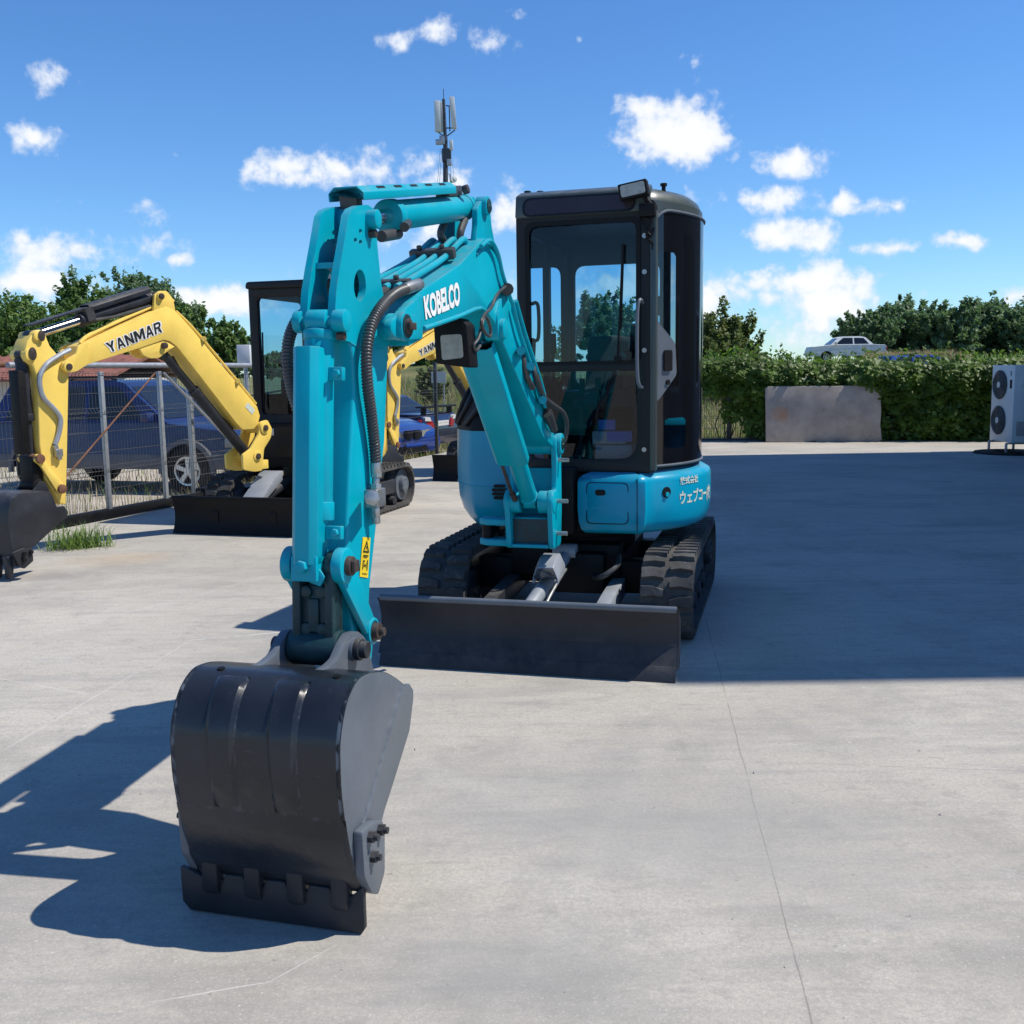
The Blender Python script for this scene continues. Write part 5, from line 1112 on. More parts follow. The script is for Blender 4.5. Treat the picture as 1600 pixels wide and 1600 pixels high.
# bucket: only partly in the picture, so the rest follows the same profile
BW2 = .26
ysh = [(-10, 1098), (-20, 1100), (90, 1112), (160, 1112), (210, 1118)]
prof_y = [(255, 1122), (225, 1112), (160, 1118), (110, 1122), (75, 1140), (50, 1180), (40, 1240), (42, 1300), (55, 1370), (62, 1420), (66, 1490)]
yso = spline(o6(prof_y, BW2), 4)
cen2 = Vector((sum(q[0] for q in yso) / len(yso), sum(q[1] for q in yso) / len(yso)))
tt = offset_curve(yso, .014); sg2 = 1 if (Vector(tt[24]) - cen2).length < (Vector(yso[24]) - cen2).length else -1
ysi = offset_curve(yso, .014 * sg2)
k_ = MB(); k_.prism(yso + ysi[::-1], YB, -BW2, BW2); ybu = k_.build('bucket', M['greydark'], EY, smooth=40)
for s_ in (-1, 1):
    sp_ = MB(); sp_.prism(yso + o6([(262, 1135), (285, 1190), (320, 1185), (342, 1215), (335, 1245), (300, 1270), (160, 1400), (162, 1455), (140, 1480), (105, 1490)], BW2)[::-1], YB, *sorted((s_ * (BW2 + .002), s_ * (BW2 - .016)))); sp_.build('side_plate', M['greydark'], ybu, bevel=0.005)
    cu_ = MB(); cu_.prism(rounded(o6([(62, 1420), (120, 1395), (160, 1400), (165, 1460), (120, 1500), (95, 1490)], BW2 + .02), .01, 3), YB, *sorted((s_ * (BW2 + .003), s_ * (BW2 + .028)))); cu_.build('side_cutter', M['greydark'], ybu, bevel=0.004)
    bb = MB()
    for q in ((115, 1425), (115, 1455), (150, 1415)): pt = YB.side(*z6(*q), BW2 + .02); bb.cyl(YB(pt[0], s_ * (BW2 + .028), pt[1]), YB(pt[0], s_ * (BW2 + .046), pt[1]), .017, 6)
    bb.build('cutter_bolt', M['black'], ybu)
lp0 = yso[-1]
for c in (-.21, -.07, .07, .21):
    th = MB(); th.prism([(lp0[0] - .03, lp0[1] + .08), (lp0[0] + .03, lp0[1] + .08), (lp0[0] + .02, max(.003, lp0[1] - .10)), (lp0[0] - .005, max(.003, lp0[1] - .10))], YB, c - .035, c + .035); th.build('tooth', M['greydark'], ybu, bevel=0.008)
for c0, c1 in ((-.12, -.095), (.095, .12)):
    ea = MB(); ea.prism(rounded(o6([(150, 1125), (180, 1090), (200, 1060), (225, 1070), (250, 1125), (240, 1160), (170, 1160)], .11), .015, 3), YB, c0, c1); ea.build('bucket_ear', M['greydark'], ybu, bevel=0.004)

# the second yellow machine is the same model parked further along the row
EY2 = copy_tree(EY)
EY2.location = (-2.19 + 2.25, 11.45 + 4.62, 0)
EY2['label'] = 'yellow mini excavator half hidden behind the teal machine, near the parked blue cars'
# ================================================================== ground
def fence_x(y): return -4.16 + .3735 * (y - 12.43)
HC = (fence_x(23.24), 23.24)
def hedge_y(x): return 23.22 - .2015 * x
def smooth(a, b, x):
    t = min(1, max(0, (x - a) / (b - a))); return t * t * (3 - 2 * t)
def terr(x, y):
    side = smooth(-22, -4, x)
    h = -.25 + 1.95 * smooth(25, 60, y) * side
    h += .55 * smooth(24, 36, y) * smooth(-9, -4, x) * (1 - smooth(2, 6, x))
    h += .10 * noise.noise((x * .15, y * .15, 0)) * smooth(24, 30, y)
    return h
def axis(stops):
    out_ = []
    for a, b, st in stops:
        k = a
        while k < b - 1e-6: out_.append(k); k += st
    out_.append(stops[-1][1]); return out_
xs = axis([(-1500, -300, 300), (-300, -60, 40), (-60, -24, 6), (-24, 40, 1.6), (40, 100, 10), (100, 300, 50), (300, 1500, 300)])
ys = axis([(-300, -20, 70), (-20, 20, 4), (20, 70, 1.6), (70, 130, 10), (130, 400, 60), (400, 2400, 400)])
t = MB(); t.add([(x, y, terr(x, y)) for y in ys for x in xs], [(j * len(xs) + i, j * len(xs) + i + 1, (j + 1) * len(xs) + i + 1, (j + 1) * len(xs) + i) for j in range(len(ys) - 1) for i in range(len(xs) - 1)])
def ground_mat():
    m = mat('gravel_and_dry_grass', (0.42, 0.37, 0.30), 0.95, var=.2, scale=1.5, dirt=.4, dirtcol=(.2, .17, .12), bump=.4, bscale=12, spec=.2)
    nt = m.node_tree; N = nt.nodes; L = nt.links; b = N['Principled BSDF']; src = b.inputs['Base Color'].links[0].from_socket
    tc = N.new('ShaderNodeTexCoord'); sx = N.new('ShaderNodeSeparateXYZ'); L.new(tc.outputs['Object'], sx.inputs[0])
    nz = N.new('ShaderNodeTexNoise'); nz.inputs['Scale'].default_value = .5; nz.inputs['Detail'].default_value = 8; L.new(tc.outputs['Object'], nz.inputs['Vector'])
    a = N.new('ShaderNodeMath'); a.operation = 'MULTIPLY_ADD'; a.inputs[1].default_value = 9; L.new(nz.outputs['Fac'], a.inputs[0]); L.new(sx.outputs['Y'], a.inputs[2])
    mr = N.new('ShaderNodeMapRange'); mr.inputs['From Min'].default_value = 27.5; mr.inputs['From Max'].default_value = 31; L.new(a.outputs[0], mr.inputs['Value'])
    gr = N.new('ShaderNodeMix'); gr.data_type = 'RGBA'; gr.inputs['A'].default_value = (.09, .12, .03, 1); gr.inputs['B'].default_value = (.26, .22, .10, 1)
    n2 = N.new('ShaderNodeTexNoise'); n2.inputs['Scale'].default_value = .35; n2.inputs['Detail'].default_value = 10; L.new(tc.outputs['Object'], n2.inputs['Vector'])
    r2 = N.new('ShaderNodeMapRange'); r2.inputs['From Min'].default_value = .4; r2.inputs['From Max'].default_value = .62; L.new(n2.outputs['Fac'], r2.inputs['Value']); L.new(r2.outputs[0], gr.inputs['Factor'])
    mx = N.new('ShaderNodeMix'); mx.data_type = 'RGBA'; L.new(mr.outputs[0], mx.inputs['Factor']); L.new(src, mx.inputs['A']); L.new(gr.outputs['Result'], mx.inputs['B']); L.new(mx.outputs['Result'], b.inputs['Base Color'])
    return m
tag(t.build('terrain', ground_mat(), smooth=180), kind='structure')

def concrete():
    m = bpy.data.materials.new('yard_concrete'); m.use_nodes = True; nt = m.node_tree; N = nt.nodes; L = nt.links; b = N['Principled BSDF']
    b.inputs['Specular IOR Level'].default_value = .3
    tc = N.new('ShaderNodeTexCoord'); sep = N.new('ShaderNodeSeparateXYZ'); L.new(tc.outputs['Object'], sep.inputs[0])
    def nz(scale, det, rough, stretch=None, off=0.0):
        mp = N.new('ShaderNodeMapping'); mp.inputs['Scale'].default_value = stretch or (1, 1, 1); mp.inputs['Location'].default_value = (off, off * .7, 0); L.new(tc.outputs['Object'], mp.inputs[0])
        n = N.new('ShaderNodeTexNoise'); n.inputs['Scale'].default_value = scale; n.inputs['Detail'].default_value = det; n.inputs['Roughness'].default_value = rough; L.new(mp.outputs[0], n.inputs['Vector']); return n.outputs['Fac']
    def mr(v, a, b_, c=0.0, d=1.0):
        r = N.new('ShaderNodeMapRange'); r.inputs['From Min'].default_value = a; r.inputs['From Max'].default_value = b_; r.inputs['To Min'].default_value = c; r.inputs['To Max'].default_value = d; L.new(v, r.inputs['Value']); return r.outputs[0]
    def mx(f, A, B):
        x = N.new('ShaderNodeMix'); x.data_type = 'RGBA'; L.new(f, x.inputs['Factor'])
        for nm, v in (('A', A), ('B', B)):
            if isinstance(v, tuple): x.inputs[nm].default_value = (*v, 1)
            else: L.new(v, x.inputs[nm])
        return x.outputs['Result']
    def mt(op, a, b_=None):
        x = N.new('ShaderNodeMath'); x.operation = op
        for i, v in enumerate((a, b_)):
            if v is None: continue
            if isinstance(v, (int, float)): x.inputs[i].default_value = v
            else: L.new(v, x.inputs[i])
        return x.outputs[0]
    c = mx(mr(nz(.55, 6, .55), .35, .65), (.395, .36, .305), (.52, .478, .405))
    c = mx(mr(nz(.9, 8, .7, (.45, 2.4, 1), 3.1), .50, .70, 0, .85), c, (.265, .255, .24))
    c = mx(mr(nz(5, 9, .72, (.4, 2.6, 1), 1.3), .52, .70, 0, .6), c, (.27, .262, .25))          # trowel streaks lying across the yard
    c = mx(mr(nz(2.2, 9, .72, (.5, 2.2, 1), 9.7), .57, .70, 0, .5), c, (.54, .525, .49))
    c = mx(mr(nz(.8, 10, .78, None, 15.5), .50, .62, 0, .55), c, (.275, .262, .232))
    c = mx(mr(nz(1.7, 11, .8, None, 25.5), .54, .64, 0, .5), c, (.50, .47, .42))
    c = mx(mr(nz(7, 10, .75, None, 5.5), .54, .70, 0, .6), c, (.24, .228, .205))
    c = mx(mr(nz(16, 8, .8, (1, .35, 1), 4.5), .60, .70, 0, .55), c, (.21, .20, .18))
    c = mx(mr(nz(60, 6, .7), .42, .62, 0, .5), c, (.30, .285, .255))
    c = mx(mr(nz(170, 4, .7, None, 3.3), .52, .64, 0, .45), c, (.24, .225, .2))
    c = mx(mr(nz(110, 4, .7, None, 8.3), .56, .66, 0, .5), c, (.60, .56, .5))
    c = mx(mr(nz(11, 10, .82, (.7, 1.5, 1), 6.6), .53, .63, 0, .45), c, (.27, .255, .225))
    c = mx(mr(nz(28, 2, .5, None, 2.2), .73, .77, 0, .6), c, (.13, .12, .105))
    c = mx(mr(nz(45, 3, .5, None, 12.2), .70, .74, 0, .7), c, (.60, .57, .52))
    wob = mt('MULTIPLY', mt('SUBTRACT', nz(2.5, 6, .6), .5), .022)
    brk = mr(nz(3.5, 6, .65, None, 7), .38, .5)
    def line(p, q, w, col, k, c, dashed=True):
        P_ = Vector((p[0], p[1])); Q_ = Vector((q[0], q[1])); d = (Q_ - P_); ln = d.length; d.normalize(); n = Vector((-d.y, d.x))
        dist = mt('ADD', mt('ADD', mt('MULTIPLY', sep.outputs['X'], n.x), mt('MULTIPLY', sep.outputs['Y'], n.y)), -(P_.dot(n)))
        al = mt('ADD', mt('ADD', mt('MULTIPLY', sep.outputs['X'], d.x), mt('MULTIPLY', sep.outputs['Y'], d.y)), -(P_.dot(d)))
        dist = mt('ABSOLUTE', mt('ADD', dist, wob))
        f = mr(dist, w * .5, w, k, 0.0)
        f = mt('MULTIPLY', f, mt('MULTIPLY', mr(al, -.05, .05), mr(al, ln - .05, ln + .05, 1, 0)))
        if dashed: f = mt('MULTIPLY', f, brk)
        return mx(f, c, col)
    for (p, q, w, col, k) in (((1098, 950), (1290, 1680), .0030, (.13, .12, .11), .5), ((1112, 906), (1600, 912), .008, (.13, .125, .12), .5), ((-60, 1210), (300, 1000), .006, (.56, .53, .49), .5), ((300, 1000), (470, 985), .012, (.58, .56, .53), .7),
        ((255, 1562), (420, 1535), .0035, (.62, .6, .55), .55), ((420, 1535), (520, 1480), .003, (.6, .58, .54), .5), ((1290, 880), (1440, 945), .008, (.30, .29, .27), .6), ((1180, 1190), (1600, 1205), .005, (.25, .24, .22), .5), ((0, 1060), (140, 1085), .012, (.55, .52, .48), .35)):
        c = line(gnd(*p), gnd(*q), w, col, k, c)
    for (p, q, w, col, k) in (((700, 1600), (1000, 1120), .11, (.20, .19, .175), .14), ((850, 1600), (1110, 1120), .11, (.20, .19, .175), .12), ((-20, 930), (640, 880), .14, (.24, .23, .21), .22), ((1180, 1110), (1600, 1330), .10, (.21, .20, .185), .14), ((640, 1180), (1180, 1420), .05, (.60, .57, .51), .09), ((0, 1010), (420, 900), .05, (.62, .59, .53), .10), ((900, 1330), (1600, 1480), .04, (.62, .58, .52), .08)):
        c = line(gnd(*p), gnd(*q), w, col, k, c)
    def spot(p, r, col, k, c, sx_=1.0):
        g = gnd(*p); dx = mt('MULTIPLY', mt('ADD', sep.outputs['X'], -g.x), 1 / sx_); dy = mt('ADD', sep.outputs['Y'], -g.y)
        d = mt('ADD', mt('SQRT', mt('ADD', mt('MULTIPLY', dx, dx), mt('MULTIPLY', dy, dy))), mt('MULTIPLY', mt('SUBTRACT', nz(4, 6, .6), .5), r * 1.4))
        return mx(mr(d, r * .2, r, k, 0), c, col)
    c = spot((190, 873), .42, (.42, .29, .16), .35, c, 1.3)
    c = spot((80, 900), .30, (.24, .21, .20), .45, c, 1.5)
    c = spot((1150, 1330), .5, (.30, .29, .275), .45, c, 1.8); c = spot((900, 1250), .7, (.30, .29, .28), .35, c, 1.5); c = spot((780, 1500), .35, (.29, .28, .265), .45, c, 1.6); c = spot((700, 1290), .3, (.29, .28, .27), .3, c, 1.8)
    L.new(c, b.inputs['Base Color'])
    L.new(mr(nz(1.2, 6, .6, None, 4), .3, .7, .72, .92), b.inputs['Roughness'])
    bp_ = N.new('ShaderNodeBump'); bp_.inputs['Strength'].default_value = .25; bp_.inputs['Distance'].default_value = .006
    L.new(mt('ADD', nz(45, 6, .65), mt('MULTIPLY', nz(3.5, 6, .6, (.6, 2, 1)), 1.2)), bp_.inputs['Height']); L.new(bp_.outputs[0], b.inputs['Normal'])
    return m
s = MB(); yard = [HC, (fence_x(2.5), 2.5), (-10.5, -8), (32, -10), (32, hedge_y(32))]
s.prism([(p[0], p[1]) for p in yard], lambda p, c, q: Vector((p, q, c)), -.30, 0.0)
tag(s.build('yard_slab', concrete(), smooth=0), kind='structure')

# ================================================================== leaves and trees
def rvec():
    while True:
        v = Vector((random.uniform(-1, 1), random.uniform(-1, 1), random.uniform(-1, 1)))
        if .05 < v.length < 1: return v
def leaf(vs_, fs, p, size, n=None, asp=.55):
    n = (n or rvec()).normalized(); a = n.orthogonal().normalized(); a.rotate(Matrix.Rotation(random.uniform(0, 6.283), 3, n)); b = n.cross(a)
    L_ = size * random.uniform(.7, 1.3); w = L_ * asp; o = len(vs_); bend = n * L_ * random.uniform(-.15, .1)
    vs_ += [p - a * L_ * .5, p + b * w * .5 + bend, p + a * L_ * .5, p - b * w * .5 + bend]; fs.append((o, o + 1, o + 2, o + 3))
def crown_mesh(name, c, rx, ry, rz, m, parent, nclump, nleaf, lsize, seed, ragged=.35, top_point=0.0):
    random.seed(seed); vs_ = []; fs = []
    nclump = int(nclump * 2.6); nleaf = int(nleaf * .62); lsize *= .82
    for k in range(nclump):
        d = rvec().normalized(); rad = random.random() ** .42
        f = 1 + ragged * noise.noise(d * 2.1 + Vector((seed, 0, 0))) * 1.6
        taper = 1 - top_point * max(0, d.z) * .8
        cc = Vector((d.x * rx * taper, d.y * ry * taper, d.z * rz)) * rad * f
        cr = random.uniform(.06, .15) * (rx + rz) * .5; ax = (d + Vector((0, 0, .8)) + rvec() * .6).normalized()
        for j in range(nleaf):
            o_ = rvec() * cr * .7 + ax * random.uniform(-.9, 1.5) * cr
            nn = rvec() + Vector((0, 0, .35)) + d * .3; leaf(vs_, fs, c + cc + o_, lsize, nn)
    mb = MB(); mb.v = vs_; mb.f = fs
    return mb.build(name, m, parent, smooth=0)
def tree(px, ytop, half, Y, m, label, ybot=None, cat='tree', name='broadleaf_tree', n=150, nl=60, ls=None, top_point=0.0, base=None, group=None, stem=.35, zlow=None):
    top_ = atY(px, ytop, Y); x = top_.x; zt = top_.z; zb = terr(x, Y) if base is None else base
    rx = half / FPX * Y; zlow = zb + (zt - zb) * stem if zlow is None else zlow
    zc = (zt + zlow) / 2; rz = (zt - zlow) / 2
    sd_ = int(px * 7 + ytop)
    r = thing(name, (x, Y, zb), label, cat, group); random.seed(sd_)
    tr = MB(); tr.tube(spline([(x, Y, zb - .1), (x + .05 * rx, Y, zb + (zlow - zb) * .5), (x - .03 * rx, Y, zlow), (x, Y, zc + rz * .3)], 4), .1, 8, rf=lambda i: max(.03, .05 * rx * (1 - i / 15)))
    for k in range(7):
        a = random.uniform(0, 6.28); h0 = zlow + (zc - zlow) * random.uniform(-.2, .9); e = Vector((x + math.cos(a) * rx * .7, Y + math.sin(a) * rx * .7, h0 + rz * random.uniform(.4, 1.1)))
        tr.tube([Vector((x, Y, h0)), Vector((x, Y, h0)).lerp(e, .5) + Vector((0, 0, .1 * rz)), e], .03, 6, rf=lambda i: .022 * rx * (1 - i * .4))
    tr.build('trunk', M['bark'], r)
    crown_mesh('crown', Vector((x, Y, zc)), rx, rx * .9, rz, m, r, n, nl, ls or Y * .0052, sd_, top_point=top_point)
    return r
TG = 'trees standing beyond the yard fence'
tree(20, 462, 80, 42, M['leafA'], 'dark green tree at the left edge, behind the rusty shed roof', n=220, group=TG)
tree(118, 442, 55, 44, M['leafA'], 'narrow pointed dark tree second from the left edge behind the yellow boom', top_point=.7, n=190, group=TG)
tree(160, 476, 70, 41, M['leafA'], 'low dark bushy tree under the bend of the nearest yellow boom', n=190, group=TG)
tree(222, 434, 78, 47, M['leafB'], 'tallest round-crowned green tree behind the bend of the yellow boom', n=280, group=TG)
tree(282, 478, 45, 45, M['leafA'], 'small dark tree just right of the bend of the yellow boom', n=130, group=TG)
tree(356, 508, 38, 40, M['leafA'], 'small green tree standing alone left of the yellow machine\'s black cab', n=130, group=TG)
tree(440, 552, 50, 52, M['leafC'], 'low tree seen through the windscreen of the nearer yellow excavator', n=120, group=TG)
tree(560, 520, 60, 60, M['leafA'], 'dark tree mostly hidden behind the teal digger arm', n=140, group=TG)
tree(655, 505, 52, 52, M['leafA'], 'dark tree framed under the teal boom, above the dry grass slope', n=190, stem=.05, group=TG)
tree(720, 520, 50, 54, M['leafA'], 'dark tree behind the work light under the teal boom', n=170, stem=.05, group=TG)
tree(675, 572, 22, 33, M['leafC'], 'rounded bush on the dry slope beside the dark fence post', cat='bush', name='bush', n=80, ls=.14, stem=.0, group=None)
tree(938, 468, 52, 36, M['leafB'], 'green tree seen through the rear window of the teal machine\'s cab', n=170, group=TG)
tree(1130, 489, 62, 36, M['leafC'], 'olive green tree just right of the teal machine\'s cab', n=260, stem=.1, group=TG)
RG = 'row of trees behind the white car'
tree(1352, 492, 46, 72, M['leafB'], 'leftmost and lowest tree of the row, directly behind the white car', n=150, stem=.05, group=RG)
tree(1412, 472, 58, 75, M['leafB'], 'tall tree of the row just right of the white car', n=190, stem=.02, group=RG)
tree(1482, 479, 56, 73, M['leafB'], 'tree in the middle of the row above the blue vehicle', n=190, stem=.02, group=RG)
tree(1552, 470, 60, 76, M['leafB'], 'tallest tree of the row, above the air conditioner', n=190, stem=.02, group=RG)
tree(1625, 476, 60, 72, M['leafB'], 'tree at the right end of the row, cut by the picture edge', n=170, stem=.02, group=RG)

# hedge of vines on the back fence
random.seed(11)
hd = thing('vine_hedge', (8, hedge_y(8), 0), 'thick dark green vine hedge covering the fence at the back of the yard', 'hedge')
vs_ = []; fs = []
def hedge_leaves(n, x0, x1, zfun, size, front=True):
    for _ in range(n):
        x = random.uniform(x0, x1); z0, z1 = zfun(x)
        u_ = random.random() ** .8; z = z0 + (z1 - z0) * u_
        y = hedge_y(x) - (.05 + .36 * random.random() ** .6) if random.random() < .72 else hedge_y(x) + random.uniform(-.1, .45)
        if z > z1 - .25: y += random.uniform(-.1, .5)
        k = noise.noise((x * 1.3, z * 1.6, 3.3)) + .6 * noise.noise((x * 3.1, z * 3.3, 8.3))
        y += -.26 * k
        leaf(vs_, fs, Vector((x, y, z)), size, Vector((random.uniform(-.5, .5), -.8 + random.uniform(-.4, .5), .7 + random.uniform(-.5, .6))), .8)
topz = lambda x: 1.62 + .17 * noise.noise((x * .9, 0, 5)) + .14 * noise.noise((x * 3.1, 0, 9)) + .12 * smooth(7, 5.0, x)
random.seed(12)
hedge_leaves(2600, 5.3, 14.5, lambda x: (.2, topz(x)), .19)
hedge_leaves(15500, 5.3, 14.5, lambda x: (-.05, topz(x)), .115)
hedge_leaves(3600, 3.2, 5.35, lambda x: (.95 + .25 * noise.noise((x * 1.7, 4, 0)), topz(x)), .115)
hedge_leaves(260, 4.55, 5.0, lambda x: (.35, 1.1), .11); hedge_leaves(420, 5.0, 5.45, lambda x: (.1, 1.1), .11)
for _ in range(5200):   # the dense inside of the hedge
    x = random.uniform(5.2, 14.5); leaf(vs_, fs, Vector((x, hedge_y(x) + random.uniform(.15, .7), -.05 + 1.5 * random.random() ** 1.4)), .24)
for _ in range(5200):   # the far side of the hedge
    x = random.uniform(5.2, 14.5); leaf(vs_, fs, Vector((x, hedge_y(x) + random.uniform(.05, .6), random.uniform(-.05, topz(x) - .1))), .14)
ra = gnd(1192, 689); rb = gnd(1371, 688)
for _ in range(520):   # vines hanging over the corner of the leaning panel
    k = .66 + .36 * random.random(); z = random.uniform(1.22 - .42 * smooth(.70, 1.0, k), 1.3) + .03 * random.gauss(0, 1)
    p = ra.lerp(rb, k); leaf(vs_, fs, Vector((p.x, p.y - random.uniform(-.30, .02) - .0, z)) + Vector((.09, -.40, 0)), .10, Vector((random.uniform(-.5, .5), -.9, .6 + random.uniform(-.5, .5))), .8)
for _ in range(85):    # shoots reaching out of the hedge
    x = random.uniform(3.3, 14); q = Vector((x, hedge_y(x) + random.uniform(-.3, .3), topz(x))); d = Vector((random.uniform(-.6, .6), random.uniform(-.4, .2), 1)).normalized()
    for j in range(random.randint(4, 9)):
        leaf(vs_, fs, q + rvec() * .05, .09, rvec() + Vector((0, -.5, .5)), .7); q = q + d * .05; d = (d + Vector((random.uniform(-.25, .25), 0, -.10))).normalized()
for _ in range(900):   # stray shoots on the top
    x = random.uniform(3.2, 14); z = topz(x) + random.random() ** 2.2 * .22
    leaf(vs_, fs, Vector((x, hedge_y(x) + random.uniform(-.3, .5), z)), .10)
mb = MB(); mb.v = vs_; mb.f = fs; mb.build('foliage', M['ivy'], hd, smooth=0)
st = MB()
for _ in range(120):
    x = random.uniform(4.5, 14); p0 = Vector((x, hedge_y(x) + random.uniform(-.05, .25), -.1)); q = [p0]
    for j in range(4): q.append(q[-1] + Vector((random.uniform(-.18, .18), random.uniform(-.06, .06), .42)))
    st.tube(q, .012, 5)
st.build('stems', M['bark'], hd)

# ================================================================== fences
FD = Vector((.3735, 1, 0)).normalized(); FN = Vector((FD.y, -FD.x, 0))
F0 = Vector((fence_x(4.2), 4.2, 0))
def fpt(d, off, z): return F0 + FD * d + FN * off + Vector((0, 0, z))
FLEN = (Vector((HC[0], HC[1], 0)) - F0).length
def panel(d0, d1, fn, name, parent, z0=.10, z1=1.62, vr=.0024):
    mb = MB(); n = int((d1 - d0) / .05)
    zs = [z0 + (z1 - z0) * k / 7 for k in range(8)]
    folds = (2, 5, 7)
    for i in range(n + 1):
        d = d0 + (d1 - d0) * i / n; pts = []
        for k, z in enumerate(zs):
            if k in folds: pts += [fn(d, 0, z - .05), fn(d, .035, z), fn(d, 0, min(z + .05, z1 + .03))]
            else: pts.append(fn(d, 0, z))
        mb.tube(pts, vr, 4)
    for k, z in enumerate(zs):
        for dz in ((-.05, 0, .05) if k in folds else (0,)):
            o_ = .035 if (k in folds and dz == 0) else 0.006
            mb.tube([fn(d0, o_, z + dz), fn(d1, o_, z + dz)], vr * 1.25, 4)
    return mb.build(name, M['wire'], parent, smooth=0)
fe = thing('mesh_fence', F0, 'galvanised wire mesh fence along the yard side where the cars are parked', 'fence')
dA = (atY(147, 808, 11.4) - F0).dot(FD); 
def dist_at(px, py):
    g = gnd(px, py); return (Vector((g.x, g.y, 0)) - F0).dot(FD)
dA = dist_at(147, 809); dB = dist_at(237, 792)
posts = [-.2, dA - 4.6, dA - 2.3]
gate0, gate1 = dA - .05, dB + .55
posts2 = [gate1 + .12 + 2.45 * k for k in range(5)]
for a, b in zip(posts, posts[1:] + [gate0 - .08]): panel(a + .04, b - .04, fpt, 'mesh_panel', fe)
for a, b in zip(posts2, posts2[1:] + [FLEN]): panel(a + .04, b - .04, fpt, 'mesh_panel', fe)
for k, d in enumerate(posts + posts2):
    p_ = MB(); p_.box(lambda a, c, z: fpt(d + a, c, z), -.03, .03, -.03, .03, -.02, 1.74); p_.box(lambda a, c, z: fpt(d + a, c, z), -.034, .034, -.034, .034, 1.74, 1.755); p_.build('post', M['rust'] if k in (1, 2) else (M['postdark'] if k > 5 else M['galv']), fe, bevel=0.004)
rl = MB(); rl.cyl(fpt(posts[0], 0, 1.70), fpt(gate0 - .1, 0, 1.70), .027, 10); rl.build('top_rail', M['rust'], fe)
# sliding gate leaf: galvanised frame, rusty brace, wire infill
sg = thing('sliding_gate', fpt((gate0 + gate1) / 2, .10, 0), 'sliding mesh gate with grey posts and a rusty diagonal brace', 'gate')
gf = lambda d, o_, z: fpt(d, .10 + o_, z)
for d in (dA, (dA + dB) / 2 + .02, dB):
    if d not in (dA, dB): continue
    p_ = MB(); p_.box(lambda a, c, z: gf(d + a, c, z), -.026, .026, -.02, .02, .06, 1.62); p_.build('post', M['galv'], sg, bevel=0.004)
p_ = MB(); p_.cyl(gf(gate0 - 1.2, .0, 1.69), gf(gate1 + 1.6, 0, 1.69), .032, 12); p_.build('top_rail', M['galv'], sg)
p_ = MB(); p_.box(lambda a, c, z: gf(a, c, z), gate0 - 1.6, gate1 + 1.2, -.05, .05, .015, .11); p_.box(lambda a, c, z: gf(a, c, z), gate0 - 1.4, gate0 - .9, -.07, .07, .0, .15); p_.box(lambda a, c, z: gf(a, c, z), gate1 + .1, gate1 + .5, -.07, .07, .0, .16); p_.build('bottom_rail', M['black'], sg, bevel=0.006)
p_ = MB(); p_.cyl(gf(dA - 1.1, .03, .2), gf(dB - .1, .03, 1.6), .010, 8); p_.build('diagonal_brace', M['rust'], sg)
p_ = MB(); p_.cyl(gf(dB + .05, .03, 1.6), gf(gate1 + 1.3, .03, .3), .016, 8); p_.build('diagonal_brace', M['galv'], sg)
panel(gate0 - 1.0, gate1 + .9, gf, 'mesh_panel', sg, .12, 1.60)
# back fence under the hedge, seen in its gap
bf_ = thing('mesh_fence', (HC[0], HC[1], 0), 'wire mesh fence under the vine hedge beside the teal machine\'s cab', 'fence')
HD = Vector((1, -.2015, 0)).normalized(); HN = Vector((HD.y, -HD.x, 0)); H0 = Vector((HC[0], HC[1], 0))
def hpt(d, off, z): return H0 + HD * d + HN * off + Vector((0, 0, z))
def hd_at(px): g = gnd(px, 688); return (Vector((g.x, g.y, 0)) - H0).dot(HD)
hp_ = [.1, 2.3, hd_at(1139), hd_at(1193) + .2, hd_at(1193) + 2.6, hd_at(1193) + 5.1, hd_at(1193) + 7.6]
for a, b in zip(hp_, hp_[1:]): panel(a + .03, b - .03, hpt, 'mesh_panel', bf_, .06, 1.5, .0045)
for k, d in enumerate(hp_):
    p_ = MB(); p_.box(lambda a, c, z: hpt(d + a, c, z), -.05, .05, -.05, .05, -.02, 1.55); p_.build('post', M['postdark'], bf_, bevel=0.005)
bk_ = MB(); bk_.box(hpt, 2.3, hd_at(1193), -.05, .12, -.05, .045); bk_.build('base_kerb', M['postdark'], bf_)
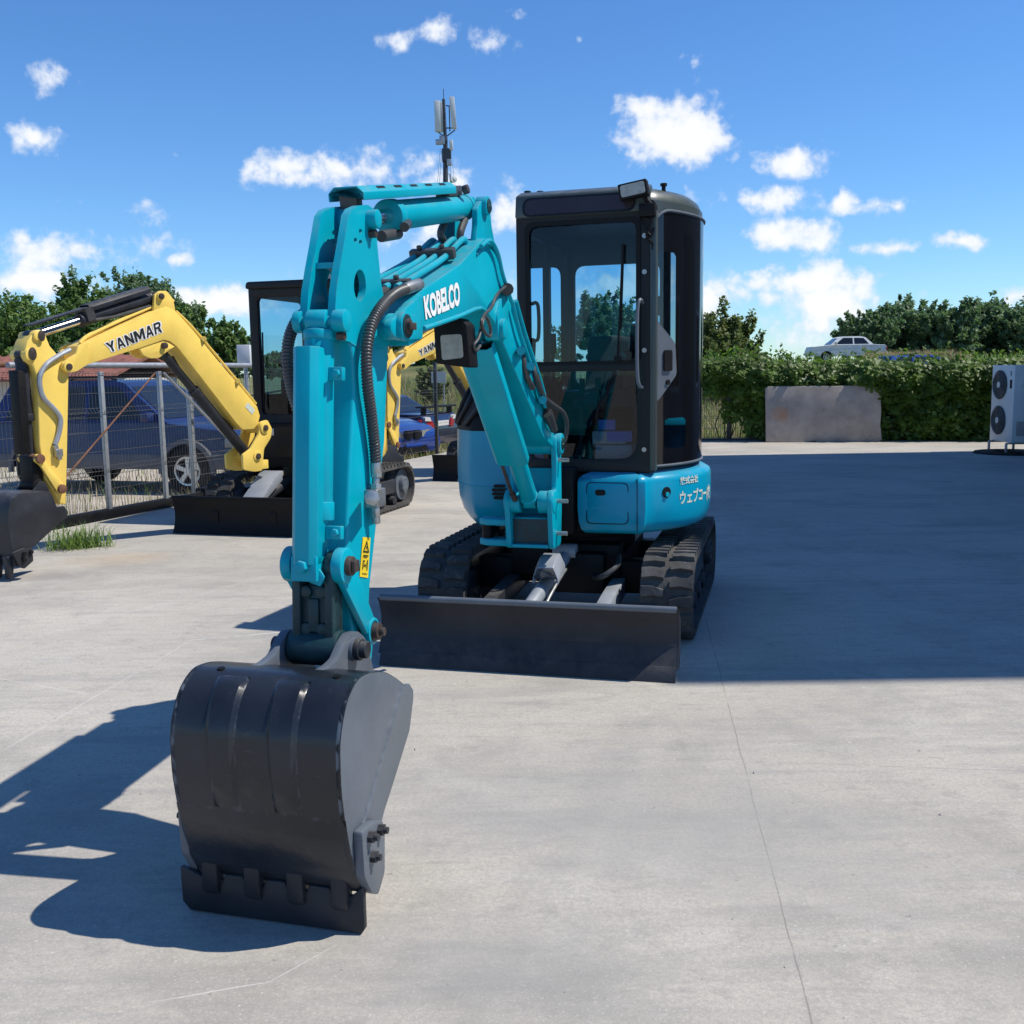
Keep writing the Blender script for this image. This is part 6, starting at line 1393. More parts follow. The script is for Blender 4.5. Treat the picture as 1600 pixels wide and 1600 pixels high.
# broken concrete panel leaning on the hedge
cp = MB(); a_ = gnd(1192, 689); b_ = gnd(1371, 688); dd_ = (b_ - a_); ll_ = dd_.length; dd_.normalize(); nn2 = Vector((dd_.y, -dd_.x, 0))
pf = lambda p, c, q: a_ + dd_ * p - nn2 * (q * .10) + nn2 * (c + .42) + Vector((0, 0, q))
hz = 1.16
cp.prism([(.02, .015), (.9, .0), (1.0, .03), (1.06, .0), (ll_ * .98, .0), (ll_, .05), (ll_ * .985, .35), (ll_ * .992, .62), (ll_ * .985, .9), (ll_ * .99, hz - .02), (ll_ * .8, hz), (1.4, hz - .01), (1.1, hz), (.06, hz), (.0, hz - .05), (.012, .6)], pf, -.05, .03)
def slab_mat():
    m = M['slab']; nt = m.node_tree; N = nt.nodes; L = nt.links; b = N['Principled BSDF']; src = b.inputs['Base Color'].links[0].from_socket
    tc = N.new('ShaderNodeTexCoord'); v = N.new('ShaderNodeVectorMath'); v.operation = 'DISTANCE'; L.new(tc.outputs['Object'], v.inputs[0]); v.inputs[1].default_value = pf(.33, 0, .55) - a_
    n = N.new('ShaderNodeTexNoise'); n.inputs['Scale'].default_value = 5; L.new(tc.outputs['Object'], n.inputs['Vector'])
    ad = N.new('ShaderNodeMath'); ad.operation = 'MULTIPLY_ADD'; ad.inputs[1].default_value = .25; L.new(n.outputs['Fac'], ad.inputs[0]); L.new(v.outputs['Value'], ad.inputs[2])
    r = N.new('ShaderNodeMapRange'); r.inputs['From Min'].default_value = .14; r.inputs['From Max'].default_value = .34; r.inputs['To Min'].default_value = .75; r.inputs['To Max'].default_value = 0; L.new(ad.outputs[0], r.inputs['Value'])
    x = N.new('ShaderNodeMix'); x.data_type = 'RGBA'; L.new(r.outputs[0], x.inputs['Factor']); L.new(src, x.inputs['A']); x.inputs['B'].default_value = (.42, .17, .07, 1); L.new(x.outputs['Result'], b.inputs['Base Color'])
slab_mat()
tag(cp.build('concrete_panel', M['slab'], None, loc=tuple(a_), bevel=0.008), 'broken grey brown concrete panel with an orange rust stain, leaning on the hedge', 'panel')

# ================================================================== grit and grasses
def blades(n, fn, hmin, hmax, w, m, name, label=None, cat=None, kind=None, loc=(0, 0, 0), lean=.35):
    vs_ = []; fs = []
    for _ in range(n):
        p = Vector(fn()); h = random.uniform(hmin, hmax); a = random.uniform(0, 6.283); d = Vector((math.cos(a), math.sin(a), 0)); l = d * h * random.uniform(0, lean) * 2; t_ = Vector((-d.y, d.x, 0)) * w
        o = len(vs_); vs_ += [p - t_, p + t_, p + l * .35 + Vector((0, 0, h * .6)) + t_ * .7, p + l * .35 + Vector((0, 0, h * .6)) - t_ * .7, p + l + Vector((0, 0, h * .92))]
        fs += [(o, o + 1, o + 2, o + 3), (o + 3, o + 2, o + 4)]
    mb = MB(); mb.v = vs_; mb.f = fs; o = mb.build(name, m, None, smooth=0, loc=loc); tag(o, label, cat, None, kind); return o
random.seed(31)
gr_ = MB()
for _ in range(200):
    x = random.uniform(-4, 4); y = 1.9 + 9 * random.random() ** 1.6; s_ = .0022 + .006 * random.random() ** 4; o = len(gr_.v)
    gr_.v += [Vector((x + s_ * random.uniform(.6, 1.2) * a, y + s_ * random.uniform(.6, 1.2) * b, .001 + c)) for a, b, c in ((1, 0, 0), (0, 1, 0), (-1, 0, 0), (0, -1, 0), (0, 0, s_ * .9))]
    gr_.f += [(o, o + 1, o + 4), (o + 1, o + 2, o + 4), (o + 2, o + 3, o + 4), (o + 3, o, o + 4)]
tag(gr_.build('grit', M['slab'], None, smooth=0), kind='stuff')
random.seed(5)
wc = gnd(112, 856)
def weed():
    a = random.gauss(0, .10); b = random.gauss(0, .07); return (wc.x + a * 1.25 + .06, wc.y + b + a * .3, 0)
w1 = blades(380, weed, .05, .28, .0045, M['blade'], 'weed_tuft', 'bright green weeds growing by the fence base beside the yellow machine\'s bucket', 'weeds', loc=tuple(wc), lean=.95)
def outside():
    while True:
        x = random.uniform(-13, 0); y = random.uniform(7, 23)
        if x < fence_x(y) - .08 and (x > fence_x(y) - .8 or random.random() < .05): return (x, y, terr(x, y))
tag(blades(5200, outside, .06, .42, .006, M['straw'], 'dry_grass', lean=.5), kind='stuff')
tag(blades(3600, outside, .06, .35, .006, M['blade'], 'green_grass', lean=.5), kind='stuff')
def slope():
    while True:
        x = random.uniform(-7, 9); y = 23.8 + 16 * random.random() ** 1.3
        if y > hedge_y(x) + .5 and y > 24: return (x, y, terr(x, y))
tag(blades(14000, slope, .15, .6, .014, M['straw'], 'slope_dry_grass'), kind='stuff')
tag(blades(12000, slope, .15, .55, .014, M['blade'], 'slope_green_grass'), kind='stuff')
def crest():
    x = random.uniform(19.5, 24.5); y = random.uniform(54, 57); return (x, y, terr(x, y))
tag(blades(1500, crest, .3, .8, .02, M['straw'], 'crest_dry_grass'), kind='stuff')
def hslope():
    x = random.uniform(9, 40); y = 23.8 + 40 * random.random(); return (x, y, terr(x, y))
tag(blades(9000, hslope, .2, .7, .03, M['blade'], 'bank_grass'), kind='stuff')
# ================================================================== cars
class CarFrame:
    def __init__(s, p, ang): s.o = Vector(p); s.f = Vector((math.cos(ang), math.sin(ang), 0)); s.s = Vector((-math.sin(ang), math.cos(ang), 0))
    def __call__(s, x, y, z): return s.o + s.f * x + s.s * y + Vector((0, 0, z))
def make_car(name, label, cat, pos, ang, body, house, W, wheels, wr, paint, group, lower=None, lights='front', windows=None, spoiler=False, tag_plate=False, rails=False):
    """body/house: side outlines (x forward, z up) starting at the lower rear corner; wheels: x of the axles"""
    F_ = CarFrame(pos, ang); r = thing(name, tuple(pos), label, cat, group); hw = W / 2
    def arches(z0):
        pts = []
        return pts
    x0 = min(p[0] for p in body); x1 = max(p[0] for p in body); zb = min(p[1] for p in body)
    bottom = []
    for wx in sorted(wheels, reverse=True):
        R_ = wr * 1.16
        a0 = math.asin(max(-1, min(1, (zb - wr) / R_)))
        for k in range(11):
            a = a0 + (math.pi - 2 * a0) * k / 10; bottom.append((wx + R_ * math.cos(a), wr + R_ * math.sin(a)))
    poly = body + bottom
    mb = MB(); n = len(poly); zm = max(p[1] for p in body)
    wz = lambda x, z: hw * (1 - .05 * max(0, (z - .55) / .6) - .03 * max(0, (.5 - z) / .3)) * (1 - .10 * smooth(x1 - .9, x1, x) - .06 * smooth(x0 + .5, x0, x))
    # lofted across the width in five slices so the flanks are rounded
    rings = [[F_(x, k * wz(x, z) * 1.0, z if abs(k) < .99 else z - .012) for x, z in poly] for k in (-1, -.93, 0, .93, 1)]
    mb.loft(rings); bo_ = mb.build('body', paint, r, smooth=40, bevel=0.0)
    gh = MB(); ins = .13
    zt = max(z for x, z in house); zl = min(z for x, z in house)
    hwz = lambda z: (hw * .95) - (z - zl) / (zt - zl) * hw * .22
    gh.loft([[F_(x, k * hwz(z), z) for x, z in house] for k in (-1, -.9, .9, 1)]); ca = gh.build('cabin', paint, r, smooth=35)
    for side in (-1, 1):
        for wpoly in windows or []:
            w_ = MB(); w_.add([F_(x, side * (hwz(z) + .006), z) for x, z in wpoly], [tuple(range(len(wpoly)))]); w_.build('side_window', M['carglassdark'], ca, smooth=0)
    fr_ = sorted(house, key=lambda p: p[0])
    def glazing(nm, a, b):
        m_ = .10; A = (a[0] + (b[0] - a[0]) * m_, a[1] + (b[1] - a[1]) * m_); B = (a[0] + (b[0] - a[0]) * (1 - m_), a[1] + (b[1] - a[1]) * (1 - m_))
        nx, nz = (b[1] - a[1]), -(b[0] - a[0]); l_ = math.hypot(nx, nz); nx, nz = nx / l_ * .008, nz / l_ * .008
        if nz < 0: nx, nz = -nx, -nz
        w_ = MB(); w_.add([F_(A[0] + nx, -hwz(A[1]) * .88, A[1] + nz), F_(A[0] + nx, hwz(A[1]) * .88, A[1] + nz), F_(B[0] + nx, hwz(B[1]) * .88, B[1] + nz), F_(B[0] + nx, -hwz(B[1]) * .88, B[1] + nz)], [(0, 1, 2, 3)]); w_.build(nm, M['carglassdark'], ca, smooth=0)
    glazing('rear_window', house[0], house[1]); glazing('windscreen', house[-1], house[-2])
    for wx in wheels:
        for side in (-1, 1):
            y = side * (hw - .11)
            t_ = MB(); prof_ = [(.55, .6), (.62, .9), (.9, 1.0), (1.0, .8), (1.0, -.8), (.9, -1.0), (.62, -.9)]
            rings = []
            for k in range(29):
                a = 2 * math.pi * k / 28; rings.append([F_(wx + wr * q * math.cos(a), y + side * e * .10, wr + wr * q * math.sin(a)) for q, e in prof_])
            t_.loft(rings, caps=False); wh = t_.build('wheel', M['tyre'], r, smooth=50)
            h_ = MB(); h_.cyl(F_(wx, y + side * .02, wr), F_(wx, y + side * .03, wr), wr * .60, 24); ho_ = h_.build('brake_disc', M['tyre'], wh)
            h_ = MB(); rr = wr * .62
            for k in range(28):
                pass
            rings = []
            for k in range(29):
                a = 2 * math.pi * k / 28; rings.append([F_(wx + q * math.cos(a), y + side * e, wr + q * math.sin(a)) for q, e in ((rr, .095), (rr * .88, .092), (rr * .86, .03), (rr, .03))])
            h_.loft(rings, caps=False)
            for k in range(5):
                a = 2 * math.pi * k / 5 + .3; c_, s_ = math.cos(a), math.sin(a)
                h_.loft([[F_(wx + d_ * c_ - e_ * s_, y + side * q, wr + d_ * s_ + e_ * c_) for e_, q in ((-w_, .06), (w_, .06), (w_ * .8, .085), (-w_ * .8, .085))] for d_, w_ in ((0, rr * .16), (rr * .92, rr * .2))])
            h_.cyl(F_(wx, y + side * .06, wr), F_(wx, y + side * .095, wr), rr * .2, 12); h_.build('rim', M['alloy'], wh, smooth=40)
    if lower:
        lw_ = MB()
        for side in (-1, 1):
            seg = [x0 + .02] + [v for wx in sorted(wheels) for v in (wx - wr * 1.18, wx + wr * 1.18)] + [x1 - .02]
            for a, b in zip(seg[::2], seg[1::2]):
                if b > a + .03: lw_.box(lambda x, y, z: F_(x, y, z), a, b, *sorted((side * (hw * .985), side * (hw * 1.006))), zb - .005, lower)
        lw_.build('lower_cladding', M['clad'], r, bevel=0.004)
        fl_ = MB()
        for wx in wheels:
            for side in (-1, 1):
                ring = []
                for k in range(13):
                    a = -.1 + (math.pi + .2) * k / 12; ring.append([F_(wx + q * math.cos(a), side * (hw * e), wr + q * math.sin(a)) for q, e in ((wr * 1.14, .95), (wr * 1.15, 1.018), (wr * 1.34, 1.012), (wr * 1.36, .95))])
                fl_.loft(ring)
        fl_.build('wheel_arch', M['clad'], r, smooth=40)
    # handles, seams, mirrors
    hd_ = MB(); belt = zl
    for wpoly in (windows or [])[:2]:
        xm = min(p[0] for p in wpoly)
        for side in (-1, 1): hd_.box(F_, xm + .04, xm + .22, *sorted((side * (hw * .95), side * (hw * .99))), belt - .17, belt - .14)
    hd_.build('door_handle', paint, r, bevel=0.004)
    mi_ = MB(); mx_ = house[-1][0] - .25
    for side in (-1, 1): mi_.box(F_, mx_ - .08, mx_ + .05, *sorted((side * hw * .97, side * (hw * .97 + .2))), belt + .02, belt + .17)
    mi_.build('wing_mirror', paint, r, bevel=0.025)
    if rails:
        rr_ = MB()
        for side in (-1, 1): rr_.tube([F_(house[1][0] + .15, side * (hwz(zt) - .08), zt), F_(house[1][0] + .3, side * (hwz(zt) - .08), zt + .05), F_(house[-2][0] - .4, side * (hwz(zt) - .08), zt + .05), F_(house[-2][0] - .2, side * (hwz(zt) - .08), zt)], .016, 8)
        rr_.build('roof_rail', M['black'], r)
    return r, F_, hw, x0, x1
M['carglassdark'] = mat('tinted_car_glass', (0.012, 0.015, 0.018), 0.05, var=.1, scale=3, spec=.6, rvar=.02)
CG = 'parked cars beyond the fences'
zO = -.25
g = gnd(300, 772, zO); ang = math.atan2(-.262, .965); fdir = Vector((math.cos(ang), math.sin(ang), 0)); sdir = Vector((-math.sin(ang), math.cos(ang), 0))
spos = g - fdir * 3.72 + sdir * .80; spos.z = zO
sbody = [(.05, .42), (.0, .62), (.02, 1.0), (.06, 1.12), (3.3, 1.12), (3.45, 1.10), (4.25, .99), (4.52, .86), (4.60, .62), (4.55, .40)]
shouse = [(.10, 1.10), (.42, 1.70), (.7, 1.76), (2.3, 1.77), (2.55, 1.72), (3.40, 1.10)]
swin = [[(.42, 1.15), (.60, 1.62), (1.05, 1.66), (1.05, 1.15)], [(1.12, 1.15), (1.12, 1.66), (1.88, 1.67), (1.88, 1.15)], [(1.97, 1.15), (1.97, 1.67), (2.46, 1.66), (3.02, 1.15)]]
r, F_, hw, x0, x1 = make_car('parked_car', 'big navy off-roader with grey lower cladding, side-on behind the mesh gate', 'car', spos, ang, sbody, shouse, 1.82, (.95, 3.72), .365, M['carblue'], CG, lower=.62, windows=swin, rails=True)
tl = MB(); tl.box(F_, -.01, .06, -hw * .98, -hw * .80, .75, 1.05); tl.build('tail_light', M['redlens'], r, bevel=0.01)
tl = MB(); tl.box(F_, x1 - .25, x1 - .05, -hw * .93, -hw * .70, .72, .86); tl.build('headlight', M['lens'], r, bevel=0.02)
# bright blue saloon whose nose shows in the gap, and a dark car turned away behind it
p = gnd(640, 728, zO); a2 = R(-38)
bbody = [(.05, .34), (.0, .60), (.06, .92), (.9, .98), (1.0, .99), (3.0, .94), (3.6, .88), (4.2, .76), (4.42, .64), (4.48, .45), (4.42, .26)]
bhouse = [(.75, .95), (1.30, 1.34), (1.7, 1.40), (2.3, 1.39), (2.6, 1.32), (3.25, .92)]
bwin = [[(1.02, .99), (1.38, 1.28), (1.85, 1.32), (1.85, .99)], [(1.92, .99), (1.92, 1.32), (2.45, 1.30), (2.92, .99)]]
fd2 = Vector((math.cos(a2), math.sin(a2), 0)); bp_ = Vector((p.x, p.y, zO)) - fd2 * 4.35
r, F_, hw, x0, x1 = make_car('parked_car', 'bright blue saloon with its bonnet and black grille showing past the yellow arm', 'car', bp_, a2, bbody, bhouse, 1.75, (.85, 3.62), .31, M['carbright'], CG, windows=bwin)
lp_b = MB(); lp_b.tube([F_(x1 - .02 - .16 * (abs(q) / .8) ** 2, q, .40) for q in [-.8 + i * .16 for i in range(11)]], .045, 8); lp_b.build('bumper_lip', M['carbright'], r)
ai_ = MB(); ai_.prism(rounded([(-.42, .28), (.42, .28), (.36, .40), (-.36, .40)], .03, 3), lambda pp, c, q: F_(x1 - .05 + c, pp, q), -.04, .055); ai_.build('air_intake', M['black'], r)
for s_ in (-1, 1):
    h_ = MB(); h_.prism(rounded([(.26 * s_, .56), (.70 * s_, .60), (.80 * s_, .70), (.28 * s_, .68)], .03, 3), lambda pp, c, q: F_(x1 - .045 - .20 * (abs(pp) / .8) ** 2 + c, pp, q), -.04, .05); h_.build('headlight', M['lens'], r, bevel=0.01)
    h_ = MB(); h_.prism(rounded([(.03 * s_, .53), (.20 * s_, .53), (.22 * s_, .70), (.03 * s_, .70)], .04, 3), lambda pp, c, q: F_(x1 - .03 + c, pp, q), -.04, .045); h_.build('grille', M['black'], r, bevel=0.006)
p = gnd(676, 703, zO + .05); a3 = R(156)
cbody = [(.05, .30), (.0, .50), (.03, .86), (.12, .97), (.9, 1.0), (3.0, .95), (4.0, .80), (4.3, .55), (4.25, .28)]
chouse = [(.70, .97), (1.25, 1.34), (1.6, 1.39), (2.1, 1.38), (2.4, 1.30), (3.05, .95)]
cwin = [[(.98, 1.0), (1.32, 1.28), (1.75, 1.32), (1.75, 1.0)], [(1.82, 1.0), (1.82, 1.32), (2.25, 1.29), (2.75, 1.0)]]
cpos = Vector((-1.50, 22.4, zO - .04))
r, F_, hw, x0, x1 = make_car('parked_car', 'dark navy coupe seen from behind with boot spoiler and red tail lights', 'car', cpos, a3, cbody, chouse, 1.72, (.8, 3.4), .31, M['carnavy'], CG, windows=cwin)
for s_ in (-1, 1):
    h_ = MB(); h_.prism(rounded([(.36 * s_, .66), (.82 * s_, .66), (.84 * s_, .86), (.46 * s_, .84)], .04, 3), lambda pp, c, q: F_(.02 + .10 * (abs(pp) / .85) ** 3 + c, pp, q), -.05, .04); tl_ = h_.build('tail_light', M['redlens'], r, bevel=0.01)
    h_ = MB(); h_.prism(rounded([(.50 * s_, .82), (.72 * s_, .83), (.70 * s_, .92), (.55 * s_, .91)], .02, 3), lambda pp, c, q: F_(.02 + .10 * (abs(pp) / .85) ** 3 + c, pp, q), -.06, .03); h_.build('reversing_lamp', M['plate'], tl_)
h_ = MB(); h_.box(F_, -.035, .02, -.26, .26, .70, .81); h_.build('number_plate', M['plate'], r)
h_ = MB(); h_.box(F_, .0, .24, -.74, .74, 1.10, 1.135); h_.box(F_, .06, .18, -.62, -.56, .95, 1.11); h_.box(F_, .06, .18, .56, .62, .95, 1.11); h_.build('boot_spoiler', M['black'], r, bevel=0.012)
# old white saloon up on the bank, and the blue vehicle beside it
pw = atY(1320, 556, 58); a4 = R(-2); zW = pw.z - .34
wbody = [(.05, .36), (.0, .55), (.02, .86), (.10, .92), (1.0, .95), (3.0, .95), (4.05, .86), (4.15, .62), (4.1, .34)]
whouse = [(.72, .93), (1.15, 1.34), (1.4, 1.40), (2.35, 1.40), (2.6, 1.35), (3.1, .93)]
wwin = [[(.98, .98), (1.26, 1.30), (1.78, 1.32), (1.78, .98)], [(1.86, .98), (1.86, 1.32), (2.38, 1.32), (2.82, .98)]]
# its nose points to the picture's left
r, F_, hw, x0, x1 = make_car('parked_car', 'old weathered white saloon standing up on the grassy bank above the hedge', 'car', (pw.x + 2.1, 58, zW), R(178), wbody, whouse, 1.62, (.85, 3.3), .29, M['carwhite'], CG, windows=wwin)
tl = MB(); tl.box(F_, -.02, .05, hw * .55, hw * .96, .62, .80); tl.build('tail_light', M['redlens'], r, bevel=0.01)
bm2 = MB(); bm2.box(F_, -.06, .08, -hw * .95, hw * .95, .40, .52); bm2.box(F_, x1 - .06, x1 + .06, -hw * .93, hw * .93, .40, .52); bm2.build('bumper', M['galv'], r, bevel=0.02)
mn_ = MB()
mn_.loft([[Vector((pw.x + dx * k, 58 + dy * k, z)) for dx, dy in circ(0, 0, 3.4, 2.6, 24)] for z, k in ((terr(pw.x, 58) - .4, 1.5), (zW - .05, 1.0), (zW + .0, .85))]); tag(mn_.build('bank_mound', bpy.data.materials['gravel_and_dry_grass'], smooth=60), kind='structure')
random.seed(21)
tag(blades(1500, lambda: (pw.x + random.uniform(.6, 5.6), 56.2 + random.uniform(-.6, .6), zW - .05), .25, .8, .02, M['straw'], 'mound_dry_grass'), kind='stuff')
pb_ = atY(1447, 566, 46); zB = pb_.z - 1.02
r, F_, hw, x0, x1 = make_car('parked_car', 'blue vehicle half hidden by the hedge top, right of the white saloon', 'car', (pb_.x - 2.2, 46, zB), R(8), [(.05, .4), (0, .7), (.03, 1.02), (3.2, 1.0), (4.2, .9), (4.3, .6), (4.2, .4)], [(.2, 1.0), (.4, 1.30), (.7, 1.34), (2.2, 1.34), (2.5, 1.3), (3.1, .98)], 1.7, (.8, 3.3), .3, M['carbright'], CG, windows=[[(.5, 1.03), (.62, 1.25), (1.3, 1.27), (1.3, 1.03)], [(1.4, 1.03), (1.4, 1.27), (2.3, 1.27), (2.75, 1.03)]])

# ================================================================== air conditioner
A0 = gnd(1556, 705); acx, acy = 8.62, 17.62
ac = thing('outdoor_air_conditioner', (acx + .17, acy + .45, 0), 'tall white outdoor air conditioner with two stacked fans on a low frame', 'air conditioner')
af = lambda x, y, z: Vector((acx + x, acy + y, .20 + z))
b = MB(); b.box(af, 0, .36, 0, .82, 0, 1.33); aco = b.build('casing', M['acbeige'], ac, bevel=0.012)
for zc in (.37, .99):
    f = MB(); f.cyl(af(-.004, .50, zc), af(-.001, .50, zc), .25, 36); fan = f.build('fan_opening', M['black'], ac)
    g_ = MB()
    for rr in (.05, .085, .12, .155, .19, .22, .25):
        pts = [af(-.03 + .012 * (rr / .25) ** 2, .50 + rr * math.cos(2 * math.pi * k / 32), zc + rr * math.sin(2 * math.pi * k / 32)) for k in range(33)]; g_.tube(pts, .006, 5)
    for k in range(24):
        a = 2 * math.pi * k / 24; g_.tube([af(-.032, .50 + .05 * math.cos(a), zc + .05 * math.sin(a)), af(-.015, .50 + .25 * math.cos(a), zc + .25 * math.sin(a))], .004, 4)
    g_.build('fan_guard', M['acgrille'], fan)
    h_ = MB(); h_.cyl(af(-.036, .50, zc), af(-.028, .50, zc), .055, 20); h_.build('fan_hub', M['acbeige'], fan)
    bl = MB()
    for k in range(3):
        a = k * 2.094; bl.loft([[af(-.010 + q, .50 + d_ * math.cos(a + e), zc + d_ * math.sin(a + e)) for e, q in ((-.35, .004), (.35, -.006), (.35, -.004), (-.35, .006))] for d_ in (.06, .22)])
    bl.build('fan_blade', M['acgrille'], fan)
pl_ = MB(); pl_.box(af, -.004, .0, .08, .15, .93, 1.08); pl_.build('label_plate', M['black'], ac)
put_text('K', lambda x, y: af(-.005, .14 - x * .05, 1.15 + y * .08), 'casing_letter', M['ink'], aco, bold=.03)
hd2 = MB(); hd2.box(af, .12, .30, -.02, .0, .98, 1.14); hd2.tube([af(.2, -.02, 1.0), af(.2, -.08, .9), af(.22, -.09, .5), af(.24, -.05, .3)], .014, 8); hd2.build('pipe_cover', M['acbeige'], ac, bevel=0.006)
vt = MB()
for k in range(14): vt.box(af, .07, .31, -.004, .001, .12 + k * .018, .128 + k * .018)
vt.build('side_vent', M['acgrille'], ac)
lg = MB()
for y in (.08, .72):
    lg.box(lambda x, yy, z: Vector((acx + x, acy + yy, z)), -.06, .42, y - .02, y + .02, .17, .2)
    for x in (-.05, .39): lg.box(lambda xx, yy, z: Vector((acx + xx, acy + yy, z)), x - .018, x + .018, y - .018, y + .018, 0, .172)
lg.build('stand', M['galv'], ac, bevel=0.004)
tr_ = MB(); tr_.cyl((acx + .15, acy + .3, 0.003), (acx + .15, acy + .3, .03), .62, 32, r2=.60); tag(tr_.build('rubber_mat', M['black'], None, loc=(acx + .15, acy + .3, 0)), 'round dark mat lying under the air conditioner', 'mat')
for k, (dx, dy, s_) in enumerate(((.62, -.35, .11), )):
    cb = MB(); cb.tube([Vector((acx + .5 + .14 * math.cos(t_), acy - .25 + .14 * math.sin(t_), .05 + .012 * t_ / 3)) for t_ in [i * .3 for i in range(50)]], .014, 8); tag(cb.build('coiled_cable', M['hose'], None, loc=(acx + .5, acy - .25, 0.03)), 'coil of dark cable lying beside the air conditioner stand', 'cable')

# ================================================================== mast
mp = atY(697, 575, 62); mx_, my_ = mp.x, 62.0; mz = terr(mx_, 62)
ms = thing('telecom_mast', (mx_, my_, mz), 'slim dark telecom mast with pale panel antennas rising behind the teal boom', 'mast')
def mpt(px, py, dy=0): v = atY(px, py, 62 + dy); return v
b = MB(); b.cyl((mx_, my_, mz - .2), mpt(696, 215), .26, 14, r2=.13); b.cyl(mpt(696, 222), mpt(693, 155), .11, 12, r2=.09); b.cyl(mpt(693, 158), mpt(693, 139), .022, 6)
b.box(lambda x, y, z: mpt(698, 243) + Vector((x, y, z)), -.26, .26, -.3, .3, -.35, .35); b.build('pole', M['mast'], ms)
def panel_ant(px0, py0, px1, py1, w, dy, nm='panel_antenna', m='antenna', depth=.16):
    a = mpt(px0, py0, dy); c = mpt(px1, py1, dy); d = (c - a); mb = MB()
    mb.loft([[p_ + Vector((x, y, 0)) for x, y in ((-w, -depth), (w, -depth), (w * .8, depth), (-w * .8, depth))] for p_ in (a, c)]); return mb.build(nm, M[m], ms, bevel=0.02)
panel_ant(684.5, 206, 683, 158, .17, -.5); panel_ant(691, 206, 690, 159, .13, .6); panel_ant(710, 201, 706, 152, .15, -.3)
for (x0, y0, x1_, y1) in ((697, 165, 704, 166), (697, 200, 708, 200), (684, 206, 694, 213), (711, 203, 698, 213), (702, 166, 703, 205)):
    s_ = MB(); s_.tube([mpt(x0, y0, -.1), mpt(x1_, y1, -.2)], .035, 6); s_.build('bracket_arm', M['mast'], ms)
for (px, py, w, h) in ((691, 219, .16, .24), (684, 222, .12, .14), (705, 227, .10, .28), (702, 254, .14, .17)):
    s_ = MB(); c = mpt(px, py, -.3); s_.box(lambda x, y, z: c + Vector((x, y, z)), -w, w, -.12, .12, -h, h); s_.build('radio_unit', M['antenna' if px in (705,) else 'galv'], ms, bevel=0.02)
s_ = MB(); c = mpt(709, 281, -.3); s_.cyl(c + Vector((-.10, .05, 0)), c + Vector((.02, -.14, .02)), .17, 20, r2=.19); s_.cyl(c + Vector((.02, -.14, .02)), c + Vector((.035, -.19, .02)), .19, 20, r2=.05); s_.build('dish_antenna', M['antenna'], ms, smooth=40)
s_ = MB(); s_.tube([mpt(696, 272), mpt(703, 272), mpt(704, 295), mpt(696, 293)], .03, 6); s_.build('bracket_arm', M['mast'], ms)
s_ = MB()
for px, py in ((688, 232), (707, 255), (703, 250), (690, 235)): s_.tube([mpt(px, py), mpt(px + (px - 697) * .9, 330)], .012, 4)
s_.build('guy_wire', M['mast'], ms)

# ================================================================== shed, box, sign
sh = thing('shed', (-11.5, 26, terr(-11.5, 26)), 'low shed with a rusty red sheet roof beyond the blue off-roader', 'shed')
sx0, sx1 = atY(-60, 580, 26).x, atY(196, 580, 26).x; ze, zr = atY(50, 592, 25).z, atY(50, 560, 28).z
b = MB(); b.box(lambda x, y, z: Vector((x, y, z)), sx0 + .2, sx1 - .2, 25.3, 30.6, -.5, ze - .02); b.build('wall', M['wallpale'], sh)
b = MB(); b.prism([(24.9, ze - .06), (28, zr), (31.1, ze - .06), (31.1, ze), (28, zr + .06), (24.9, ze)], lambda p_, c, q: Vector((c, p_, q)), sx0, sx1)
n_ = int((sx1 - sx0) / .25)
for k in range(n_ + 1):
    x = sx0 + .02 + (sx1 - sx0 - .04) * k / n_; b.tube([Vector((x, 24.9, ze + .01)), Vector((x, 28, zr + .07))], .03, 5)
b.build('roof', M['roofrust'], sh)
c = atY(383, 556, 24); wb_ = thing('utility_box', (c.x, 24, terr(c.x, 24)), 'pale grey box on a post, just left of the yellow machine\'s cab', 'utility box')
b = MB(); b.box(lambda x, y, z: c + Vector((x, y, z)), -.16, .14, -.12, .12, -.25, .25); b.build('casing', M['acbeige'], wb_, bevel=0.01)
b = MB(); b.cyl((c.x, 24, terr(c.x, 24) - .1), (c.x, 24, c.z - .24), .05, 10); b.build('post', M['galv'], wb_)
c = atY(688, 589, 30); sg_ = thing('sign_board', (c.x, 30, terr(c.x, 30)), 'small pale blank board on two legs beyond the fence, right of the dark post', 'sign')
b = MB(); b.box(lambda x, y, z: c + Vector((x, y, z)), -.26, .16, -.02, .02, -.17, .16); b.build('board', M['acbeige'], sg_)
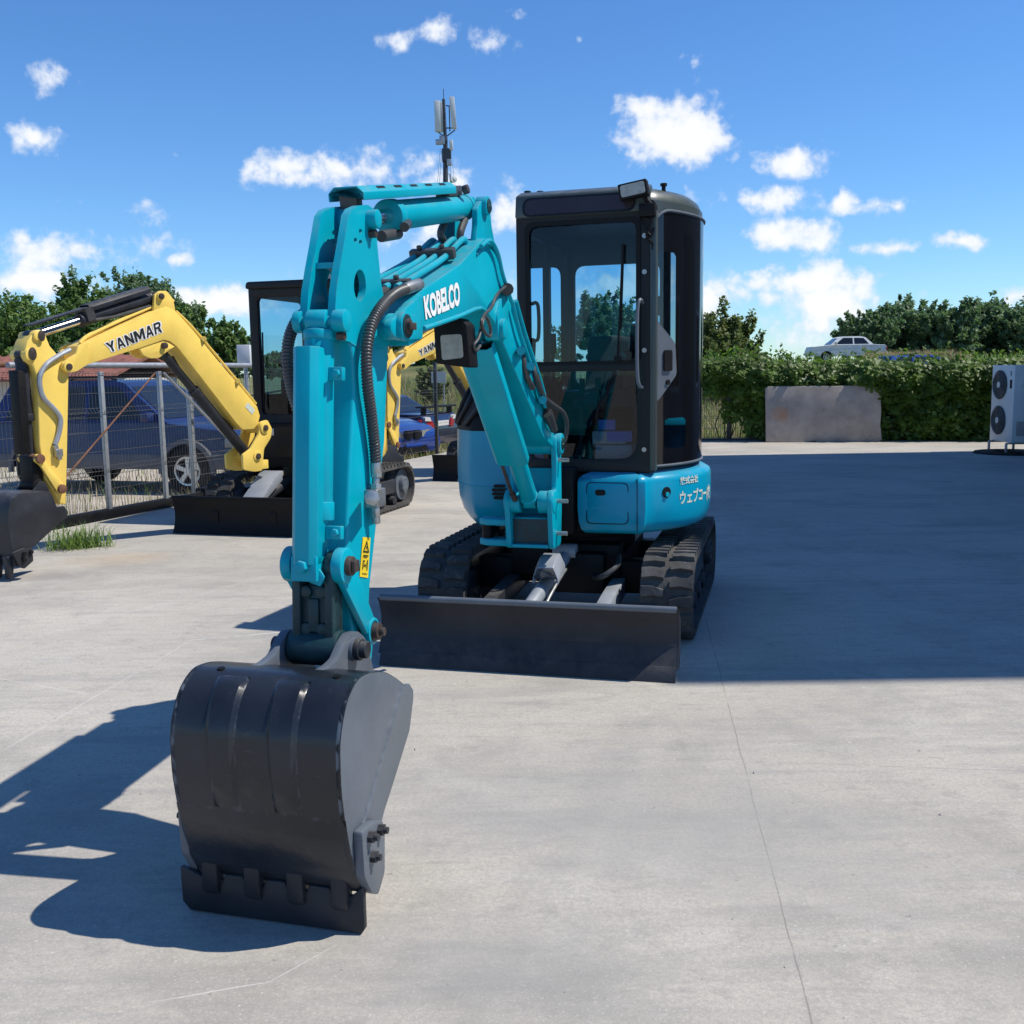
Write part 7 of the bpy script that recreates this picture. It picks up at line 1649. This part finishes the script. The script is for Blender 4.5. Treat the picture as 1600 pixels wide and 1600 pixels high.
for dx in (-.2, .1):
    b = MB(); b.cyl((c.x + dx, 30.03, terr(c.x, 30) - .1), (c.x + dx, 30.03, c.z), .02, 8); b.build('leg', M['galv'], sg_)

# ================================================================== the hall beside the yard (out of the picture, its shadow lies on the concrete)
BX, BY0, BY1, BZ = 9.55, 4.76, 18.25, 12.42
ha = thing('industrial_hall', (BX + 8, (BY0 + BY1) / 2, 0), 'tall grey industrial hall beside the yard that shades the concrete', 'building')
b = MB(); b.box(lambda x, y, z: Vector((x, y, z)), BX, BX + 18, BY0 + .1, BY1 - .1, -.2, BZ - .2)
k = BY0 + .3
while k < BY1 - .2: b.box(lambda x, y, z: Vector((x, y, z)), BX - .025, BX, k, k + .12, 3.6, BZ - .3); k += .4
k = BX + .2
while k < BX + 17.8: b.box(lambda x, y, z: Vector((x, y, z)), k, k + .12, BY0 + .075, BY0 + .1, .3, BZ - .3); k += .4
b.build('wall', M['hallwall'], ha, smooth=0)
b = MB(); b.box(lambda x, y, z: Vector((x, y, z)), BX - .10, BX + 18.1, BY0, BY1, BZ - .2, BZ); b.build('roof', M['hallroof'], ha)
b = MB(); b.box(lambda x, y, z: Vector((x, y, z)), BX - .04, BX - .001, 9.0, 13.0, 0.0, 3.5); dr = b.build('roller_door', M['cabgrey'], ha)
b = MB()
for j in range(17): b.box(lambda x, y, z: Vector((x, y, z)), BX - .052, BX - .04, 9.02, 12.98, .05 + j * .2, .17 + j * .2)
b.build('door_slats', M['cabgrey'], dr)
for y in (6.2, 14.6):
    b = MB(); b.box(lambda x, y_, z: Vector((x, y_, z)), BX - .03, BX - .001, y, y + 1.8, 1.3, 2.5); w_ = b.build('window', M['carglassdark'], ha)
    b = MB(); 
    for (y0, y1, z0, z1) in ((y - .06, y + 1.86, 1.24, 1.3), (y - .06, y + 1.86, 2.5, 2.56), (y - .06, y, 1.3, 2.5), (y + 1.8, y + 1.86, 1.3, 2.5), (y + .88, y + .93, 1.3, 2.5)): b.box(lambda x, y_, z: Vector((x, y_, z)), BX - .05, BX - .0, y0, y1, z0, z1)
    b.build('window_frame', M['acbeige'], w_)
